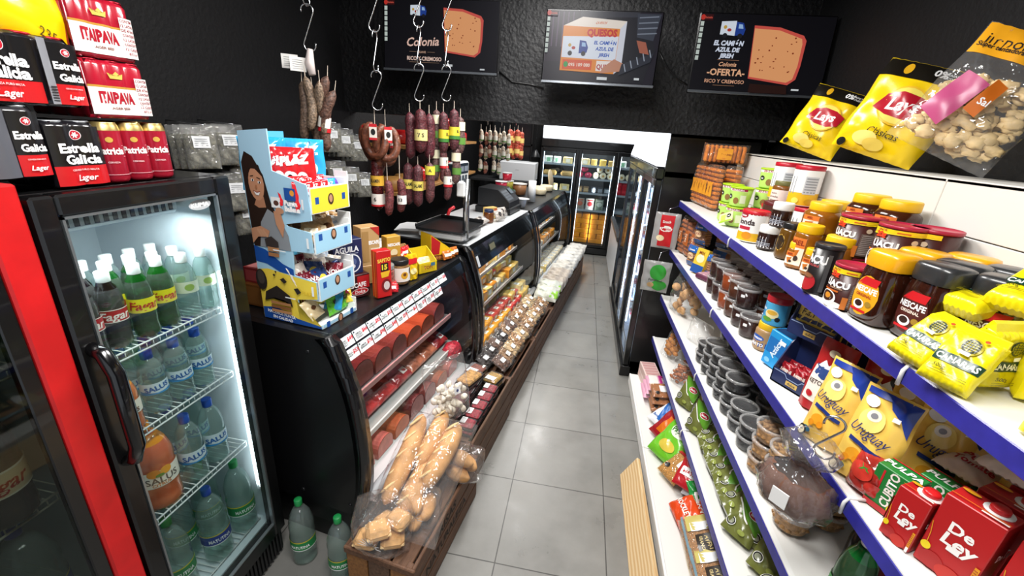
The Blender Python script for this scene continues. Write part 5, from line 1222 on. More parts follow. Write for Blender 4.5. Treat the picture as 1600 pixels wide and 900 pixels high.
# ---------------------------------------------------------------- drinks in the two fridges and beer on top
def pet(name, r, h, liquid, cap, prints, tint='#eef5f3', level=.88, cat='bottle', waist=.05, n=22):
    k = Kit(name, cat)
    ns = h - .03
    B = [(r * .6, .004), (r * .9, 0), (r, .012), (r * .985, h * .12), (r * (1 - waist), h * .2), (r, h * .27), (r, h * .46), (r * (1 - waist), h * .52), (r, h * .58), (r * .96, h * .66), (r * .78, h * .77), (r * .45, h * .86), (.0145, h * .90), (.0145, ns)]
    k.root = M().lathe(B, n, capt=False).mesh(name, gm(tint, .55, .03, milk=.05))
    if liquid:
        L = [(a * .965, z + .003) for a, z in B if z < h * level]; k.part('drink', M().lathe(L, n).mesh('drink', liquid))
    k.part('cap', M().lathe([(.0165, ns - .002), (.017, ns), (.017, h - .002), (.015, h), (.001, h)], 14).mesh('cap', pm(cap, .35)))
    if prints: k.part('label', prints.mesh('label'))
    return k
def band(r, z0, z1, items, w=None):
    p = Print(.0012); w = w or 1.55 * r
    p.on(cyl(r * 1.004), [('r', -w, z0, w, z1, items[0])] + items[1:], .01); return p
WATER = gm('#eef7f5', .2, .02, milk=.07, milkcol='#dff0ee')
cola = pet('cola_bottle', .033, .235, pm('#150b09', .1, coat=.3), '#ececea', band(.033, .085, .125, ['#b5202a', ('t', 'Fagar', 0, .105, .024, '#f2e6e0', {'sh': .2, 'b': .02}), ('r', -.05, .085, .05, .0875, '#e8e2da'), ('r', -.05, .1225, .05, .125, '#e8e2da')]), '#d8d4d0')
lime = pet('lime_soda_bottle', .034, .235, gm('#2fae3c', .3, .02, milk=.12, milkcol='#2fae3c'), '#ececea', band(.034, .085, .13, ['#e6d81e', ('t', 'Fagar', 0, .108, .026, '#b5301c', {'sh': .2, 'b': .03})]), '#7fd68a')
clr = pet('tonic_bottle', .033, .225, WATER, '#e8eae8', band(.033, .09, .13, ['#cfd6c0', ('e', 0, .11, .014, .012, '#8aa850')]))
salus = pet('water_bottle', .037, .225, WATER, '#1d4fb0', band(.0365, .075, .115, ['#dbe9f2', ('t', 'SALUS', 0, .097, .017, '#1f5fa8', {'b': .04, 'rot': 8}), ('p', [(-.05, .075), (.05, .075), (.05, .085), (0, .08), (-.05, .088)], '#2f8fd0')]), '#f0f8f6')
sal2 = pet('water_bottle', .042, .275, WATER, '#1d4fb0', band(.0415, .085, .135, ['#dbe9f2', ('t', 'SALUS', 0, .112, .02, '#1f5fa8', {'b': .04, 'rot': 8}), ('p', [(-.06, .085), (.06, .085), (.06, .097), (0, .09), (-.06, .1)], '#2f8fd0')]), '#f0f8f6')
OR = pm('#e08a12', .15, coat=.3)
orj = pet('orange_drink_bottle', .038, .205, OR, '#1f7a3a', band(.0375, .065, .11, ['#f0e8dc', ('e', 0, .10, .02, .012, '#e0861c'), ('t', 'SALUS', 0, .078, .014, '#6a4a3a', {'b': .03})]), '#f6d49a')
bigor = pet('orange_drink_bottle', .062, .33, OR, '#e08a12', band(.061, .10, .165, ['#f3ece0', ('t', 'SALUS', .005, .128, .024, '#4a4a4c', {'b': .02}), ('t', 'CITRUS', 0, .11, .011, '#c06a1c', {}), ('e', -.015, .158, .018, .016, '#e78a14'), ('e', .018, .16, .016, .015, '#f0a01c'), ('e', .0, .148, .012, .006, '#4f8a2e')]), '#f6c878')
def matu(col, txtc, r, h):
    return pet('water_bottle', r, h, WATER, '#1f8f4a' if col != '#2a3f9a' else '#2747a8', band(r * .99, h * .27, h * .42, [col, ('r', -1.55 * r, h * .405, 1.55 * r, h * .42, '#d8c83a'), ('r', -1.55 * r, h * .27, 1.55 * r, h * .283, '#f2f4f2'), ('t', 'MATUTINA', 0, h * .335, h * .045, txtc, {'b': .03, 'w': 1.5 * r})], 1.56 * r), '#f0f8f4')
matg = matu('#1f8a48', '#f4f8f4', .052, .36); matb = matu('#2a3f9a', '#f4f4fa', .052, .35)
def inF(k, x, y, z, label, group=None, rz=62): at(k, x, y, z + .003, label, group, rz)
S1, S2, S3, S4 = KSH[3], KSH[2], KSH[1], KSH[0]
inF(cola, -1.315, .868, S1, 'dark cola bottle with a red label, front row corner by the door handle', 'cola bottles')
inF(cola, -1.325, .945, S1, 'dark cola bottle with a red label next to the lime soda', 'cola bottles')
inF(lime, -1.315, 1.025, S1, 'lime soda bottle with a yellow label beside the cola', 'lime soda bottles')
inF(lime, -1.325, 1.105, S1, 'lime soda bottle with a yellow label beside the clear tonic', 'lime soda bottles')
inF(clr, -1.315, 1.185, S1, 'clear tonic bottle on the top shelf, next to the lime soda', 'tonic bottles')
inF(clr, -1.315, 1.262, S1, 'clear tonic bottle on the top shelf, by the bright light strip', 'tonic bottles')
for q, (k, nm) in enumerate([(cola, 'dark cola'), (cola, 'dark cola'), (lime, 'lime soda'), (lime, 'lime soda'), (clr, 'clear tonic'), (clr, 'clear tonic')]):
    inF(k, -1.405, .865 + q * .075, S1, f'{nm} bottle, second row of the top fridge shelf, {ordn[q]} from the handle', 'second row bottles')
for q in range(6):
    inF(salus if q < 2 else clr, -1.495, .865 + q * .075, S1, f'clear bottle in the third row of the top fridge shelf, {ordn[q]} from the handle side', 'third row bottles')
inF(orj, -1.315, .90, S2, 'small orange drink bottle with a green cap behind the door handle', 'small orange drinks'); inF(orj, -1.40, .925, S2, 'small orange drink bottle with a green cap, second row', 'small orange drinks')
inF(salus, -1.325, 1.005, S2, 'water bottle with a blue cap on the second shelf beside the orange drinks', 'blue capped water bottles'); inF(salus, -1.315, 1.09, S2, 'water bottle with a blue cap in the middle of the second shelf', 'blue capped water bottles'); inF(salus, -1.315, 1.175, S2, 'water bottle with a blue cap on the second shelf nearest the light strip', 'blue capped water bottles')
for q in range(4): inF(salus, -1.41, .99 + q * .085, S2, f'water bottle, second row of the second fridge shelf, {ordn[q]} from orange drinks', 'blue capped water bottles')
inF(bigor, -1.335, .945, S3, 'large orange drink bottle standing on the third fridge shelf'); 
inF(sal2, -1.315, 1.065, S3, 'tall water bottle with a blue cap beside the large orange drink', 'tall blue capped water bottles'); inF(sal2, -1.315, 1.165, S3, 'tall water bottle with a blue cap on the third shelf by the light strip', 'tall blue capped water bottles')
for q in range(2): inF(sal2, -1.42, 1.09 + q * .1, S3, f'tall water bottle, second row of the third shelf, {["behind the front one", "nearest the wall of the fridge"][q]}', 'tall blue capped water bottles')
inF(matb, -1.32, 1.085, S4, 'big water bottle with a blue label in the bottom of the black fridge')
inF(matg, -1.32, 1.225, S4, 'big water bottle with a green label in the bottom of the black fridge')
for q in range(3): inF(matg, -1.335 - .11 * (q > 0), [.93, 1.05, 1.18][q], S4, f'big water bottle in the bottom of the black fridge, {["next to the handle side", "second row middle", "second row by the back"][q]}', 'bottom shelf water bottles')
# red fridge
browns = pet('cola_bottle', .062, .335, pm('#2a130c', .12, coat=.3), '#a02a20', band(.061, .09, .16, ['#e3c9a2', ('t', 'Fagar', .0, .125, .034, '#b5281c', {'sh': .25, 'b': .02}), ('r', -.095, .155, .095, .16, '#f3ead8'), ('r', -.095, .09, .095, .094, '#f3ead8')]), '#c9a890')
matbig = matu('#2a3f9a', '#d8daea', .064, .35)
drk = pet('bitter_soda_bottle', .05, .25, pm('#2a1a10', .12, coat=.3), '#1d4a9a', band(.0495, .02, .12, ['#1f5a34', ('t', 'Paso', .012, .098, .02, '#eef2ee', {'b': .05}), ('t', 'de los', .012, .07, .02, '#eef2ee', {'b': .05}), ('t', 'Toro', .012, .042, .02, '#eef2ee', {'b': .05})]), '#8aa090')
inF(browns, -1.33, .59, RSH[1], 'big brown cola bottle with a tan label in the red fridge', 'brown bottles in the red fridge', 75); inF(browns, -1.33, .45, RSH[1], 'big brown cola bottle farther left behind the red fridge glass', 'brown bottles in the red fridge', 75); inF(browns, -1.47, .60, RSH[1], 'big brown cola bottle in the second row of the red fridge', 'brown bottles in the red fridge', 75)
inF(matbig, -1.33, .585, RSH[0], 'big water bottle with a blue label low in the red fridge', 'water bottles in the red fridge', 80); inF(matbig, -1.33, .435, RSH[0], 'big water bottle at the photo edge low in the red fridge', 'water bottles in the red fridge', 70)
inF(drk, -1.32, .59, RSH[2], 'dark bottle with a green label on the upper shelf of the red fridge', 'dark bottles in the red fridge', 66); inF(drk, -1.32, .47, RSH[2], 'dark bottle with a green label at the photo edge in the red fridge', 'dark bottles in the red fridge', 66); inF(drk, -1.45, .60, RSH[2], 'dark bottle with a green label, second row of the red fridge', 'dark bottles in the red fridge', 66)
# two water bottles on the floor
mf = matu('#1f8a48', '#f4f8f4', .055, .36)
p = onz(478, 868, 0); at(mf, p.x, p.y, 0, 'water bottle with a green cap on the floor beside the black fridge', 'water bottles on the floor', 20)
p = onz(533, 896, 0); at(mf, p.x + .01, p.y, 0, 'water bottle with a green cap on the floor against the wooden crate', 'water bottles on the floor', 30)
# beer packs
ZT = 1.789
def beer_pack(name, nx, nyy, r, h, colb, colt, items, split=.0):
    k = Kit(name, 'beer'); w, d = nx * 2 * r, nyy * 2 * r
    def ring(zz, inset):
        def f(t):
            L = [('f', w), ('r', d), ('b', w), ('l', d)]; tot = 2 * (w + d); q = t * tot
            for nm, ln in L:
                if q <= ln or nm == 'l':
                    s_ = r * .3 * (1 - abs(math.sin(PI * q / (2 * r)))); s_ += inset
                    cr = min(r * .7, min(q, ln - q) if min(q, ln - q) > 0 else 0); rr_ = (r * .7 - cr); s2 = s_ + rr_ * rr_ / (r * 1.4)
                    if nm == 'f': return (-w / 2 + q, -d / 2 + s2, zz)
                    if nm == 'r': return (w / 2 - s2, -d / 2 + q, zz)
                    if nm == 'b': return (w / 2 - q, d / 2 - s2, zz)
                    return (-w / 2 + s2, d / 2 - q, zz)
                q -= ln
        return f
    zs = [(0, r * .25), (.008, 0), (h * .5, 0), (h - .012, 0), (h, r * .3)]
    m = M(); m.grid(lambda u, v: ring(*zs[int(v * 4 + .5)])(min(u, .99999)), 96, 4, 0, True, True)
    for q in range(2): m.f.append(tuple(range(q * 96 * 4, q * 96 * 4 + 96))[::(1 if q else -1)]); m.i.append(0); m.s.append(False)
    k.root = m.mesh(name, pm(colb, .22, coat=.3))
    p = Print(.0012); sf = lambda u, v, o: (u, -d / 2 - o + r * .3 * (1 - abs(math.sin(PI * (u + w / 2) / (2 * r)))), v)
    p.on(sf, items, .006); k.part('wrap_print', p.mesh('wrap_print', .25))
    t = M()
    for a in range(nx):
        for b in range(nyy): t.lathe([(r * .8, h - .004), (r * .82, h + .0), (r * .76, h + .002), (.001, h - .001)], 16, cx=-w / 2 + r + a * 2 * r, cy=-d / 2 + r + b * 2 * r)
    k.part('can_tops', t.mesh('can_tops', pm(colt, .3, .7)), 'stuff')
    return k
def eg_face(cx, w, h, s=1.0):
    return [('r', cx - w / 2, h * .04, cx + w / 2, h * .34, '#c01a20'), ('r', cx - w / 2, h * .34, cx + w / 2, h * .93, '#131214'), ('e', cx - .0, h * .80, .013 * s, .012 * s, '#e8dfe0'), ('e', cx, h * .80, .0115 * s, .0105 * s, '#b3182b')] + \
        [('l', [(cx - .007 * s * math.cos(PI * q / 3), h * .80 - .007 * s * math.sin(PI * q / 3)), (cx + .007 * s * math.cos(PI * q / 3), h * .80 + .007 * s * math.sin(PI * q / 3))], .003 * s, '#f4f0f0') for q in range(3)] + \
        [('t', 'Estrella', cx, h * .61, .021 * s, '#f4f2f2', {'b': .04, 'w': w * .92}), ('t', 'Galicia', cx + .003, h * .44, .021 * s, '#f4f2f2', {'b': .04, 'w': w * .86}), ('t', 'CERVEZA PURO MALTA', cx, h * .28, .004 * s, '#f0c8c8', {'w': w * .6}), ('t', 'Lager', cx, h * .16, .014 * s, '#f4eaea', {'sh': .25, 'b': .02})]
BGp = 'beer packs on top of the fridges'
eg2 = beer_pack('beer_pack', 2, 3, .030, .158, '#17161a', '#b0b4b8', eg_face(0, .118, .158))
eg2.put(X((-1.25 - .09, .922, ZT), R(90)), 'black and red beer pack with large white lettering, lower row beside the red cans', BGp)
side = [('r', -.01, .006, .022, .15, '#8b8d92')] + [('r', -.006 + q * .004, .014, -.004 + q * .004, .05, '#1c1c1c') for q in range(6)]
eg1 = beer_pack('beer_pack', 3, 3, .032, .158, '#2a292d', '#b0b4b8', eg_face(.064, .058, .158, .75) + [('r', -.09, .006, -.035, .15, '#6a6c72'), ('r', -.03, .006, .03, .15, '#55575e')])
eg1.put(X((-1.25 - .096, .764, ZT + .03), R(90)), 'black and silver beer pack, lower row, above the red door frame', BGp)
eg3 = beer_pack('beer_pack', 4, 3, .032, .150, '#1b1a1e', '#b5202a', eg_face(-.03, .13, .15, 1.1) + eg_face(.095, .06, .15, .72) + [('r', .04, .006, .062, .145, '#85878d')] + [('r', .043, .012 + q * .006, .060, .015 + q * .006, '#2a2a2c') for q in range(6)])
eg3.put(X((-1.25 - .096, .848, ZT + .190), R(90)), 'black and red beer pack in the upper row, under the yellow crisps bag', BGp)
ita_i = [('r', -.078, .01, .078, .075, '#f1efec'), ('r', -.078, .075, .078, .080, '#b98a3a'), ('p', [(-.02, .098), (.008, .098), (.012, .112), (.004, .106), (-.006, .116), (-.016, .106), (-.024, .112)], '#d9b85a'), ('t', 'ITAIPAVA', -.014, .052, .026, '#a3182a', {'b': .05, 'w': .094}), ('t', 'LAGER BEER', -.01, .026, .006, '#7a3a2a', {}), ('r', .040, .01, .078, .105, '#efedea')] + [('t', s_, .058, .098 - q * .011, .0065, '#8a2030', {'w': .034}) for q, s_ in enumerate(['CONTÉM', '12 LATAS', 'DE 473ml', 'CONTIENE', '12 LATAS', 'CONTENT', '12 CANS', '473 ml'])]
ita = beer_pack('beer_pack', 3, 4, .0262, .140, '#a3152a', '#a3152a', ita_i)
ita.put(X((-1.25 - .105, 1.062, ZT + .168), R(90)), 'red and white beer pack resting on the red cans, lower of two', BGp)
ita.put(X((-1.25 - .105, 1.056, ZT + .312), R(90)), 'red and white beer pack at the very top of the stack', BGp)
pcp = Print(.001); pcp.on(cyl(.0325), [('e', .0, .113, .008, .007, '#c9a24a'), ('t', 'Patricia', .0, .085, .017, '#f4ecec', {'b': .04, 'w': .055}), ('l', [(-.03, .098), (.03, .098)], .001, '#e0b0b4'), ('l', [(-.03, .070), (.03, .070)], .001, '#e0b0b4'), ('t', 'CERVEZA', 0, .055, .004, '#e8c8cc', {}), ('r', -.045, .022, .045, .0235, '#d8a0a8')], .008)
pat = Kit('beer_can', 'can', M().lathe([(.026, 0), (.031, .006), (.0328, .012), (.0328, .135), (.030, .148), (.027, .154), (.027, .156), (.022, .153), (.001, .153)], 24).mesh('beer_can', pm('#b32036', .25, .35)))
pat.part('gold_rim', M().lathe([(.0331, .136), (.0303, .1485), (.0273, .1545), (.0273, .157), (.0265, .157)], 24, capb=False, capt=False).mesh('gold_rim', pm('#c9b070', .3, .8))); pat.part('label', pcp.mesh('label', .3))
for r_ in range(2):
    for q in range(3): at(pat, -1.283 - r_ * .067, 1.017 + q * .067, ZT, f'red and gold beer can on the black fridge, {["front", "back"][r_]} row, {["beside the black pack", "middle", "end"][q]}', 'red beer cans', 62)
lb = pack_kit('crisps_bag', .44, .30, .13, '#f0c90e', [('t', '235g', .145, .04, .019, '#4a3a10', {'b': .0}), ('e', -.12, .14, .09, .07, '#f8e36a')], 'crisps', 61, rough=.2, wr=.009)
lb.put(X((-1.31, .80, ZT + .335), R(82), R(-18), R(16)), 'huge yellow crisps bag lying over the beer packs in the corner of the photo')

# ---------------------------------------------------------------- the three screens on the beam
def screen(items, x0, x1, z0, z1, y, rz, label, tilt=10):
    w, h = x1 - x0, z1 - z0
    k = Kit('television', 'screen', M().box(-w / 2, 0, 0, w / 2, .035, h, b=.006).mesh('television', pm('#0b0b0d', .25)))
    k.part('mount', M().box(-.09, .03, h * .3, .09, .335, h * .7, b=.004).mesh('mount', BLKM))
    k.part('bottom_trim', M().box(-w / 2, -.004, 0, w / 2, 0, .014, b=.002).mesh('bottom_trim', pm('#5c6066', .25, .6)))
    m = M(); p = Print(.0005); p.on(flat(-.001), [('r', -w / 2 + .008, .016, w / 2 - .008, h - .008, '#0d0c10')] + items(w, h), .05)
    k.part('picture', p.m.mesh('picture', [scr(c) for c in p.c]))
    k.put(X(((x0 + x1) / 2, y, z0), R(rz), R(tilt)), label, 'screens on the beam')
_sc = {}
def scr(c):
    if c not in _sc:
        m = bpy.data.materials.new('screen'); m.use_nodes = True; b = m.node_tree.nodes['Principled BSDF']
        b.inputs['Base Color'].default_value = (.004, .004, .005, 1); b.inputs['Roughness'].default_value = .3; b.inputs['Specular IOR Level'].default_value = .12
        b.inputs['Emission Color'].default_value = (*lin(c), 1); b.inputs['Emission Strength'].default_value = .85; _sc[c] = m
    return _sc[c]
def menu(w, h):
    return [('r', -w * .49, h * .90, -w * .40, h * .97, '#3a0e10'), ('e', -w * .475, h * .935, .012, .014, '#c8352a'), ('t', 'Chacinados', -w * .435, h * .935, .011, '#d85a4a', {'w': w * .06})] + [('r', -w * .487, h * (.83 - .07 * q), -w * .462, h * (.885 - .07 * q), '#c8d4cc') for q in range(7)]
def wedge(cx, cz, s, mirror=False):
    P = [(-.13, .13), (-.02, .125), (.085, .095), (.10, .075), (.098, -.03), (.09, -.085), (.06, -.11), (-.115, -.09)]
    f = [('p', [(cx + a * s, cz + b * s) for a, b in P], '#d4554a'), ('p', [(cx + a * s, cz + b * s) for a, b in [(-.127, .118), (-.02, .113), (.08, .082), (.086, .06), (.086, -.03), (.076, -.085), (.052, -.1), (-.112, -.082)]], '#eda56e')]
    rr = random.Random(4)
    for q in range(22):
        a, b = rr.uniform(-.1, .07), rr.uniform(-.07, .09); f.append(('e', cx + a * s, cz + b * s, rr.uniform(.002, .0045) * s, rr.uniform(.002, .004) * s, '#8a3a20'))
    return f
def truck(cx, cz, s):
    return [('p', [(cx - .075 * s, cz - .03 * s), (cx + .01 * s, cz - .035 * s), (cx + .01 * s, cz + .045 * s), (cx - .075 * s, cz + .04 * s)], '#dfe8f4'), ('p', [(cx + .01 * s, cz - .035 * s), (cx + .06 * s, cz - .03 * s), (cx + .066 * s, cz), (cx + .05 * s, cz + .035 * s), (cx + .01 * s, cz + .04 * s)], '#1f3f93'), ('p', [(cx + .025 * s, cz + .005 * s), (cx + .053 * s, cz + .004 * s), (cx + .046 * s, cz + .026 * s), (cx + .025 * s, cz + .028 * s)], '#9cc0e8'),
            ('e', cx - .045 * s, cz - .036 * s, .014 * s, .014 * s, '#1c1c22'), ('e', cx + .04 * s, cz - .036 * s, .014 * s, .014 * s, '#1c1c22'), ('e', cx - .05 * s, cz + .01 * s, .010 * s, .010 * s, '#c8a24a'), ('e', cx - .025 * s, cz - .005 * s, .012 * s, .009 * s, '#b5342a')]
def scr1(w, h):
    return menu(w, h) + truck(-.14, h * .83, .75) + [('t', 'Colonia', -.115, h * .42, .048, '#f0c8b8', {'sh': .25, 'b': .02, 'rot': 3}), ('t', 'SUAVE', -.115, h * .275, .012, '#cfa890', {}), ('r', -.20, h * .275, -.15, h * .279, '#a88870'), ('r', -.08, h * .275, -.03, h * .279, '#a88870'), ('t', 'RICO Y CREMOSO', -.10, h * .185, .022, '#f0cfc0', {'b': .03, 'w': .23}), ('r', -.2, h * .13, .0, h * .134, '#a88870')] + wedge(.165, h * .53, 1.12) + [('r', .03, h * .09, .09, h * .12, '#d8dde0'), ('r', .27, h * .06, .30, h * .08, '#d8dde0')]
def scr2(w, h):
    L = [('r', -w * .49, h * .04, w * .49, h * .98, '#1d1a24'), ('r', -w * .49, h * .3, -w * .3, h * .98, '#241b2a'), ('r', -w * .2, h * .55, w * .3, h * .98, '#32343c')]
    L += [('r', -w * .44 + q * .03, h * .5, -w * .43 + q * .03, h * .96, '#5a4660') for q in range(5)]
    L += [('p', [(w * .02, h * .9), (w * .36, h * .92), (w * .47, h * .5), (w * .40, h * .05), (w * .1, h * .05)], '#1b1c22'), ('p', [(w * .28, h * .96), (w * .48, h * .96), (w * .44, h * .62), (w * .30, h * .66)], '#3a3f4a'), ('p', [(w * .30, h * .62), (w * .38, h * .6), (w * .42, h * .44), (w * .34, h * .46)], '#a8604a')] + [('l', [(w * .3, h * (.7 + .07 * q)), (w * .46, h * (.72 + .07 * q))], .006, '#7a8290') for q in range(4)]
    L += [('p', [(-w * .34, h * .78), (-w * .18, h * .90), (w * .20, h * .86), (w * .17, h * .76)], '#efe4d8'), ('t', 'QUESOS', -w * .02, h * .83, .012, '#d8641c', {'sh': .6}), ('p', [(-w * .34, h * .18), (w * .14, h * .16), (w * .15, h * .76), (-w * .34, h * .78)], '#e58a2c'), ('p', [(w * .14, h * .16), (w * .20, h * .24), (w * .20, h * .86), (w * .15, h * .76)], '#d8dbe6'),
          ('p', [(-w * .335, h * .36), (w * .14, h * .34), (w * .145, h * .66), (-w * .335, h * .64)], '#dfe6f2'), ('t', 'QUESOS', .0, h * .70, .036, '#c8202a', {'b': .05, 'w': w * .26}), ('t', 'EL CAMIÓN', w * .035, h * .57, .018, '#2a5ab8', {'b': .04, 'sh': .15, 'w': w * .19}), ('t', 'AZUL DE', w * .035, h * .49, .018, '#2a5ab8', {'b': .04, 'sh': .15}), ('t', 'JIREH', w * .035, h * .41, .018, '#2a5ab8', {'b': .04, 'sh': .15}),
          ('r', -w * .32, h * .20, -w * .06, h * .33, '#d8501c'), ('t', '095 109 080', -w * .17, h * .265, .018, '#f6e8d8', {'b': .02, 'w': w * .2}), ('e', -w * .29, h * .265, .014, .016, '#2f9a4a'), ('r', -w * .02, h * .19, w * .14, h * .33, '#f0e6e0'), ('t', 'QUREIS', w * .06, h * .25, .026, '#b0202a', {'b': .04, 'w': w * .15})] + truck(-w * .2, h * .50, .95)
    L += [('p', [(w * .02, h * .16), (w * .20, h * .20), (w * .22, h * .30), (w * .13, h * .36), (w * .04, h * .24)], '#c48a6e'), ('p', [(w * .18, h * .14), (w * .44, h * .34), (w * .46, h * .46), (w * .2, h * .30)], '#2a2e38')] + [('l', [(w * (.24 + .05 * q), h * (.2 + .05 * q)), (w * (.22 + .05 * q), h * (.30 + .05 * q))], .006, '#9aa2b0') for q in range(5)]
    return L + menu(w, h) + [('r', .0, h * .07, .06, h * .11, '#dfe4e6'), ('r', .22, h * .09, .25, h * .12, '#dfe4e6')]
def scr3(w, h):
    return menu(w, h) + truck(-.17, h * .80, .95) + [('t', 'EL CAMIÓN', -.185, h * .63, .024, '#dfe8fa', {'b': .05, 'sh': .15, 'w': .16}), ('t', 'AZUL DE', -.185, h * .55, .022, '#dfe8fa', {'b': .05, 'sh': .15}), ('t', 'JIREH', -.185, h * .475, .022, '#dfe8fa', {'b': .05, 'sh': .15}), ('t', 'Colonia', -.17, h * .37, .022, '#e8b08a', {'sh': .25}), ('t', '-OFERTA-', -.17, h * .27, .034, '#f0b890', {'b': .03, 'w': .22}), ('t', 'RICO Y CREMOSO', -.17, h * .155, .019, '#e0a888', {'w': .22, 'b': .02}), ('r', -.23, h * .42, -.11, h * .424, '#b08060'), ('r', -.23, h * .10, -.11, h * .104, '#b08060')] + wedge(.10, h * .47, 1.25) + [('p', [(-.03, h * .03), (.18, h * .03), (.17, h * .13), (-.03, h * .14)], '#2a140e'), ('r', .20, h * .08, .24, h * .10, '#dfe4e6')]
SY = 2.92
def fit(u0, v0, u1, v1): a, b = ony(u0, v0, SY), ony(u1, v1, SY); return a.x, b.x, a.z
x0, _, z0 = fit(604, 108, 0, 0); x1 = ony(776, 118, SY).x; screen(scr1, x0 - .02, x1, z0 - .005, z0 + .41, SY, 0, 'left screen on the beam showing a cheese wedge beside the word Colonia', -4)
x0, _, z0 = fit(845, 127, 0, 0); x1 = ony(1017, 141, SY).x; screen(scr2, x0, x1 + .01, z0 - .005, z0 + .40, SY, 0, 'middle screen on the beam showing a hand carrying an orange and white box', -4)
x0, _, z0 = fit(1074, 142, 0, 0); x1 = ony(1300, 160, SY).x; screen(scr3, x0, min(x1, XR - .02), z0 - .005, z0 + .42, SY, 0, 'right screen on the beam showing a cheese wedge and the word Oferta', -6)
# power leads on the beam
for pts, l in (([(780, 112), (800, 128), (830, 132), (850, 138)], 'thin black cable on the beam between the left and middle screens'), ([(1030, 80), (1042, 105), (1060, 125), (1078, 135)], 'thin black cable on the beam between the middle and right screens')):
    m = M().tube([ony(u, v, BY - .008) for u, v in pts], .005, 6); tag(link('power_lead', m.mesh('power_lead', pm('#060607', .35))), l, 'cable')
# ---------------------------------------------------------------- wooden crates along the foot of the counters
def wood(c, d):
    mt = bpy.data.materials.new('old_wood'); mt.use_nodes = True; nt = mt.node_tree; N = nt.nodes.new; L = nt.links.new; b = nt.nodes['Principled BSDF']
    tc = N('ShaderNodeTexCoord'); mp = N('ShaderNodeMapping'); mp.inputs['Scale'].default_value = (10, 1.2, 10); n = N('ShaderNodeTexNoise'); n.inputs['Scale'].default_value = 7; n.inputs['Detail'].default_value = 7; n.inputs['Roughness'].default_value = .7
    cr = N('ShaderNodeValToRGB'); cr.color_ramp.elements[0].color = (*lin(d), 1); cr.color_ramp.elements[0].position = .3; cr.color_ramp.elements[1].color = (*lin(c), 1); cr.color_ramp.elements[1].position = .72
    bu = N('ShaderNodeBump'); bu.inputs['Strength'].default_value = .35; bu.inputs['Distance'].default_value = .004
    L(tc.outputs['Object'], mp.inputs[0]); L(mp.outputs[0], n.inputs[0]); L(n.outputs['Fac'], cr.inputs[0]); L(cr.outputs[0], b.inputs['Base Color']); L(n.outputs['Fac'], bu.inputs['Height']); L(bu.outputs[0], b.inputs['Normal']); b.inputs['Roughness'].default_value = .62
    return mt
WD1, WD2, WD3 = wood('#7d5940', '#43291a'), wood('#7a5b45', '#432d20'), wood('#a9763f', '#6f4522')
def crate(s0, s1, n0, n1, h, label, open_top=False, letters=None, wd=WD1):
    w = s1 - s0; k = Kit('wooden_crate', 'crate'); t = .014
    # local: x = out towards the aisle, y = along
    m = M()
    for y in (0, w - .03):
        for x in (n0 + .002, n1 - .035): m.box(x, y, 0, x + .03, y + .03, h - .004, b=.003)
    k.root = m.mesh('wooden_crate', wd)
    def slat(nm, mm, mt=wd): k.part(nm, mm.mesh(nm, mt))
    hs = (h - .02) / 3
    for q in range(3):
        slat('front_slat', M().box(n1 - .006, 0.0, .006 + q * (hs + .008), n1 + .010, w, .006 + q * (hs + .008) + hs, b=.003), wd)
        slat('rear_slat', M().box(n0 - .006, 0, .006 + q * (hs + .008), n0 + .006, w, .006 + q * (hs + .008) + hs, b=.003), wd)
    for y, e in ((-.007, 0), (w - .007, 1)):
        if open_top and not e:
            nb = 3; ww = (n1 - n0) / nb
            for q in range(nb): slat('end_board', M().box(n0 + q * ww + .003, y, .006, n0 + (q + 1) * ww - .003, y + .014, h - .03, b=.003), [WD3, WD2, WD3][q])
            slat('end_rail', M().box(n0 - .008, y - .004, h - .035, n1 + .012, y + .012, h, b=.004), wd)
        else:
            for q in range(2): slat('end_board', M().box(n0, y, .006 + q * h / 2, n1, y + .014, q * h / 2 + h / 2 - .006, b=.003), wd)
    zt = h - (.05 if open_top else .016); nb = 3 if open_top else 4; ww = (n1 - n0 - .03) / nb
    for q in range(nb): slat('top_board', M().box(n0 + .012 + q * ww, .014, zt, n0 + .012 + q * ww + ww - .010, w - .016, zt + .014, b=.003), wd)
    if letters:
        p = Print(.0006); p.on(lambda u, v, o: (n1 + .010 + o, u, v), [('t', letters[0], w * .42, .006 + 2.45 * (hs + .008), hs * .55, '#20140c', {'b': .02, 'sx': 1.1}), ('t', letters[1], w * .45, .006 + 1.45 * (hs + .008), hs * .5, '#20140c', {'b': .02, 'sx': 1.1})], .2)
        k.part('stencil_lettering', p.mesh('stencil_lettering', .8))
    k.put(LX(s0, 0, 0), label, 'wooden crates along the counters')
    return zt + .014
ZC1 = crate(-.745, -.045, -.275, .045, .285, 'wooden crate nearest the camera, with bags of bread in it', True, ('BRISAS', 'NATURALEZA'))
ZC2 = crate(-.02, .735, -.275, .0, .325, 'dark wooden crate second in the row, holding trays of red preserves', False, None, WD2)
crs = [(.755, 1.49), (1.51, 2.245), (2.265, 3.0), (3.02, 3.75), (3.77, 4.42)]
cl = ['third in the row, under bags of dried fruit', 'fourth in the row, under clear bags of nuts', 'fifth in the row, where the white sacks begin', 'sixth in the row, under white sacks', 'last in the row, under white sacks']
for (a_, b_), l in zip(crs, cl): crate(a_, b_, -.275, -.015, .275, 'wooden crate ' + l, False, None, WD1)
ZC3 = .274
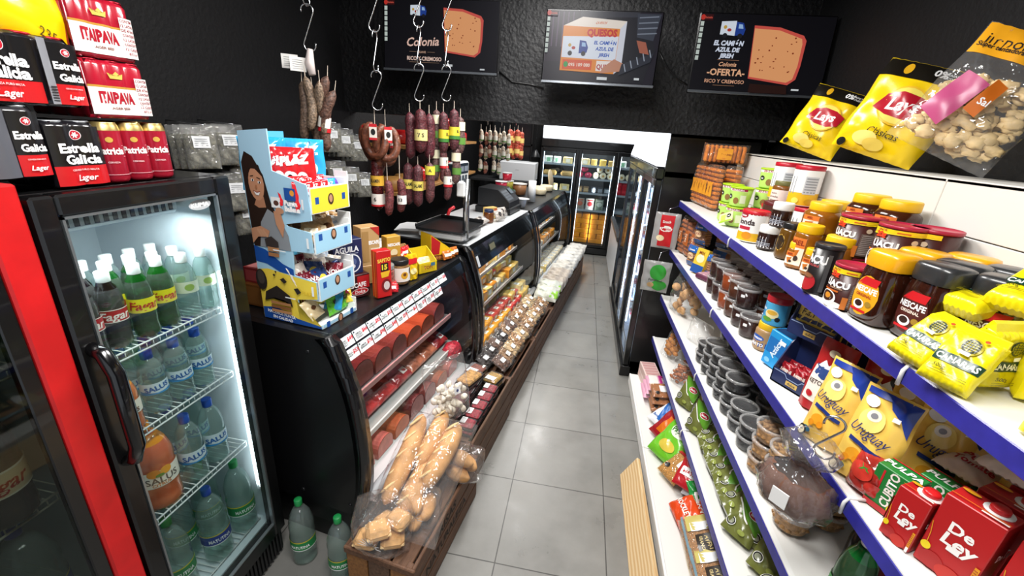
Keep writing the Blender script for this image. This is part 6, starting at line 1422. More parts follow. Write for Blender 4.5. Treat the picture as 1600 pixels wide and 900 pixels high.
# ---- bread in clear bags, on the nearest crate
BAG = gm('#ffffff', .6, .05, milk=.04, bump=.8, bs=20)
def crust(): return pm('#c8955c', .6, var=.28, vs=14, bump=.2, bs=30)
def baguette(L, r):
    m = M(); n = 22
    m.tube([(.012 * math.sin(3 * q / n), (q / n - .5) * L, .006 * math.sin(5 * q / n)) for q in range(n + 1)], [r * max(.12, (1 - abs(2 * q / n - 1) ** 4) ** .5) for q in range(n + 1)], 14)
    for q in range(5):
        y = (-.36 + .18 * q) * L; st = len(m.v); m.ball((0, 0, 0), .02, 8, 5, 1, .35, 2.2, .35); m.xf(Matrix.Translation((0, y, r * .92)) @ Matrix.Rotation(R(-35), 4, 'Z'), st)
    return m
bg = Kit('baguette', 'bread', baguette(.46, .047).mesh('baguette', [crust(), pm('#e8c88e', .7, var=.2, vs=40)]))
bg2 = Kit('baguette', 'bread', baguette(.36, .05).mesh('baguette', [crust(), pm('#e8c88e', .7, var=.2, vs=40)]))
roll = Kit('bread_roll', 'bread', M().ball((0, 0, 0), .05, 18, 12, 0, .8, 1.45, .72, .18, 3).mesh('bread_roll', crust()))
sq = M(); sq.box(-.05, -.045, 0, .05, .045, .052, b=.016); squ = Kit('square_roll', 'bread', sq.mesh('square_roll', pm('#d6a468', .65, var=.25, vs=18, bump=.2, bs=40)))
squ.part('seam', M().box(-.0505, -.0455, .022, .0505, .0455, .03, b=.012).mesh('seam', pm('#e6c48c', .7)))
def film_bag(name, W, H, T, seed, wr=.012, knot=True):
    m, sf = pillow(W, H, T, 3, 3.2, seed, wr, nu=20, nv=26)
    k = Kit(name, 'bag', m.mesh(name, BAG))
    if knot:
        t = M()
        for q in range(9):
            a = -1.2 + 2.4 * q / 8; t.tube([(0, -T * .32, H * .30), (.03 * math.sin(a), -T * .40, H * .30 + .035 * math.cos(a)), (.06 * math.sin(a), -T * .42 - .004, H * .30 + .07 * math.cos(a))], [.0035, .002, .001], 5)
        k.part('knot_folds', t.mesh('knot_folds', gm('#ffffff', .9, .08, milk=.35)))
    return k
# loaf directions: lying up the slope of the counter glass
def lay(kit, s, n, z, yaw, pitch, label, group=None, roll_=0, sc=1.0):
    mw = Matrix.Translation(LP(s, n, z)) @ Matrix.Rotation(CRZ + R(yaw), 4, 'Z') @ Matrix.Rotation(R(pitch), 4, 'X') @ Matrix.Rotation(R(roll_), 4, 'Y') @ Matrix.Scale(sc, 4)
    return kit.put(mw, label, group)
lay(bg, -.36, -.215, .46, 4, 26, 'long baguette leaning on the counter glass, farthest left', 'baguettes in a clear bag')
lay(bg2, -.40, -.12, .385, 2, 14, 'baguette lying in the clear bag, lower middle one', 'baguettes in a clear bag')
lay(bg2, -.28, -.055, .46, -4, 22, 'baguette on the aisle side of the clear bag', 'baguettes in a clear bag')
lay(bg2, -.22, -.14, .485, 0, 22, 'baguette lying on top between the others in the bag', 'baguettes in a clear bag', 0, .9)
bb = film_bag('bread_bag', .36, .58, .19, 71, .012, False)
lay(bb, -.66, -.085, .31, 2, -64, 'large clear bag holding baguettes, leaning against the counter glass')
for q, (s, n, z, yw) in enumerate([(-.70, -.20, .275, 10), (-.60, -.17, .275, -20), (-.66, -.10, .275, 30), (-.69, -.15, .335, 40), (-.61, -.10, .330, -10)]):
    lay(squ, s, n, z, yw, 0, f'square bread roll in the clear bag at the front of the crate, {["lower left", "lower back", "lower right", "upper left", "upper right"][q]}', 'square bread rolls')
rb = film_bag('roll_bag', .25, .21, .25, 72, .012)
lay(rb, -.655, -.145, .262, 0, 0, 'clear tied bag of square bread rolls at the near end of the crate', None)
for q, (s, n, z, yw) in enumerate([(-.47, -.05, .30, 20), (-.41, -.02, .31, 10), (-.44, -.07, .36, 40)]): lay(roll, s - .06, n - .015, z, yw, 0, f'bread roll in the small bag in front of the baguettes, {["front", "back", "upper"][q]} one', 'bread rolls in a small bag')
rb2 = film_bag('roll_bag', .20, .18, .17, 73, .012); lay(rb2, -.50, -.06, .255, 0, -4, 'clear tied bag of two rolls tucked under the baguettes')
for q, (s, n, z, yw) in enumerate([(-.24, .015, .32, 80), (-.16, .03, .33, 70), (-.20, .02, .385, 75)]): lay(roll, s, n, z, yw, 0, f'bread roll in the clear bag hanging over the crate edge, {["near", "far", "upper"][q]} one', 'rolls in the bag by the aisle')
rb3 = film_bag('roll_bag', .24, .20, .17, 74, .012, False); lay(rb3, -.20, .02, .258, 14, 0, 'clear bag of rolls at the aisle edge of the nearest crate')
# bag of white meringue shells
mb = film_bag('meringue_bag', .27, .36, .12, 75, .01, False)
m = M(); rr = random.Random(12)
for q in range(60):
    for _ in range(20):
        u, v = rr.uniform(-.095, .095), rr.uniform(.03, .22)
        if abs(u) < .105 - max(0, v - .14) * .7: break
    st = len(m.v); m.lathe([(.001, 0), (.019, .001), (.021, .006), (.014, .016), (.006, .022), (.001, .024)], 10); m.xf(Matrix.Translation((u, -.02 + rr.uniform(-.022, .02), v)) @ Matrix.Rotation(rr.uniform(0, 6), 4, 'Z') @ Matrix.Rotation(rr.uniform(.6, 1.9), 4, 'X'), st)
mb.part('meringues', m.mesh('meringues', pm('#efe6d6', .7, bump=.2, bs=100)), 'stuff'); p = Print(.002); p.on(flat(-.055), [('r', .01, .16, .05, .20, '#f2f2f2'), ('e', .03, .18, .008, .008, '#2a3a7a')]); mb.part('price_sticker', p.mesh('price_sticker'))
lay(mb, -.04, -.115, .47, 60, -14, 'clear pointed bag of white meringue shells leaning on the counter glass')
# trays of red preserves and biscuits on the second crate
def clam(name, w, d, h, col, col2=None, sticker=True, hump=.6):
    k = Kit(name, 'tray'); m = M().box(-w / 2, -d / 2, 0, w / 2, d / 2, h * .45, b=.006); k.root = m.mesh(name, pm('#141214', .3))
    c = M().box(-w * .44, -d * .44, h * .3, w * .44, d * .44, h * .86, b=.008); k.part('contents', c.mesh('contents', pm(col, .5, var=.4, vs=50, bump=.5, bs=90)), 'stuff')
    k.part('clear_lid', M().box(-w * .49, -d * .49, h * .42, w * .49, d * .49, h, b=.01).mesh('clear_lid', gm('#f4f6f6', .6, .04, milk=.04)))
    if sticker: p = Print(.0012); p.on(face_z(h), [('r', -w * .42, -d * .3, -w * .08, d * .32, '#eef0f0')] + [('r', -w * .40, -d * (.2 - .12 * q), -w * .14, -d * (.17 - .12 * q), '#8a8e92') for q in range(4)]); k.part('price_sticker', p.mesh('price_sticker'))
    return k
redt = clam('preserve_tray', .095, .085, .042, '#a01c30'); dkt = clam('preserve_tray', .10, .10, .05, '#5a2028', None, False); bis = clam('biscuit_tray', .15, .11, .05, '#8a4a3a'); tan = clam('biscuit_tray', .17, .11, .055, '#c9964e', None, False); corn = clam('biscuit_tray', .13, .11, .045, '#b58a34')
for q in range(5):
    for l in range(2): at_ = lay(redt, .065 + q * .095, -.058, ZC2 + l * .0425, 0, 0, f'small clear tray of bright red preserves at the aisle edge, {ordn[q]} from the bread, {["lower", "upper"][l]}', 'trays of red preserves')
for q in range(4):
    for l in range(3): lay(dkt, .075 + q * .108, -.165, ZC2 + l * .0505, 0, 0, f'dark red preserve tray in the inner row, {ordn[q]} from the bread, {["lower", "middle", "upper"][l]}', 'trays of dark preserves')
lay(tan, .34, -.165, ZC2 + .153, 78, 0, 'long clear tray of tan biscuits on top of the dark preserve trays')
lay(bis, .52, -.195, ZC2 + .1, 80, 0, 'clear tray of pink biscuits with a white label beside the counter divider')
lay(bis, .52, -.195, ZC2 + .05, 80, 0, 'clear tray of pink biscuits under the labelled one by the divider'); lay(bis, .52, -.195, ZC2, 80, 0, 'clear tray of pink biscuits at the bottom of the pile by the divider')
lay(corn, .565, -.08, ZC2, 80, 0, 'clear tray of golden corn snacks, lower one at the far end of the red trays'); lay(corn, .565, -.08, ZC2 + .046, 80, 0, 'clear tray of golden corn snacks with a white label, upper one')
# bags of dried fruit and nuts
def nutbag(name, W, H, T, col, seed, sticker=True, lump=.012):
    m, sf = pillow(W, H, T, 3.4, 3.4, seed, .006); k = Kit(name, 'packet', m.mesh(name, BAG)); b = M(); rr = random.Random(seed)
    i2, _ = pillow(W * .92, H * .9, T * .82, 3, 3, seed, .006); i2.xf(Matrix.Translation((0, 0, H * .05))); b.v += i2.v; b.f += i2.f; b.i += i2.i; b.s += i2.s
    for q in range(34):
        a, c = rr.uniform(-.82, .82), rr.uniform(-.82, .82); x, y, z = sf(a * W / 2, (c + 1) / 2 * H, -.007); b.ball((x, y, z), lump * rr.uniform(.7, 1.1), 7, 5, 0, 1.3, .7, 1, .3, q)
    k.part('contents', b.mesh('contents', pm(col, .6, var=.4, vs=40, bump=.4, bs=100)), 'stuff')
    if sticker:
        p = Print(.003); p.on(sf, [('r', -.028, H * .36, .028, H * .62, '#f2f3f3')] + [('r', -.03, H * (.40 + .05 * q), .025, H * (.41 + .05 * q), '#8a8e92') for q in range(4)], .02); k.part('price_sticker', p.mesh('price_sticker'))
    return k
cols = [('#2a211f', 'dark prunes'), ('#8a6a4a', 'mixed nuts'), ('#b59a72', 'peeled nuts'), ('#5a4034', 'raisins'), ('#a07a52', 'almonds'), ('#c4ae86', 'cashews')]
nk = [nutbag('dried_fruit_bag', .13, .135, .05, c, 80 + q) for q, (c, _) in enumerate(cols)]
NBg = 'clear bags of dried fruit and nuts'
plan = [(0, 3), (0, 1), (3, 2), (0, 4), (1, 2), (3, 1), (1, 4), (4, 2), (1, 4), (5, 1), (2, 4)]
for q, (a_, b_) in enumerate(plan):
    s = .80 + q * .133; s = .775 + q * .131
    for c, n in ((a_, -.168), (b_, -.037)):
        lay(nk[c], s + .0, n, ZC3 + .083 + .008 * ((q + c) % 2), 90 + 6 * ((q * 7 + c) % 3 - 1), -62, f'clear bag of {cols[c][1]} on the crates, {["inner", "aisle"][n > -.1]} row, {ordn[q] if q < 10 else "last"} from the counter divider', NBg)
# under-layer that lifts the bags on the crates
for q in range(5):
    for n in (-.175, -.045): lay(nk[(q * 2) % 6], .95 + q * .27, n, ZC3 + .028, 90, -88, f'flat clear bag under the dried fruit, {["inner", "aisle"][n > -.1]} row, {ordn[q]} from the divider', 'lower layer of dried fruit bags')
# white sacks
def sackk(seed, col, green=False):
    m, sf = pillow(.25, .21, .085, 2.2, 2.2, seed, .02, nu=26, nv=22); k = Kit('white_sack', 'sack', m.mesh('white_sack', pm(col, .6, bump=.5, bs=24)))
    p = Print(.002)
    its = [('r', -.09, .07, .09, .085, '#a39d94'), ('r', -.07, .10, .05, .106, '#8f8a82')] if not green else [('r', -.10, .03, .10, .17, '#d0d3c8'), ('p', [(.05, .03), (.13, .04), (.12, .14), (.07, .11)], '#8fc83a'), ('t', 'HARINA', -.03, .10, .018, '#7a8a70', {})]
    p.on(sf, its, .015); k.part('label', p.mesh('label', .6)); return k
sk = [sackk(91, '#b5a99c'), sackk(92, '#c4bfb6'), sackk(93, '#d2cfc9'), sackk(94, '#c6c6ba', True)]
seq = [3, 3, 0, 0, 0, 1, 1, 2, 2, 2, 2, 2, 2]
for q, c in enumerate(seq):
    nm = {3: 'green cornered flour sack', 0: 'beige cloth sack', 1: 'off white sack', 2: 'white sack'}[c]
    lay(sk[c], 2.26 + q * .168, -.118, ZC3 + .062 + .006 * (q % 2), 3 * (q % 3 - 1), -58, f'{nm} on the far crates, number {q + 1} past the dried fruit', 'sacks on the far crates')
for q in range(5): lay(sk[[3, 0, 1, 2, 2][q]], 2.40 + q * .42, -.118, ZC3 + .03, 0, -89, f'flat sack in the lower layer on the far crates, {ordn[q]} from the dried fruit', 'lower layer of sacks', sc=.9)
# ---------------------------------------------------------------- what lies inside the glass counters
def ham(name, w, h, L, cut, skin, fatline=True, cat='ham'):
    """loaf of cold cut, cut face towards the aisle (+X local), length along -X"""
    arch = [(-w / 2, 0), (-w / 2, h * .45)] + [(w / 2 * math.cos(a), h * .45 + h * .55 * math.sin(a)) for a in [PI - PI * q / 10 for q in range(1, 10)]] + [(w / 2, h * .45), (w / 2, 0)]
    m = M().prism(arch, -L, -.002, lambda a, b, d: (d, a, b)); k = Kit(name, cat, m.mesh(name, pm(skin, .22, coat=.4, bump=.4, bs=30)))
    m = M(); n = len(arch); m.add([(0, a * .95, b * .95 + .004) for a, b in arch], [tuple(range(n))]); k.part('cut_face', m.mesh('cut_face', pm(cut, .4, var=.12, vs=30)))
    return k
h1 = ham('ham_loaf', .17, .135, .26, '#9a5850', '#5e2424'); h2 = ham('ham_loaf', .15, .12, .26, '#a4645c', '#7a3a34'); h3 = ham('ham_loaf', .16, .10, .26, '#c06a48', '#a84e30'); h4 = ham('ham_loaf', .15, .105, .22, '#c97a72', '#b45a56')
HG1 = 'hams on the upper shelf of the meat counter'
for q, (k, s, l) in enumerate([(h1, -.47, 'dark skinned'), (h1, -.28, 'dark skinned'), (h2, -.105, 'pale skinned'), (h2, .06, 'pale skinned'), (h3, .225, 'orange'), (h3, .395, 'orange'), (h2, .56, 'pale skinned')]):
    lay(k, s, -.485, .7515, 0, 0, f'{l} ham, cut face to the glass, {ordn[q]} along the upper shelf', HG1)
wrapk, _ = pillow(.13, .16, .05, 3, 3, 100, .012); wk = Kit('sliced_ham_packet', 'packet', wrapk.mesh('sliced_ham_packet', pm('#b04a58', .2, coat=.4, var=.4, vs=25)))
for q in range(5): lay(wk, -.38 + q * .2, -.62, .888, 90, -86, f'wrapped sliced ham lying on the loaves of the upper shelf, {ordn[q]} from the near end', 'wrapped slices on the hams')
def sausage_pack(name, col, lab, seed):
    W, H, T = .17, .13, .06; m, sf = pillow(W, H, T, 4, 4, seed, .006); k = Kit(name, 'sausages', m.mesh(name, pm(col, .2, coat=.4, var=.35, vs=22, bump=.3, bs=20)))
    if lab: p = Print(.0015); p.on(sf, lab, .02); k.part('label', p.mesh('label', .3))
    return k
sps = [sausage_pack('sausage_packet', '#a84a42', [('r', -.08, .015, .08, .06, '#3a7fb8'), ('r', -.05, .04, .05, .09, '#34308a'), ('t', 'FRANK', 0, .065, .022, '#e8c8d8', {'b': .04}), ('e', .055, .06, .018, .018, '#f0f0f2')], 101),
       sausage_pack('sausage_packet', '#b83a3a', [('r', -.06, .04, .02, .09, '#8a1a20')], 102), sausage_pack('sausage_packet', '#c8765a', None, 103), sausage_pack('sausage_packet', '#a03034', [('r', .0, .03, .05, .07, '#f0e8e4')], 104)]
for q, (c, s) in enumerate([(0, -.44), (1, -.27), (1, -.10), (3, .07), (2, .24), (2, .40), (3, .56)]):
    for r_ in range(2): lay(sps[c if r_ == 0 else (c + q) % 4], s, -.46 - .16 * r_, .575, 90, -66, f'packet of sausages, meat counter lower shelf, {["front", "rear"][r_]} row, {ordn[q]} along', 'sausage packets on the lower shelf')
for q in range(7):
    lay([h4, h4, h3, h1, h2, h3, h4][q], -.46 + q * .165, -.365, .3865, 0, 0, f'ham piece on the floor of the meat counter, {ordn[q]} from the near end', 'hams on the counter floor', sc=.92)
m = M(); m.ball((0, 0, .06), .075, 18, 12, 0, .85, 1.1, .8, .15, 4); k = Kit('netted_ham', 'ham', m.mesh('netted_ham', pm('#b01f34', .35, var=.5, vs=60, bump=.6, bs=70)))
lay(k, .585, -.40, .47, 0, 0, 'round ham in red netting in the far corner of the meat counter')
# price cards along the top of the glass
def pcard(price, ln, seed):
    w, h = .0905, .046; k = Kit('price_card', 'price card', M().box(-w / 2, -.001, 0, w / 2, .001, h).mesh('price_card', pm('#eef2f4', .4)))
    p = Print(.0004); p.on(flat(-.001), [('p', [(.0, h), (w / 2, h), (w / 2, h * .4)], '#cfe2ee'), ('e', -w * .42, h * .86, .005, .004, '#2a3446'), ('t', ln[0], -.018, h * .62, .0075, '#2a2c30', {'b': .02, 'sh': .2, 'w': .05}), ('t', ln[1], -.016, h * .42, .0075, '#2a2c30', {'b': .02, 'sh': .2, 'w': .055}), ('t', ln[2], -.014, h * .22, .0065, '#2a2c30', {'b': .02, 'sh': .2, 'w': .05}), ('t', price, .027, h * .62, .0165, '#c8202a', {'b': .03, 'sh': .1, 'w': .036})], .2)
    k.part('print', p.mesh('print')); return k
lines = [('JAMÓN', 'COCIDO', 'CERDO'), ('JAMÓN', 'COCIDO', 'SCHNECK'), ('LOMITO', 'AHUMADO', 'KG'), ('PALETA', 'SANDWICH', ''), ('BONDIOLA', 'CURADA', ''), ('JAMÓN', 'SERRANO', ''), ('LOMO', 'CANADIENSE', ''), ('PANCETA', 'AHUMADA', ''), ('SALAME', 'MILÁN', ''), ('MORTADELA', '', '')]
r1 = ['$49', '$66', '$85', '$33', '$45', '$75', '$52', '$69', '$57', '$58']; r2 = ['$53', '$76', '$98', '$48', '$59', '$61', '$73', '$55', '$47']
def cardat(k, s, zt, zb, label):
    nt_, nb_ = prof_n(zt) + .004, prof_n(zb) + .004
    a = math.atan2(nt_ - nb_, zt - zb)
    mw = Matrix.Translation(LP(s, nb_, zb)) @ Matrix.Rotation(CRZ + R(90), 4, 'Z') @ Matrix.Rotation(a, 4, 'X')
    k.put(mw, label, 'price cards on the meat counter')
for q, pz_ in enumerate(r1): cardat(pcard(pz_, lines[q], q), -.527 + q * .0985, 1.163, 1.116, f'white price card reading {pz_} in the upper row on the glass')
for q, pz_ in enumerate(r2): cardat(pcard(pz_, lines[(q + 4) % 10], q), -.527 + q * .0985, 1.112, 1.064, f'white price card reading {pz_} in the lower row on the glass')
# cheeses
def cheese(name, w, d, h, col, lab=None, wedge_=False, film=True):
    k = Kit(name, 'cheese')
    if wedge_: m = M().prism([(-w / 2, -d / 2), (w / 2, -d / 2), (w * .32, d / 2), (-w * .2, d / 2)], 0, h, lambda a, b, q: (a, b, q))
    else: m = M().box(-w / 2, -d / 2, 0, w / 2, d / 2, h, b=.008)
    k.root = m.mesh(name, pm(col, .25, coat=.3, var=.15, vs=20, bump=.15, bs=20))
    p = Print(.0012)
    if lab: p.on(face_z(h), [('r', -w * .28, -d * .25, w * .2, d * .2, lab), ('r', -w * .22, -d * .1, w * .1, -d * .02, '#8a8e92')], .2); p.on(flat(-d / 2), [('r', -w * .2, h * .2, w * .25, h * .75, lab)], .2); k.part('label', p.mesh('label'))
    return k
ck = [cheese('cheese_block', .13, .10, .075, '#e8922a', '#f0e6d0'), cheese('cheese_block', .12, .10, .07, '#ecc66a', None), cheese('cheese_wedge', .12, .13, .08, '#e59a3a', None, True), cheese('cheese_wedge', .12, .12, .075, '#f0d68a', '#eef0f0', True), cheese('cheese_block', .11, .09, .05, '#c23a3a', '#f2e8e0'), cheese('cheese_block', .12, .09, .05, '#e8a030', '#f6f0e4'), cheese('cheese_block', .12, .10, .06, '#efe3c4', '#d8dde2')]
cn = ['orange block', 'yellow block', 'orange wedge', 'pale yellow wedge', 'red wrapped block', 'amber slab', 'cream block']
def fillrow(root_s0, step, n, z, nn, pick, shelf, seed, grp, yaw=90):
    rr = random.Random(seed)
    for q in range(n):
        c = pick(q); lay(ck[c], root_s0 + q * step, nn, z, yaw + rr.uniform(-8, 8), 0, f'{cn[c]} of cheese, {shelf}, {ordn[q] if q < 10 else "number " + str(q + 1)} along', grp)
g2 = 'cheeses in the cheese counter'
fillrow(.88, .142, 11, .8315, -.585, lambda q: [0, 2, 0, 0, 2, 0, 1, 3, 2, 0, 2][q], 'front of the top shelf', 1, g2)
fillrow(.90, .142, 10, .8315, -.70, lambda q: [2, 0, 2, 0, 0, 2, 0, 2, 0, 0][q], 'back of the top shelf', 2, g2)
fillrow(.89, .142, 9, .908, -.63, lambda q: [0, 2, 0, 5, 0, 2, 1, 0, 2][q], 'stacked on the top shelf', 3, g2)
fillrow(.88, .142, 11, .6215, -.50, lambda q: [2, 0, 1, 2, 3, 0, 6, 1, 2, 3, 1][q], 'front of the middle shelf', 4, g2)
fillrow(.88, .142, 11, .6215, -.62, lambda q: [0, 2, 1, 4, 2, 6, 0, 3, 4, 1, 3][q], 'back of the middle shelf', 5, g2)
fillrow(.87, .126, 12, .3865, -.35, lambda q: [5, 5, 5, 5, 5, 5, 5, 4, 4, 4, 1, 1][q], 'front row on the counter floor', 6, g2)
fillrow(.87, .126, 12, .3865, -.46, lambda q: [5, 5, 0, 0, 5, 4, 4, 4, 4, 1, 3, 3][q], 'second row on the counter floor', 7, g2)
fillrow(.89, .126, 12, .438, -.40, lambda q: [5, 0, 5, 5, 4, 4, 4, 4, 1, 4, 3, 1][q], 'top layer on the counter floor', 8, g2)
fillrow(.87, .13, 12, .3865, -.58, lambda q: [1, 3, 6, 3, 4, 3, 6, 1, 3, 1, 6, 3][q], 'third row on the counter floor', 9, g2)
fillrow(.90, .142, 10, .705, -.56, lambda q: [0, 1, 2, 5, 0, 3, 4, 1, 6, 3][q], 'stacked on the middle shelf', 16, g2)
g3 = 'cheeses in the end counter'
fillrow(2.66, .15, 11, .8315, -.585, lambda q: [6, 6, 3, 6, 4, 6, 6, 4, 6, 2, 0][q], 'front of the end counter top shelf', 10, g3)
fillrow(2.68, .15, 11, .8315, -.70, lambda q: [4, 6, 6, 4, 6, 6, 3, 6, 6, 0, 2][q], 'back of the end counter top shelf', 11, g3)
fillrow(2.68, .15, 10, .892, -.63, lambda q: [6, 4, 6, 6, 4, 6, 6, 6, 3, 6][q], 'stacked on the end counter top shelf', 12, g3)
fillrow(2.66, .15, 11, .6215, -.50, lambda q: [1, 3, 6, 6, 3, 6, 2, 0, 0, 2, 0][q], 'front of the end counter middle shelf', 13, g3)
fillrow(2.65, .14, 12, .3865, -.35, lambda q: [6, 6, 6, 3, 6, 6, 6, 6, 6, 6, 6, 6][q], 'front row on the end counter floor', 14, g3)
fillrow(2.65, .14, 12, .3865, -.47, lambda q: [3, 6, 6, 6, 6, 3, 6, 6, 6, 6, 6, 6][q], 'second row on the end counter floor', 15, g3)

# ---------------------------------------------------------------- on top of the counters
CT = 1.185; CT2 = 1.2295
# cardboard biscuit stand: printed side wall, four trays
bs = bpy.data.objects.new('biscuit_stand', None); COL.objects.link(bs); bs.matrix_local = LX(-.55, 0, 0)
tag(bs, 'stepped cardboard biscuit stand with a printed picture of a smiling girl on its side', 'display stand')
OUT = [(-.753, CT), (-.755, 1.48), (-.760, 1.80), (-.755, 1.93), (-.62, 1.945), (-.62, 1.80), (-.47, 1.762), (-.462, 1.632), (-.585, 1.605), (-.576, 1.597), (-.472, 1.585), (-.469, 1.507), (-.567, 1.50), (-.571, 1.40), (-.468, 1.387), (-.468, 1.313), (-.568, 1.298), (-.565, 1.198), (-.463, 1.2005), (-.462, CT)]
def bpart(name, m, mats, par=bs): return link(name, m.mesh(name, mats), par)
spn = bpart('side_panel', M().prism(OUT, 0, .005, lambda a, b, d: (a, d, b)), pm('#a9d3ea', .4))
pr = Print(.0006); sf = lambda u, v, o: (u, -o, v)
pr.on(sf, [('p', [(-.753, CT + .001), (-.754, 1.40), (-.70, 1.41), (-.575, 1.395), (-.47, 1.385), (-.47, 1.315), (-.569, 1.298), (-.566, 1.198), (-.464, 1.198), (-.463, CT + .001)], '#f0d24a')], .3)
pr.on(sf, [('p', [(-.754, 1.50), (-.70, 1.49), (-.62, 1.44), (-.572, 1.425), (-.572, 1.40), (-.64, 1.405), (-.70, 1.43), (-.754, 1.435)], '#1d4fa0'), ('p', [(-.752, CT + .001), (-.752, 1.235), (-.68, 1.245), (-.58, 1.21), (-.464, 1.196), (-.463, CT + .001)], '#1d4fa0'),
           ('t', 'HACEMOS PUNTA', -.66, 1.217, .013, '#ffffff', {'b': .04, 'rot': -5, 'w': .14}), ('t', 'EN CALIDAD', -.655, 1.197, .012, '#ffffff', {'b': .04, 'rot': -4, 'w': .10}),
           ('p', [(-.75, 1.50), (-.755, 1.82), (-.735, 1.86), (-.70, 1.845), (-.66, 1.78), (-.64, 1.68), (-.60, 1.60), (-.60, 1.50)], '#2a1c16'),
           ('p', [(-.72, 1.50), (-.70, 1.60), (-.66, 1.655), (-.61, 1.63), (-.575, 1.56), (-.57, 1.50)], '#8b8f94'), ('p', [(-.72, 1.665), (-.70, 1.655), (-.665, 1.66), (-.67, 1.70), (-.70, 1.70)], '#b07a5c'),
           ('e', -.697, 1.745, .036, .062, '#c08a6a'), ('p', [(-.735, 1.80), (-.72, 1.825), (-.675, 1.815), (-.66, 1.77), (-.69, 1.80)], '#2a1c16'), ('e', -.712, 1.758, .007, .005, '#f4f2ee'), ('e', -.681, 1.752, .007, .005, '#f4f2ee'), ('e', -.711, 1.758, .0035, .0045, '#1c1210'), ('e', -.680, 1.752, .0035, .0045, '#1c1210'), ('l', [(-.72, 1.772), (-.705, 1.775)], .003, '#2a1c16'), ('l', [(-.69, 1.77), (-.673, 1.765)], .003, '#2a1c16'), ('e', -.697, 1.734, .005, .008, '#a8704e'), ('p', [(-.712, 1.718), (-.698, 1.712), (-.682, 1.716), (-.69, 1.703), (-.703, 1.704)], '#f2ece8'), ('l', [(-.713, 1.72), (-.698, 1.714), (-.681, 1.718)], .003, '#8a3a34'),
           ('p', [(-.60, 1.655), (-.585, 1.60), (-.60, 1.55), (-.625, 1.60), (-.63, 1.65)], '#c08a6a'), ('r', -.635, 1.665, -.592, 1.705, '#eef0f0'), ('e', -.612, 1.683, .012, .010, '#5a3a30'), ('e', -.60, 1.655, .02, .012, '#c08a6a'),
           ('p', [(-.75, 1.57), (-.70, 1.585), (-.66, 1.57), (-.67, 1.545), (-.72, 1.54), (-.75, 1.51)], '#c08a6a')] + [('l', [(-.72 + .014 * q, 1.572), (-.70 + .014 * q, 1.545)], .010, '#c89676') for q in range(3)] +
          [('p', [(-.69, 1.535), (-.655, 1.55), (-.625, 1.53), (-.625, 1.51), (-.685, 1.505)], '#3a3230'), ('r', -.68, 1.488, -.625, 1.506, '#b8845a'), ('r', -.68, 1.468, -.628, 1.483, '#a8744c')], .3)
pr.on(sf, [('e', -.735, 1.36, .028, .045, '#2b2624'), ('e', -.735, 1.37, .018, .030, '#453d39'), ('p', [(-.72, 1.31), (-.66, 1.345), (-.60, 1.31), (-.59, 1.26), (-.60, 1.275), (-.70, 1.285), (-.73, 1.27)], '#2d2724')] + [('r', -.70, 1.262 - .018 * q, -.60, 1.274 - .018 * q, ['#b07a4e', '#8d5c38', '#c08a5c'][q]) for q in range(3)] +
          [('p', [(-.64, 1.375), (-.62, 1.385), (-.605, 1.37), (-.62, 1.36)], '#2b2624'), ('p', [(-.575, 1.345), (-.555, 1.352), (-.54, 1.335), (-.56, 1.322)], '#2b2624'), ('e', -.665, 1.39, .006, .005, '#2b2624'), ('e', -.655, 1.405, .004, .004, '#2b2624'), ('t', 'PLAZ', -.51, 1.335, .016, '#e0bc30', {'w': .05})], .3)
pr.on(sf, [('r', -.565, 1.70, -.515, 1.745, '#1b4f9c'), ('e', -.53, 1.728, .010, .011, '#e39a34'), ('t', 'Punta', -.54, 1.69, .018, '#ffffff', {'b': .06, 'w': .06}), ('t', 'Ballena', -.535, 1.668, .018, '#ffffff', {'b': .06, 'w': .07}), ('r', -.49, 1.672, -.482, 1.71, '#eef2f4'), ('r', -.486, 1.525, -.476, 1.565, '#eef2f4'), ('r', -.486, 1.33, -.476, 1.37, '#eef2f4'), ('r', -.65, 1.495, -.59, 1.500, '#eef2f4'), ('r', -.62, 1.30, -.57, 1.305, '#eef2f4')], .3)
link('side_print', pr.mesh('side_print'), spn)
TRY = [(1.655, 1.70, 1.752, '#ecd33a'), (1.50, 1.54, 1.588, '#9fcde6'), (1.305, 1.338, 1.40, '#9fcde6'), (1.185, 1.188, 1.205, '#9fcde6')]
for q, (zf, z0, z1, c) in enumerate(TRY):
    m = M(); m.box(-.75, .005, zf, -.462, .215, zf + .004); m.box(-.466, .005, zf, -.460, .215, z1); m.box(-.75, .21, zf, -.462, .215, z1 + .02)
    t = bpart('tray', m, pm('#f0f2f2', .45))
    pr = Print(.0006); s2 = lambda u, v, o: (-.460 + o, u, v); zm = (z0 + z1) / 2 if q else (zf + z1) / 2; hh = z1 - zf - .006
    pr.on(s2, [('r', .006, zf + .003, .214, z1 - .004, c), ('r', .025, zm - .014, .045, zm + .012, '#1b4f9c'), ('r', .175, zm - .012, .195, zm + .014, '#1b4f9c'), ('e', .11, zm - .002, .016, .022, '#3a261c'), ('e', .11, zm, .010, .015, '#b98a6a')], .3); link('tray_print', pr.mesh('tray_print'), t)
    m = M().box(-.46, .215, zf, -.52, .221, z1 + .045); link('tray_end', m.mesh('tray_end', WHITE), t)
m = M(); m.box(-.76, .005, CT, -.754, .215, 1.93); m.box(-.62, .210, 1.65, -.752, .215, 1.90); bpart('back_panel', m, pm('#5ab4dc', .4))
def SB(y, n, z): return LP(-.55 + y, n, z)
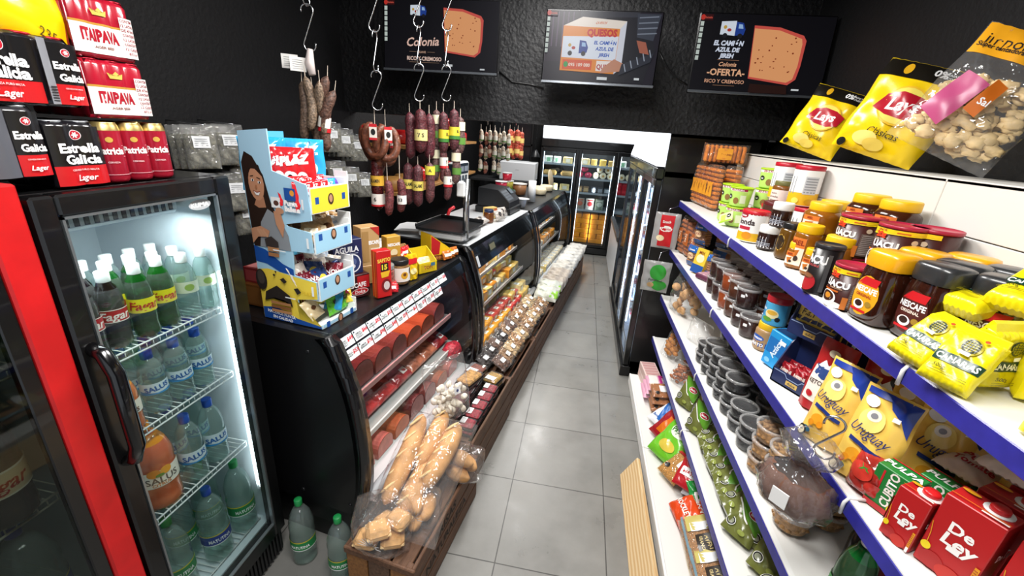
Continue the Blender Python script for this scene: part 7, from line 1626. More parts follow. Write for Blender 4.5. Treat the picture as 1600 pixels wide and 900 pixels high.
plz = lambda c, nm, seed: pack_kit('snack_bag', .125, .165, .03, c, [('t', 'PLAZ', .0, .125, .026, '#f2f6f8', {'b': .06, 'sh': .15, 'rot': 6}), ('e', -.018, .07, .017, .021, '#f4f6f6'), ('e', .022, .068, .017, .021, '#f4f6f6'), ('e', -.016, .068, .009, .012, '#14161a'), ('e', .02, .066, .009, .012, '#14161a'), ('e', .0, .032, .012, .009, '#d86a8a')], 'snack', seed, rough=.2)
blueb, redb = plz('#2fa2d6', 'blue', 111), plz('#cf1f26', 'red', 112)
PS = 'little snack bags in the biscuit stand'
for q, (k, y, n, nm) in enumerate([(blueb, .065, -.725, 'blue'), (blueb, .09, -.735, 'blue'), (redb, .07, -.665, 'red'), (redb, .085, -.64, 'red'), (redb, .105, -.612, 'red'), (blueb, .16, -.69, 'blue'), (blueb, .185, -.632, 'blue')]):
    k.put(X(SB(y, n, 1.662 + (.05 if nm == 'blue' else .02)), CRZ + R(44 - 8 * (q % 2)), R(-7), sc=1.2), f'{nm} snack bag with big eyes in the top tray, {ordn[q]} from the printed side', PS)
small = [pack_kit('snack_packet', .085, .105, .03, c, its, 'snack', 113 + q, rough=.2) for q, (c, its) in enumerate([('#cf1f26', [('e', .0, .05, .016, .018, '#f4f6f6'), ('e', .0, .05, .008, .01, '#14161a'), ('t', 'PLAZ', 0, .085, .014, '#f2f6f8', {'b': .05})]), ('#2fa2d6', [('t', 'PLAZ', 0, .085, .014, '#f2f6f8', {'b': .05}), ('e', .02, .05, .014, .018, '#f4f6f6')]), ('#6a4ab8', [('e', 0, .05, .028, .026, '#3a2020'), ('e', .0, .05, .014, .010, '#e0a06a')])])]
for q, c in enumerate([0, 0, 0, 1, 2]):
    small[c].put(X(SB(.03 + .042 * q, -.505, 1.664), CRZ + R(75), R(-8)), f'{["red", "blue", "purple"][c]} small snack packet in the front of the top tray, {ordn[q]} from the printed side', 'small packets in the top tray')
for q in range(4): small[0].put(X(SB(.03 + .045 * q, -.57, 1.675), CRZ + R(60), R(-16)), f'red small snack packet, second rank of the top tray, {ordn[q]} from the printed side', 'small packets in the top tray')
def fill_tray(z, kits, names, n0, rows, cols, tray, seed, rise=.02):
    rr = random.Random(seed)
    for a in range(rows):
        for b in range(cols):
            c = rr.randrange(len(kits)) if not callable(names) else 0
            kits[c].put(X(SB(.03 + .165 * b / max(1, cols - 1), n0 - .055 * a, z + .03 + rise * a), CRZ + R(60 + rr.uniform(-30, 30)), R(-30 + rr.uniform(-14, 14)), R(rr.uniform(-14, 14))), f'{names[c]} in the {tray} tray, {["front", "second", "third"][a]} rank, {ordn[b]} from the printed side', f'packets in the {tray} tray')
tn = [pack_kit('biscuit_packet', .07, .085, .02, c, its, 'biscuits', 120 + q, rough=.2) for q, (c, its) in enumerate([('#b89060', [('e', 0, .045, .022, .018, '#5a3820')]), ('#d8d8d6', [('r', -.025, .02, .025, .04, '#b8b4a8'), ('r', -.03, .05, .02, .06, '#8fa0b0')]), ('#a8865a', [('r', -.025, .03, .025, .06, '#e8d8b8')])])]
fill_tray(1.504, tn, ['bronze biscuit packet', 'silver biscuit packet', 'tan biscuit packet'], -.50, 3, 4, 'second', 5)
tn3 = [pack_kit('biscuit_packet', .07, .085, .02, c, its, 'biscuits', 130 + q, rough=.2) for q, (c, its) in enumerate([('#7a1c2c', [('t', 'NOVA', 0, .045, .018, '#efe6e2', {'b': .04})]), ('#b8c8da', [('r', -.025, .02, .025, .05, '#e8ecf0')]), ('#d8cfc4', [('t', 'MUI', 0, .04, .018, '#7a1c2c', {'b': .04})]), ('#2a4a8a', [('e', 0, .04, .018, .014, '#e8d24a')])])]
fill_tray(1.309, tn3, ['maroon biscuit packet', 'pale blue biscuit packet', 'cream biscuit packet', 'navy biscuit packet'], -.50, 3, 4, 'third', 6)
tn4 = [pack_kit('biscuit_packet', .07, .085, .02, c, its, 'biscuits', 140 + q, rough=.2) for q, (c, its) in enumerate([('#e8d24a', [('t', 'TITA', 0, .045, .02, '#b02a4a', {'b': .04})]), ('#d8c49a', [('e', 0, .045, .012, .01, '#5a3820')]), ('#2a8ab8', [])])]
fill_tray(1.192, tn4, ['yellow biscuit packet', 'tan biscuit packet', 'blue biscuit packet'], -.50, 2, 3, 'bottom', 7)
gkit = pack_kit('biscuit_packet', .08, .085, .022, '#5cb82e', [('e', .0, .055, .014, .01, '#1c2a14'), ('e', .02, .055, .012, .01, '#1c2a14')], 'biscuits', 145, rough=.2)
for q in range(5): gkit.put(X(SB(.125 + .016 * q, -.50, 1.20), CRZ + R(96), R(-8)), f'green biscuit packet standing in the bottom tray, {ordn[q]} of the row', 'green packets in the bottom tray')
gkit.put(X(SB(.15, -.56, 1.275), CRZ + R(70), R(-70)), 'green biscuit packet lying on top in the bottom tray', 'green packets in the bottom tray')
# behind the stand: red wrapped tray, brown carton
k = box_kit('biscuit_case', .16, .12, .07, '#8a2a2c', {'F': [('r', -.07, .01, .07, .06, '#b04a4c')], 'T': [('r', -.07, -.05, .07, .05, '#c87a78')]}, 'case'); k.put(LX(-.40, -.86, 1.285), 'red biscuit case beside the printed stand', None)
k = box_kit('brown_carton', .20, .16, .10, '#7a4a22', {'F': [('r', -.09, .01, .09, .09, '#8a5a2c')]}, 'carton'); k.put(LX(-.40, -.86, CT), 'plain brown carton under the red biscuit case')
# coffee boxes and sweets along the counter top
def B(kit, s, n, label, rz=70, z=CT, group=None, sc=1.0): return kit.put(LX(s, n, z + .0008, R(rz), sc=sc), label, group)
nb2 = box_kit('coffee_box', .15, .12, .115, '#3a1416', {'F': [('r', .01, .045, .072, .108, '#b51c22'), ('t', 'NESCAFE', 0, .065, .022, '#ffffff', {'b': .04, 'w': .11}), ('e', .02, .03, .045, .017, '#f2ece8'), ('e', .02, .03, .042, .0145, '#c01c24'), ('t', 'Dolca', .02, .03, .016, '#ffffff', {'sh': .2})], 'T': [('r', -.02, -.02, .02, .02, '#e8c832')]})
B(nb2, -.19, -.60, 'dark coffee box with a red corner between the stand and the red tea box', 66)
ag = box_kit('chocolate_box', .145, .11, .17, '#1d2650', {'F': [('t', 'AGUILA', -.005, .125, .026, '#f0f2f6', {'b': .03, 'w': .12}), ('t', 'el', -.045, .148, .012, '#f0f2f6', {}), ('r', -.05, .102, .05, .105, '#aab2c8'), ('e', .02, .055, .042, .046, '#e8ecf2'), ('e', .02, .055, .036, .040, '#2a3a6a'), ('e', .02, .062, .020, .018, '#5a6a9a'), ('e', .015, .04, .018, .012, '#e0e4ee')]})
B(ag, -.20, -.62, 'navy chocolate box stacked on the dark coffee box', 66, CT + .116)
bc = box_kit('brown_carton', .10, .085, .20, '#c09a68', {'F': [('t', 'NESCAFE', .012, .12, .018, '#ffffff', {'b': .04, 'w': .07}), ('p', [(.0, .2), (.05, .2), (.05, .15)], '#b52a24'), ('r', .0, .01, .048, .09, '#e0d0b8'), ('r', -.045, .02, -.01, .18, '#a8824e')], 'L': [('r', -.03, .02 + .03 * q, .03, .022 + .03 * q, '#8a6a3e') for q in range(5)]}, 'carton')
B(bc, .02, -.64, 'tall brown coffee carton behind the red tea box', 62, CT + .10); B(box_kit('brown_carton', .12, .10, .10, '#b08a58', {'F': [('r', -.05, .01, .05, .09, '#a07a48')]}, 'carton'), .02, -.645, 'low brown carton under the tall coffee carton', 62)
B(bc, -.10, -.80, 'tall brown coffee carton at the back beside the hanging sausage packets', 62, CT + .26); B(box_kit('brown_carton', .14, .12, .26, '#b48e5a', {}, 'carton'), -.10, -.80, 'plain brown carton beneath the rear coffee carton', 62)
be = box_kit('coffee_box', .085, .06, .165, '#c89a3e', {'F': [('t', 'NESCAFE', 0, .12, .016, '#ffffff', {'b': .04, 'w': .075}), ('e', .0, .075, .022, .02, '#e8d8b0'), ('r', -.02, .01, .02, .06, '#8a5a22')]})
B(be, .20, -.61, 'mustard coffee box beside the tall brown carton', 62, CT + .05); B(box_kit('tea_case', .10, .08, .05, '#3a2a24', {}, 'case'), .20, -.61, 'low dark case under the mustard coffee box', 62)
te = box_kit('tea_box', .075, .05, .235, '#c81e20', {'F': [('t', 'SAPITO', 0, .19, .017, '#f0c84a', {'b': .04, 'w': .068, 'rot': 4}), ('r', -.018, .135, .022, .175, '#1a1a1c'), ('t', '15', .002, .155, .024, '#e8d23a', {'b': .05}), ('p', [(-.02, .13), (.03, .135), (.02, .105), (-.015, .102)], '#e8b82a'), ('e', .008, .06, .026, .034, '#7a1a1c'), ('e', .01, .06, .016, .022, '#d8ccc8')], 'L': [('r', -.022, .0, -.012, .235, '#e8641c'), ('r', -.004, 0, .006, .235, '#f08a2c'), ('r', .014, 0, .022, .235, '#e8641c')]})
B(te, -.13, -.455, 'tall red and orange box reading 15 at the counter edge', 62)
for q in range(3): small_ = pack_kit('sweet_sachet', .05, .045, .018, '#b81c28', [('r', -.015, .015, .015, .03, '#e8d8d8')], 'sachet', 150 + q); at(small_, *LP(-.075 + .03 * q, -.43 - .012 * q, CT), f'red sweet sachet at the foot of the tall red box, {["nearest it", "middle", "farther on"][q]}', 'red sachets by the tea box', 30 + 20 * q, -40)
jm = Print(.0012); jm.on(cyl(.0505), [('r', -.055, .02, .055, .095, '#efe9e0'), ('e', 0, .055, .02, .02, '#e0a82a'), ('e', 0, .06, .009, .009, '#6a3a1c'), ('r', .03, .06, .05, .09, '#1f2f5a')], .012)
peanut = jar_kit('peanut_jar', .05, .135, pm('#b98a56', .5, var=.35, vs=50, bump=.4, bs=90), pm('#1a1a1c', .35), .022, .046, jm, clear=gm('#f6f8f6', .5, .03))
B(peanut, .07, -.478, 'big jar of peanuts with a black lid at the counter edge', 60)
sw = jar_kit('sweets_jar', .045, .125, pm('#b0685e', .4, var=.55, vs=60, bump=.5, bs=70), pm('#b8bcc0', .2, .6), .02, .042, None, clear=gm('#f6f8f6', .5, .03)); B(sw, -.02, -.505, 'clear jar of pink sweets beside the peanut jar', 60)
ys = pack_kit('mustard_pouch', .085, .145, .035, '#e8c01a', [('r', -.03, .09, .03, .12, '#c8202a'), ('e', 0, .05, .022, .018, '#f0e2a0')], 'pouch', 155, True)
B(ys, .15, -.455, 'yellow pouch leaning behind the peanut jar', 70); dy = display_box(.13, .10, .13, .06, '#e0c41c'); p = Print(); p.on(flat(-.05), [('r', -.05, .01, .05, .05, '#c8a818'), ('t', 'TOFI', 0, .03, .02, '#8a3a1c', {'b': .03}), ('r', .02, .035, .05, .055, '#3a6a8a')], .2); dy.part('label', p.mesh('label'))
B(dy, .315, -.475, 'open yellow display carton of pale sweets at the counter edge', 66)
pls = pack_kit('sweet_sachet', .06, .06, .02, '#e8e0a8', [('r', -.02, .02, .02, .04, '#f4f0d8')], 'sachet', 156)
for q in range(5): pls.put(LX(.275 + .022 * q, -.47 - .012 * (q % 2), CT + .012, R(66), rx=R(-14)), f'pale yellow sachet standing in the yellow display carton, {ordn[q]} along', 'pale sachets in the yellow carton')
dr = display_box(.17, .13, .12, .055, '#b4905e'); B(dr, .30, -.62, 'open brown display carton heaped with red sweets', 66)
rs = pack_kit('sweet_packet', .09, .075, .025, '#cf1c24', [('r', -.03, .03, .03, .045, '#f0d8d0'), ('e', .02, .02, .010, .010, '#e8b82a')], 'packet', 157, rough=.2)
for q in range(8): rs.put(LX(.25 + .034 * (q % 4), -.62 + .03 * (q // 4), CT + .035 + .014 * (q // 4), R(60 + 25 * (q % 3)), rx=R(-40 + 10 * (q % 3))), f'red sweet packet in the brown display carton, {["rear", "front"][q // 4]} row, {ordn[q % 4]} along', 'red packets in the brown carton')
bowl2 = display_box(.10, .09, .09, .05, '#a8202c'); B(bowl2, .185, -.545, 'small red display carton between the peanut jar and the brown carton', 66)
# red and yellow wedge shaped box, paper roll
m = M().prism([(-.09, 0), (.09, 0), (.09, .04), (-.09, .17)], -.06, .06, lambda a, b, d: (a, d, b)); k = Kit('snack_case', 'case', m.mesh('snack_case', pm('#e9c21a', .4))); p = Print(.0006)
p.on(lambda u, v, o: (u, -.06 - o, v), [('p', [(-.088, .04), (-.088, .165), (-.02, .115), (-.03, .04)], '#b81c22'), ('r', -.088, .002, .088, .035, '#7a3a1c')] + [('e', -.07 + .022 * q, .018, .010, .010, '#b8743a') for q in range(7)], .3); p.on(lambda u, v, o: (u, v, .17 - (u + .09) * .722 + o * 1.2), [('r', -.088, -.056, .088, .056, '#eceae4')], .3); k.part('label', p.mesh('label'))
k.put(LX(.60, -.52, CT, R(60)), 'sloping red and yellow snack case next to the weighing scale')
for q in range(3): pk_ = pack_kit('snack_packet', .07, .06, .03, '#c8702c', [('r', -.03, .02, .03, .04, '#efe6da')], 'snack', 160 + q); at(pk_, *LP(.575 + .05 * q, -.435, CT), f'orange snack packet before the sloping case, {ordn[q]} along', 'packets before the sloping case', 60, -20)
pr_ = M().lathe([(.048, 0), (.048, .13), (.02, .13), (.02, .128)], 24); k = Kit('paper_roll', 'paper roll', pr_.mesh('paper_roll', pm('#e8e8e6', .8))); k.put(LX(.36, -.80, CT), 'white paper roll standing behind the sweets on the counter')
# weighing scale
sc_ = bpy.data.objects.new('weighing_scale', None); COL.objects.link(sc_); sc_.matrix_local = LX(.965, -.60, CT2 + .022); tag(sc_, 'shop scale with a black tray and a display head on a tall steel post', 'scale')
def sp2(n, m, mats): return link(n, m.mesh(n, mats), sc_)
sp2('base', M().box(-.17, -.18, .0, .17, .18, .05, b=.012), pm('#c8cacc', .4)); sp2('tray', M().box(-.18, -.2, .055, .18, .2, .07, b=.01).box(-.18, -.2, .07, -.17, .2, .095, b=.003).box(-.18, .19, .07, .18, .2, .095, b=.003), pm('#1c1d1f', .3)); sp2('foot', M().box(-.12, -.12, -.022, .12, .12, 0), BLKM)
sp2('post', M().tube([(.16, -.10, 0), (.16, -.10, .42)], .022, 12), STEEL); hd = sp2('display_head', M().box(.04, -.16, .38, .09, .10, .52, b=.012).box(.10, -.14, .30, .16, -.06, .40, b=.008), pm('#e2e4e4', .4))
p = Print(.0008); p.on(lambda u, v, o: (u, -.16 - o, v), [('r', .045, .40, .085, .51, '#2a3440')], .2); p.on(lambda u, v, o: (.09 + o, u, v), [('r', -.14, .44, .08, .51, '#26303a'), ('r', -.13, .455, -.07, .49, '#8a94a0'), ('r', -.06, .455, .0, .49, '#8a94a0'), ('r', .01, .455, .07, .49, '#8a94a0')] + [('r', -.13 + .05 * q, .395, -.095 + .05 * q, .43, '#4a545e') for q in range(4)], .2); link('display', p.mesh('display', .2), hd)
# cheese counter top: jar, boxes, papers, till, tubs
CT2 = 1.2295
jr = jar_kit('honey_jar', .045, .11, pm('#6a3a14', .15, coat=.3), pm('#1c2a4a', .35), .02); lay(jr, 1.63, -.55, CT2, 60, 0, 'jar of dark honey with a navy lid on the cheese counter')
bx_ = box_kit('biscuit_box', .12, .06, .10, '#d8b46a', {'F': [('r', -.05, .02, .05, .07, '#e8d8a8'), ('r', .02, .05, .055, .09, '#d86a3a')]}); lay(bx_, 1.80, -.60, CT2, 62, 0, 'small tan biscuit box behind the dark honey jar')
wp_ = pack_kit('sweets_packet', .12, .09, .05, '#b8b0a8', [('e', -.02, .05, .02, .02, '#3a3230'), ('e', .03, .04, .014, .016, '#5a5250')], 'packet', 165)
for q, s in enumerate((1.74, 1.90)): lay(wp_, s, -.47 - .03 * q, CT2 + .01, 70, -30, f'silvery patterned packet on the edge of the cheese counter, {["beside the honey jar", "farther along"][q]}', 'silvery packets')
for q in range(4): lay(wp_, 1.22 + .09 * q, -.52, CT2 + .03, 80, -80, f'flat tan and silver packet lying on the cheese counter, {ordn[q]} from the scale', 'flat packets by the scale')
pp = M()
for q in range(6): pp.box(-.15 + .01 * q, -.11, .003 * q, .15 + .008 * q, .11, .003 * q + .002)
k = Kit('paper_sheets', 'paper', pp.mesh('paper_sheets', pm('#e6e7e8', .7))); k.put(LX(.98, -.88, CT2 + .03, R(20)), 'white wrapping paper lying behind the scale'); k.put(LX(1.45, -.86, CT2 + .002, R(-14)), 'white wrapping paper on the cheese counter behind the packets')
rd = M().tube([(0, 0, .01), (.0, .02, .06), (.01, .05, .12), (.03, .09, .14)], .014, 8); tag(link('paper_cutter', rd.mesh('paper_cutter', pm('#c8202a', .35)), None, LX(1.30, -.80, CT2)), 'red curved handle standing behind the scale post', 'tool')
yl = pack_kit('yellow_packet', .08, .05, .03, '#e8d23a', [], 'packet', 166); lay(yl, 1.18, -.72, CT2 + .002, 40, -60, 'small yellow packet beside the red curved handle')
reg = Kit('cash_register', 'till', M().prism([(-.16, 0), (.16, 0), (.16, .05), (.04, .16), (-.16, .17)], -.17, .17, lambda a, b, d: (a, d, b)).mesh('cash_register', pm('#1e2024', .35)))
p = Print(.0008); p.on(lambda u, v, o: (.16 - (v) * .12 + o * .7, u, .05 + v * .11 + o * .7), [('r', -.15, .1, .02, .9, '#34383e')] + [('r', -.14 + .03 * a, .15 + .18 * b, -.118 + .03 * a, .29 + .18 * b, '#6a7078') for a in range(5) for b in range(4)] + [('r', .05, .5, .14, .9, '#54606a')], .3); reg.part('keys', p.mesh('keys'))
reg.part('drawer', M().box(-.18, -.19, -.06, .18, .19, -.002, b=.006).mesh('drawer', pm('#17181a', .4)))
reg.put(LX(2.22, -.66, CT2 + .062), 'black cash register on the cheese counter'); 
dp = Kit('printer', 'printer', M().box(-.07, -.08, 0, .07, .08, .13, b=.02).mesh('printer', pm('#1b1c1f', .35))); dp.put(LX(2.90, -.78, 1.2155), 'small black receipt printer beyond the cash register')
mug = Kit('paper_cup', 'cup', M().lathe([(.032, 0), (.045, .09), (.047, .092), (.042, .09), (.03, .006), (.001, .006)], 20).mesh('paper_cup', pm('#eceef2', .4))); mug.part('saucer_lid', M().lathe([(.075, .092), (.078, .096), (.001, .10)], 20).mesh('saucer_lid', WHITE)); mug.put(LX(2.62, -.53, 1.2155), 'white printed cup with a wide lid at the end of the till')
rl = Kit('paper_roll', 'paper roll', M().lathe([(.045, 0), (.045, .24), (.02, .24)], 20).mesh('paper_roll', pm('#eeeeec', .8))); rl.put(LX(3.08, -.55, 1.2155), 'tall white kitchen roll on the end counter'); 
gt = tub_kit('lidded_tub', .09, .105, .11, pm('#c9d6da', .4), pm('#1f8a6a', .35), 'tub', None, clear=False); gt.put(LX(3.05, -.86, 1.2155), 'big clear tub with a green lid on the end counter')
rt1 = tub_kit('lidded_tub', .06, .07, .10, pm('#a8203a', .3), pm('#e4e6e6', .35), 'tub', None, clear=False); rt1.put(LX(2.98, -.90, 1.328), 'tub of red preserve stacked on the green lidded tub, left', 'tubs stacked on the green lid'); 
rt2 = tub_kit('lidded_tub', .055, .065, .10, pm('#a89a3a', .3), pm('#e4e6e6', .35), 'tub', None, clear=False); rt2.put(LX(3.12, -.86, 1.328), 'tub of olives stacked on the green lidded tub, right', 'tubs stacked on the green lid')
rt3 = tub_kit('lidded_tub', .05, .058, .09, pm('#c0243a', .3), pm('#e4e6e6', .35), 'tub', None, clear=False); rt3.put(LX(3.10, -.87, 1.43), 'small tub of red cherries at the top of the tub stack')
bt_ = tub_kit('lidded_tub', .085, .095, .14, pm('#9a6a44', .4), pm('#d8d4cc', .4), 'tub', None, clear=False); bt_.put(LX(3.55, -.84, 1.2155), 'brown caramel tub with a white lid on the end counter')
for q in range(3):
    chw = Kit('waxed_cheese', 'cheese', M().lathe([(.085, 0), (.095, .02), (.095, .06), (.085, .08)], 20).mesh('waxed_cheese', pm('#e2d3b0', .5, var=.12, vs=12))); lay(chw, 3.75 + .21 * q, -.62 - .05 * (q % 2), 1.2155, 0, 0, f'pale cheese wheel on the end counter, {ordn[q]} from the kitchen roll', 'pale wheels on the end counter')
pl = M().lathe([(.001, 0), (.13, 0), (.14, .012), (.13, .016), (.001, .01)], 24); k = Kit('wooden_board', 'board', pl.mesh('wooden_board', pm('#d6c4a2', .5))); k.put(LX(4.37, -.62, 1.36, 0, ry=R(78)), 'round pale board standing at the far end of the end counter')
wb = Kit('white_cabinet', 'cabinet', M().box(-.28, -.2, 0, .28, .2, .28, b=.012).mesh('white_cabinet', pm('#d5d8db', .4))); p = Print(); p.on(flat(-.2), [('r', -.03, .16, .03, .165, '#6a6e72')], .2); wb.part('logo_plate', p.mesh('logo_plate'))
fs = Kit('tall_bench', 'bench', M().box(-.5, -.25, 1.21, .5, .25, 1.25, b=.005).mesh('tall_bench', pm('#2a2b2d', .5))); fs.part('leg', M().box(-.49, -.23, 0, -.45, .23, 1.21).mesh('leg', BLKM)); fs.part('leg', M().box(.45, -.23, 0, .49, .23, 1.21).mesh('leg', BLKM)); fs.put(X((-1.26, 6.95, 0)), 'dark tall bench carrying the white appliance in the far left corner')
wb.put(X((-1.02, 6.92, 1.252)), 'white appliance with a small badge standing left of the far display fridge')
pL = ony(836, 245, 7.0); lamp = Kit('hanging_lamp', 'lamp', M().lathe([(.075, 0), (.07, .03), (.03, .09), (.012, .11), (.001, .11)], 20, capb=False).mesh('hanging_lamp', pm('#17181a', .4))); lamp.part('cord', M().tube([(0, 0, .10), (0, 0, 3.048 - pL.z)], .004, 6).mesh('cord', BLKM)); lamp.put(X((pL.x, 7.0, pL.z)), 'small black pendant lamp hanging left of the far fridge')

# ---------------------------------------------------------------- sausages on wire hooks
def sausage(name, r, L, col, labels, seed, curve=.02, rough=.55, tie=.045):
    m = M(); n = 16; rr = random.Random(seed)
    pts = [(curve * math.sin(PI * q / n), .3 * curve * math.sin(2 * PI * q / n), -L * q / n) for q in range(n + 1)]
    rad = [r * max(.12, (1 - abs(2 * q / n - 1) ** 6) ** .5) * (1 + .05 * math.sin(q * 1.7 + seed)) for q in range(n + 1)]
    m.tube(pts, rad, 12); k = Kit(name, 'sausage', m.mesh(name, pm(col, rough, var=.6, vs=110, bump=.5, bs=90)))
    k.part('string_tie', M().tube([(0, 0, tie), (0, 0, 0), (0, 0, -.008)], [.001, .002, .006], 6).mesh('string_tie', pm('#b8ab9c', .7)))
    if labels:
        p = Print(.0015)
        for z0, z1, c, txt in labels:
            t = (z0 + z1) / 2 / L; cx = curve * math.sin(PI * t)
            p.on(cyl(r * 1.04, cx, .3 * curve * math.sin(2 * PI * t)), [('r', -2.9 * r, -z1, 2.9 * r, -z0, c)] + ([('t', txt, 0, -(z0 + z1) / 2, (z1 - z0) * .35, '#222222', {'b': .03, 'w': 1.6 * r})] if txt else []), .008)
        k.part('label', p.mesh('label'))
    return k
hook = s_hook('wire_hook', .19, .026, .0035)
def hooks(p, n, nm):
    z = p.z
    for q in range(n):
        if z > 2.75: break
        hook.put(X((p.x, p.y, z), R(20 + 70 * (q % 2))), f'steel S hook in the chain above the {nm}, {["lowest", "second up", "third up", "fourth up"][q]}', f'hooks above the {nm}'); z += .182
    m = M().tube([(p.x, p.y, z - .012), (p.x, p.y, ZC - .002)], .003, 6); tag(link('hanging_wire', m.mesh('hanging_wire', STEEL)), f'straight steel wire from the ceiling above the {nm}', 'wire')
def hang(kit, p, dx, dy, z, label, group, rz=0, tilt=0, ty=0): kit.put(X((p.x + dx, p.y + dy, z), R(rz), R(tilt), R(ty)), label, group)
# A: dry white dusted sausages, nearest the fridge
pA = ony(485, 80, 2.05)
dryk = [sausage('dry_sausage', .024, .27, '#6e5a4c', None, 1, .015), sausage('dry_sausage', .022, .24, '#7d6a58', None, 2, .02), sausage('dry_sausage', .026, .29, '#5e4338', [(.13, .18, '#efeee8', 'OK'), (.18, .20, '#c8202a', '')], 3, .03)]
hooks(pA, 3, 'dry sausages beside the fridge')
GA = 'dry sausages on the nearest hook'
for q, (c, dx, dy, dz, tl) in enumerate([(0, -.06, .0, -.13, -4), (1, -.02, -.03, -.11, 0), (0, .02, .02, -.12, 2), (1, .045, -.02, -.13, 5), (2, .07, .01, -.10, 9), (2, .09, .03, -.16, 11), (0, -.04, .05, -.15, -3)]):
    hang(dryk[c], pA, dx, dy, pA.z + dz, f'dry whitish sausage in the bunch nearest the fridge, {ordn[q]} from the fridge side', GA, 40 * q, 0, -tl)
for q, (dx, dz) in enumerate([(-.09, -.05), (-.05, -.06)]):
    tgk = Kit('price_tag', 'tag', M().box(-.035, -.001, -.03, .035, .001, .03).mesh('price_tag', pm('#eceae6', .6))); p = Print(); p.on(flat(-.001), [('r', -.025, -.02 + .009 * w, .02, -.018 + .009 * w, '#8a8a8a') for w in range(5)], .2); tgk.part('print', p.mesh('print')); hang(tgk, pA, dx, -.03, pA.z + dz, f'white paper tag tied to the dry sausages, {["outer", "inner"][q]} one', 'white tags on the dry sausages', 30 + 20 * q)
wrap = M().tube([(0, 0, .04), (-.01, 0, -.02), (0, 0, -.07)], [.012, .022, .016], 8); k = Kit('plastic_wrap', 'wrap', wrap.mesh('plastic_wrap', pm('#d8ccc8', .4))); hang(k, pA, 0, 0, pA.z - .03, 'pale plastic tie holding the bunch of dry sausages', None)
# B: curled brown sausages over a red tube and two mottled ones
pB = ony(590, 172, 2.3); hooks(pB, 4, 'curled sausages'); GBn = 'sausages on the second hook'
def loop(seed):
    m = M(); n = 22; pts = [(.055 * math.cos(a), .012 * math.sin(2 * a), -.10 + .085 * math.sin(a)) for a in [R(100) + R(330) * q / n for q in range(n + 1)]]
    m.tube(pts, [.021 * max(.3, (1 - abs(2 * q / n - 1) ** 8) ** .5) for q in range(n + 1)], 10); k = Kit('curled_sausage', 'sausage', m.mesh('curled_sausage', pm('#6a3c2a', .45, var=.45, vs=60, bump=.4, bs=60)))
    p = Print(.001); p.on(lambda u, v, o: (u, -.035 - o, v), [('r', -.02, -.10, .02, -.02, '#efe6da'), ('r', -.02, -.035, .02, -.02, '#c8202a'), ('r', -.02, -.10, .02, -.088, '#c8202a'), ('e', 0, -.06, .012, .016, '#1c1c1c')], .2); k.part('paper_label', p.mesh('paper_label')); return k
lo = loop(1)
for q, (dx, dy, dz, rz) in enumerate([(-.05, .0, -.0, -20), (.0, -.04, .01, 10), (.05, -.01, .0, 40), (.02, .05, -.03, 80), (-.02, .04, -.07, 120)]): hang(lo, pB, dx, dy, pB.z - .06 + dz, f'curled brown sausage with a paper label on the second hook, {ordn[q]} from the fridge side', GBn, rz)
tube_ = sausage('red_salami', .033, .30, '#481618', [(.10, .155, '#d8a83a', 'SALAMIN'), (.20, .26, '#efe8e2', '6'), (.26, .27, '#c8202a', '')], 5, .0, .25, .245); hang(tube_, pB, -.02, 0, pB.z - .24, 'dark red salami with yellow and white bands below the curled sausages', None)
mot = sausage('mottled_sausage', .024, .20, '#6a3236', None, 6, .01, .55, .365); hang(mot, pB, .045, -.01, pB.z - .36, 'mottled pink sausage below the curled ones, nearer the camera', 'mottled pink sausages'); mot2 = sausage('mottled_sausage', .024, .19, '#5e2a2e', [(.09, .14, '#eceae6', '03')], 7, .012, .55, .22); hang(mot2, pB, .105, .02, pB.z - .35, 'mottled pink sausage with a white label below the curled ones', 'mottled pink sausages')
# C and D: straight salamis in two tiers
pC = ony(655, 158, 2.5); pD = ony(697, 158, 2.65)
red_up = sausage('salami', .034, .24, '#4e1c22', [(.11, .17, '#e3d68a', '7 S')], 8, .004); red_up2 = sausage('salami', .030, .26, '#522028', None, 9, .006); red_lo = sausage('salami', .030, .25, '#50262c', [(.095, .15, '#dcc860', 'SALAME')], 10, .0); red_lo2 = sausage('salami', .027, .24, '#583034', [(.02, .07, '#e0d24a', 'A')], 11, .005)
hooks(pC, 4, 'straight red salamis'); GC = 'straight red salamis'
for q, (kk, dx, dy, dz, l) in enumerate([(red_up2, -.06, 0, -.06, 'upper tier, far side'), (red_up, .012, -.02, -.04, 'upper tier with a yellow band'), (red_up2, .04, .05, -.06, 'upper tier, behind the banded one'), (red_lo, -.07, -.01, -.34, 'lower tier, first'), (red_lo, -.005, -.02, -.345, 'lower tier, second'), (red_lo2, .06, .0, -.33, 'lower tier, third with a yellow tag')]): hang(kk, pC, dx, dy, pC.z + dz, f'straight red salami on the third hook, {l}', GC, 20)
hooks(pD, 4, 'green labelled salamis'); GD = 'green labelled salamis'
gsa = sausage('salami', .030, .24, '#50262c', [(.10, .15, '#d8c63a', 'IL'), (.15, .17, '#3f7a34', '')], 12, .006); gsb = sausage('salami', .026, .22, '#5e4442', [(.03, .08, '#e6e0c0', ''), (.12, .16, '#5a8a3a', '')], 13, .008); gsc = sausage('salami', .024, .20, '#542c2e', [(.05, .10, '#e8e4da', 'S'), (.10, .115, '#c8202a', '')], 14, .01)
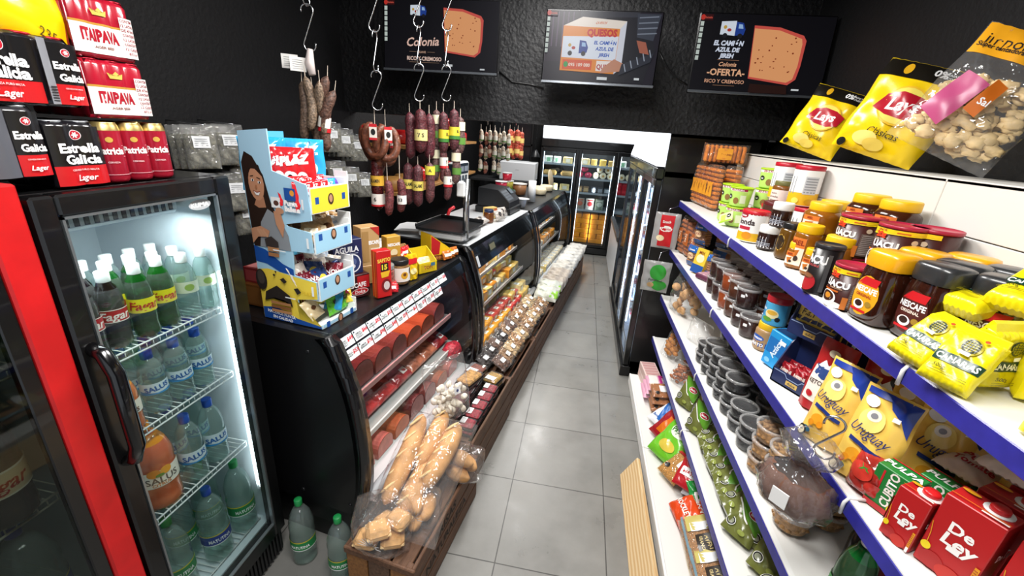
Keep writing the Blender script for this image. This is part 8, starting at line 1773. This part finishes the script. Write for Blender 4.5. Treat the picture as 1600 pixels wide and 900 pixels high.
for q, (kk, dx, dy, dz, l) in enumerate([(gsb, -.06, 0, -.05, 'upper tier, first'), (gsa, -.01, -.02, -.06, 'upper tier, second'), (gsa, .05, .0, -.04, 'upper tier, third'), (gsb, .075, .05, -.08, 'upper tier, behind'), (gsb, -.07, .0, -.25, 'lower tier, first'), (gsc, -.01, -.02, -.27, 'lower tier, second'), (gsb, .06, .02, -.26, 'lower tier, third'), (gsc, .02, -.03, -.38, 'lowest of all')]): hang(kk, pD, dx, dy, pD.z + dz, f'green labelled salami on the fourth hook, {l}', GD, 60)
# E, F: small strings of sausages far back
sm1 = sausage('small_sausage', .019, .12, '#c8b8a4', [(.05, .09, '#e8e2d4', ''), (.09, .10, '#5a8a3a', '')], 15, .01); sm2 = sausage('small_sausage', .019, .12, '#9a5a4a', [(.04, .08, '#d8c8b0', '')], 16, .012); sm3 = sausage('small_sausage', .03, .17, '#b04a34', [(.07, .12, '#e0c070', '')], 17, .01)
for nm, px_, y, zt, kk, tiers in (('first', 762, 4.2, 2.02, (sm1, sm2), 3), ('second', 784, 4.2, 2.02, (sm1, sm1), 3), ('third', 806, 5.0, 2.04, (sm3, sm3), 2)):
    p = ony(px_, 200, y)
    for t in range(tiers):
        for q in range(4 if t < 2 else 2): hang(kk[(q + t) % 2], p, -.065 + .045 * q, .03 * (q % 2), zt - .04 - .135 * t - .02 * (q % 2), f'small sausage, {nm} string hanging past the beam, tier {t + 1} down, {ordn[q]} across', f'small sausages on the {nm} string', 40 * q)
    m = M().tube([(p.x, y, zt), (p.x, y, ZC - .002)], .0025, 6); tag(link('hanging_wire', m.mesh('hanging_wire', STEEL)), f'wire holding the {nm} string of small sausages past the beam', 'wire')

# ---------------------------------------------------------------- herb packets pegged on the left wall
hb, sf = pillow(.13, .19, .036, 3, 3, 170, .006); herb = Kit('herb_packet', 'herbs', hb.mesh('herb_packet', gm('#f2f2f0', .75, .08, milk=.09, bump=.8, bs=30)))
i2, _ = pillow(.12, .15, .028, 3, 3, 170, .006); herb.part('dried_herbs', i2.mesh('dried_herbs', pm('#6f6d60', .8, var=.5, vs=60, bump=.6, bs=80)), 'stuff'); p = Print(.002); p.on(sf, [('r', -.035, .09, .035, .14, '#e4e6e8')] + [('r', -.028, .10 + .009 * q, .025, .102 + .009 * q, '#8a8e92') for q in range(4)]); herb.part('label', p.mesh('label'))
spots = [(322, 264), (366, 258), (386, 288), (376, 330), (394, 366)]
for q, (u, v) in enumerate(spots):
    p = onx(u, v, XL + .16)
    pg = M().tube([(XL + .0, p.y, p.z + .20), (p.x + .03, p.y, p.z + .19)], .003, 6); tag(link('herb_peg', pg.mesh('herb_peg', STEEL)), f'thin wall peg beside the black fridge holding herb packets, {ordn[q]} one', 'peg', 'pegs beside the fridge')
    for c in range(3): herb.put(X((p.x - .05 * c, p.y + .012 * c, p.z - .004 * c), R(56 + 3 * c), R(-8)), f'packet of grey herbs on the {ordn[q]} peg beside the black fridge, {["front", "middle", "rear"][c]} one', 'herb packets beside the fridge')
spots = [(522, 238), (542, 245), (562, 252), (530, 295), (552, 302), (572, 308)]
for q, (u, v) in enumerate(spots):
    p = onx(u, v, XL + .16)
    pg = M().tube([(XL + .0, p.y, p.z + .20), (p.x + .03, p.y, p.z + .19)], .003, 6); tag(link('herb_peg', pg.mesh('herb_peg', STEEL)), f'thin wall peg behind the snack stand holding herb packets, {ordn[q]} one', 'peg', 'pegs behind the snack stand')
    for c in range(4): herb.put(X((p.x - .046 * c, p.y + .02 * c, p.z - .004 * c), R(46 + 3 * c), R(-10)), f'clear packet of grey herbs on the {ordn[q]} peg behind the stand, {["front", "second", "third", "fourth"][c]} on the peg', 'herb packets behind the stand')

# ---------------------------------------------------------------- wall shelves with red cheeses past the beam
woodS = wood('#b98a4e', '#8a5c2c')
for q, (z, x1) in enumerate([(1.81, -1.5), (1.42, -1.5)]):
    k = Kit('cheese_shelf', 'shelf', M().box(XL + .002, 3.62 - .1 * q, z - .03, x1, 6.0, z, b=.003).mesh('cheese_shelf', woodS))
    for y in (3.7, 4.7, 5.7): k.part('bracket', M().box(XL + .002, y, z - .16, XL + .02, y + .03, z - .03).prism([(XL + .02, z - .15), (x1 - .05, z - .03), (XL + .02, z - .03)], y, y + .02, lambda a, b, d: (a, d, b)).mesh('bracket', BLKM))
    k.put(Matrix.Identity(4), f'{["upper", "lower"][q]} wooden shelf on the left wall past the beam')
rw = Kit('waxed_cheese', 'cheese', M().lathe([(.12, 0), (.15, .02), (.155, .06), (.15, .10), (.12, .12)], 24).mesh('waxed_cheese', pm('#c01e1e', .25, coat=.5)))
rw2 = Kit('cheese_ball', 'cheese', M().ball((0, 0, .085), .09, 18, 12, 0, 1, 1, .95).mesh('cheese_ball', pm('#c42222', .25, coat=.5)))
yw = Kit('waxed_cheese', 'cheese', M().lathe([(.10, 0), (.12, .02), (.12, .09), (.10, .11)], 22).mesh('waxed_cheese', pm('#a5763a', .5, var=.2, vs=10)))
for q, (y, kk) in enumerate([(3.85, rw), (4.2, yw), (4.6, rw2), (4.85, rw2), (5.1, rw), (5.5, rw)]): kk.put(X((-1.66, y, 1.811)), f'{"yellow" if kk is yw else "red"} waxed cheese on the upper wall shelf, {ordn[q]} from the near end', 'waxed cheeses on the upper shelf')
rw2.put(X((-1.66, 5.12, 1.932)), 'red waxed cheese ball resting on a red wheel on the upper wall shelf')
for q, (y, kk) in enumerate([(3.66, yw), (3.95, yw), (4.25, rw2), (4.55, yw), (4.9, rw2), (5.2, rw2), (5.6, rw)]): kk.put(X((-1.66, y, 1.421)), f'{"yellow" if kk is yw else "red"} waxed cheese on the lower wall shelf, {ordn[q]} from the near end', 'waxed cheeses on the lower shelf')
# ---------------------------------------------------------------- inside the far display fridge
def ffput(kit, x, y, z, label, group, rz=0): kit.put(X((x, y, z), R(rz)), label, group)
brick = Kit('cheese_brick', 'cheese', M().box(-.135, -.09, 0, .135, .09, .085, b=.01).mesh('cheese_brick', pm('#ee9626', .3, coat=.3, var=.12, vs=8)))
brickS = Kit('cheese_brick', 'cheese', M().box(-.065, -.09, 0, .065, .09, .085, b=.01).mesh('cheese_brick', pm('#ea9024', .3, coat=.3, var=.12, vs=8)))
GFb = 'orange cheese bricks in the far fridge'
for r_ in range(6):
    for c in range(2):
        xc = .06 + .29 * c
        if r_ % 2 == 0: ffput(brick, xc, 7.66, .177 + r_ * .0865, f'orange cheese brick in the far fridge, {["left", "right"][c]} column, {ordn[r_]} layer up', GFb)
        else:
            for d in range(2): ffput(brickS, xc - .07 + .14 * d, 7.66, .177 + r_ * .0865, f'half size orange cheese brick in the far fridge, {["left", "right"][c]} column, layer {r_ + 1}, {["left", "right"][d]} half', GFb)
    ffput(brickS, .72, 7.66, .177 + r_ * .0865, f'orange cheese brick behind the third door of the far fridge, {ordn[r_]} layer up', GFb)
    ffput(brick, -.55, 7.66, .177 + r_ * .0865, f'orange cheese brick behind the first door of the far fridge, {ordn[r_]} layer up', GFb)
def fblock(name, w, d, h, c, lab=None): return cheese(name, w, d, h, c, lab)
yb1 = fblock('cheese_block', .16, .12, .11, '#e6cf8e', '#f2ecd8'); gb1 = fblock('cheese_block', .13, .10, .11, '#dfe8e0', '#7ab08a'); lf = Kit('cheese_loaf', 'cheese', M().box(-.12, -.07, 0, .12, .07, .09, b=.03).mesh('cheese_loaf', pm('#d8ae6a', .4, var=.15, vs=10))); 
FZ = FSH
for x, kk, nm in [(-.62, gb1, 'white and green'), (-.47, gb1, 'white and green'), (-.29, yb1, 'yellow'), (.0, yb1, 'yellow'), (.15, fblock('cheese_block', .10, .10, .11, '#cdae5a'), 'mustard'), (.30, fblock('cheese_block', .11, .10, .11, '#c9a850'), 'mustard'), (.44, fblock('cheese_block', .10, .10, .10, '#b89a58'), 'dark mustard'), (.62, gb1, 'white and green')]: ffput(kk, x, 7.62, FZ[0] - .005, f'{nm} cheese block on the top shelf of the far fridge, place {int((x + .7) * 7) + 1} across', 'top shelf cheeses in the far fridge')
for x in (-.58, -.27): ffput(lf, x, 7.62, FZ[1] - .005, f'golden cheese loaf on the second shelf of the far fridge, {"left" if x < -.4 else "right"} one', 'golden loaves')
pk2 = Kit('cheese_ball', 'cheese', M().ball((0, 0, .05), .055, 14, 10, 0, 1.15, 1, .9).mesh('cheese_ball', pm('#d8305a', .25, coat=.4))); wr_ = Kit('cheese_roll', 'cheese', M().lathe([(.045, 0), (.055, .01), (.055, .1), (.045, .11)], 18).mesh('cheese_roll', pm('#e6dcc0', .45)))
p = Print(.001); p.on(face_z(.11), [('e', 0, 0, .04, .04, '#efe6c8'), ('e', 0, 0, .02, .02, '#c89a4a')]); wr_.part('label', p.mesh('label'))
for q, (x, dz) in enumerate([(-.06, 0), (.08, 0), (.01, .095)]): ffput(pk2, x, 7.60, FZ[1] - .005 + dz, f'pink waxed cheese on the second shelf of the far fridge, {["left", "right", "top"][q]} one', 'pink cheeses')
for q, (x, dz) in enumerate([(.21, 0), (.33, 0), (.45, 0), (.27, .10), (.40, .10), (.64, 0), (.76, 0)]): wr_.put(X((x, 7.67, FZ[1] + .05 + dz), 0, R(90)), f'cream cheese roll on the far fridge second shelf, {ordn[q]} from the pink cheeses', 'cream cheese rolls')
bx3 = [box_kit('dessert_tray', .09, .1, .10, c, {'F': [('r', -.035, .02, .035, .08, d)]}, 'tray') for c, d in (('#8a6a44', '#c8a878'), ('#2a2e38', '#8a929c'), ('#3a424c', '#aab2ba'))]
for q, x in enumerate((-.04, .07, .20, .31, .42)): ffput(bx3[min(q // 2, 2)], x, 7.60, FZ[2] - .005, f'small dessert tray on the third shelf of the far fridge, {ordn[q]} across', 'dessert trays')
rbx = box_kit('cream_carton', .085, .08, .12, '#b81c2c', {'F': [('r', -.03, .04, .03, .08, '#d8404c')]}, 'carton')
for q in range(4): ffput(rbx, .62 + .09 * (q % 2), 7.60, FZ[2] - .005 + .121 * (q // 2), f'red carton behind the third door of the far fridge, {["lower", "upper"][q // 2]} {["left", "right"][q % 2]}', 'red cartons in the far fridge')
bgs = [pack_kit('cheese_bag', .14, .19, .07, c, [('e', 0, .10, .045, .04, d), ('r', -.05, .15, .05, .17, d)], 'bag', 180 + q, True) for q, (c, d) in enumerate([('#8a8478', '#b0563a'), ('#e2dcd4', '#b8242c'), ('#7d8a7a', '#c8d0c4')])]
for q, x in enumerate((-.0, .17, .33)): ffput(bgs[q], x, 7.60, FZ[3] - .005, f'grated cheese bag on the fourth shelf of the far fridge, {["left", "middle", "right"][q]} one', 'grated cheese bags')
for q, (x, zz) in enumerate([(-.30, FZ[2]), (-.30, FZ[3]), (-.5, FZ[2]), (-.5, FZ[3])]): ffput(yb1, x, 7.62, zz - .005, f'yellow cheese block behind the first door, {["third", "fourth"][q % 2]} shelf, {["right", "left"][q // 2]} one', 'yellow blocks behind the first door')
# inside the tall fridge on the right
yg = [tub_kit('yogurt_pot', .032, .038, .11, pm(c, .35), pm(d, .35), 'yogurt', None, clear=False, n=14) for c, d in (('#e8ecf2', '#3a6ac0'), ('#f0f0f2', '#c83a5a'), ('#9cc0e6', '#e8ecf0'), ('#e8c8d2', '#d8506a'))]
for q in range(3):
    for si, z in enumerate((.17, .451, .721, .981, 1.221, 1.461)):
        for c in range(6): kq = yg[(q + si + c // 2) % 4]; kq.put(X((xd2 + .09, TD[q] + .10 + c * .098, z + .001), R(-60)), f'yogurt pot, tall fridge door {q + 1} from the camera, shelf {si + 1} up, {ordn[c]} along', 'yogurt pots in the tall fridge')
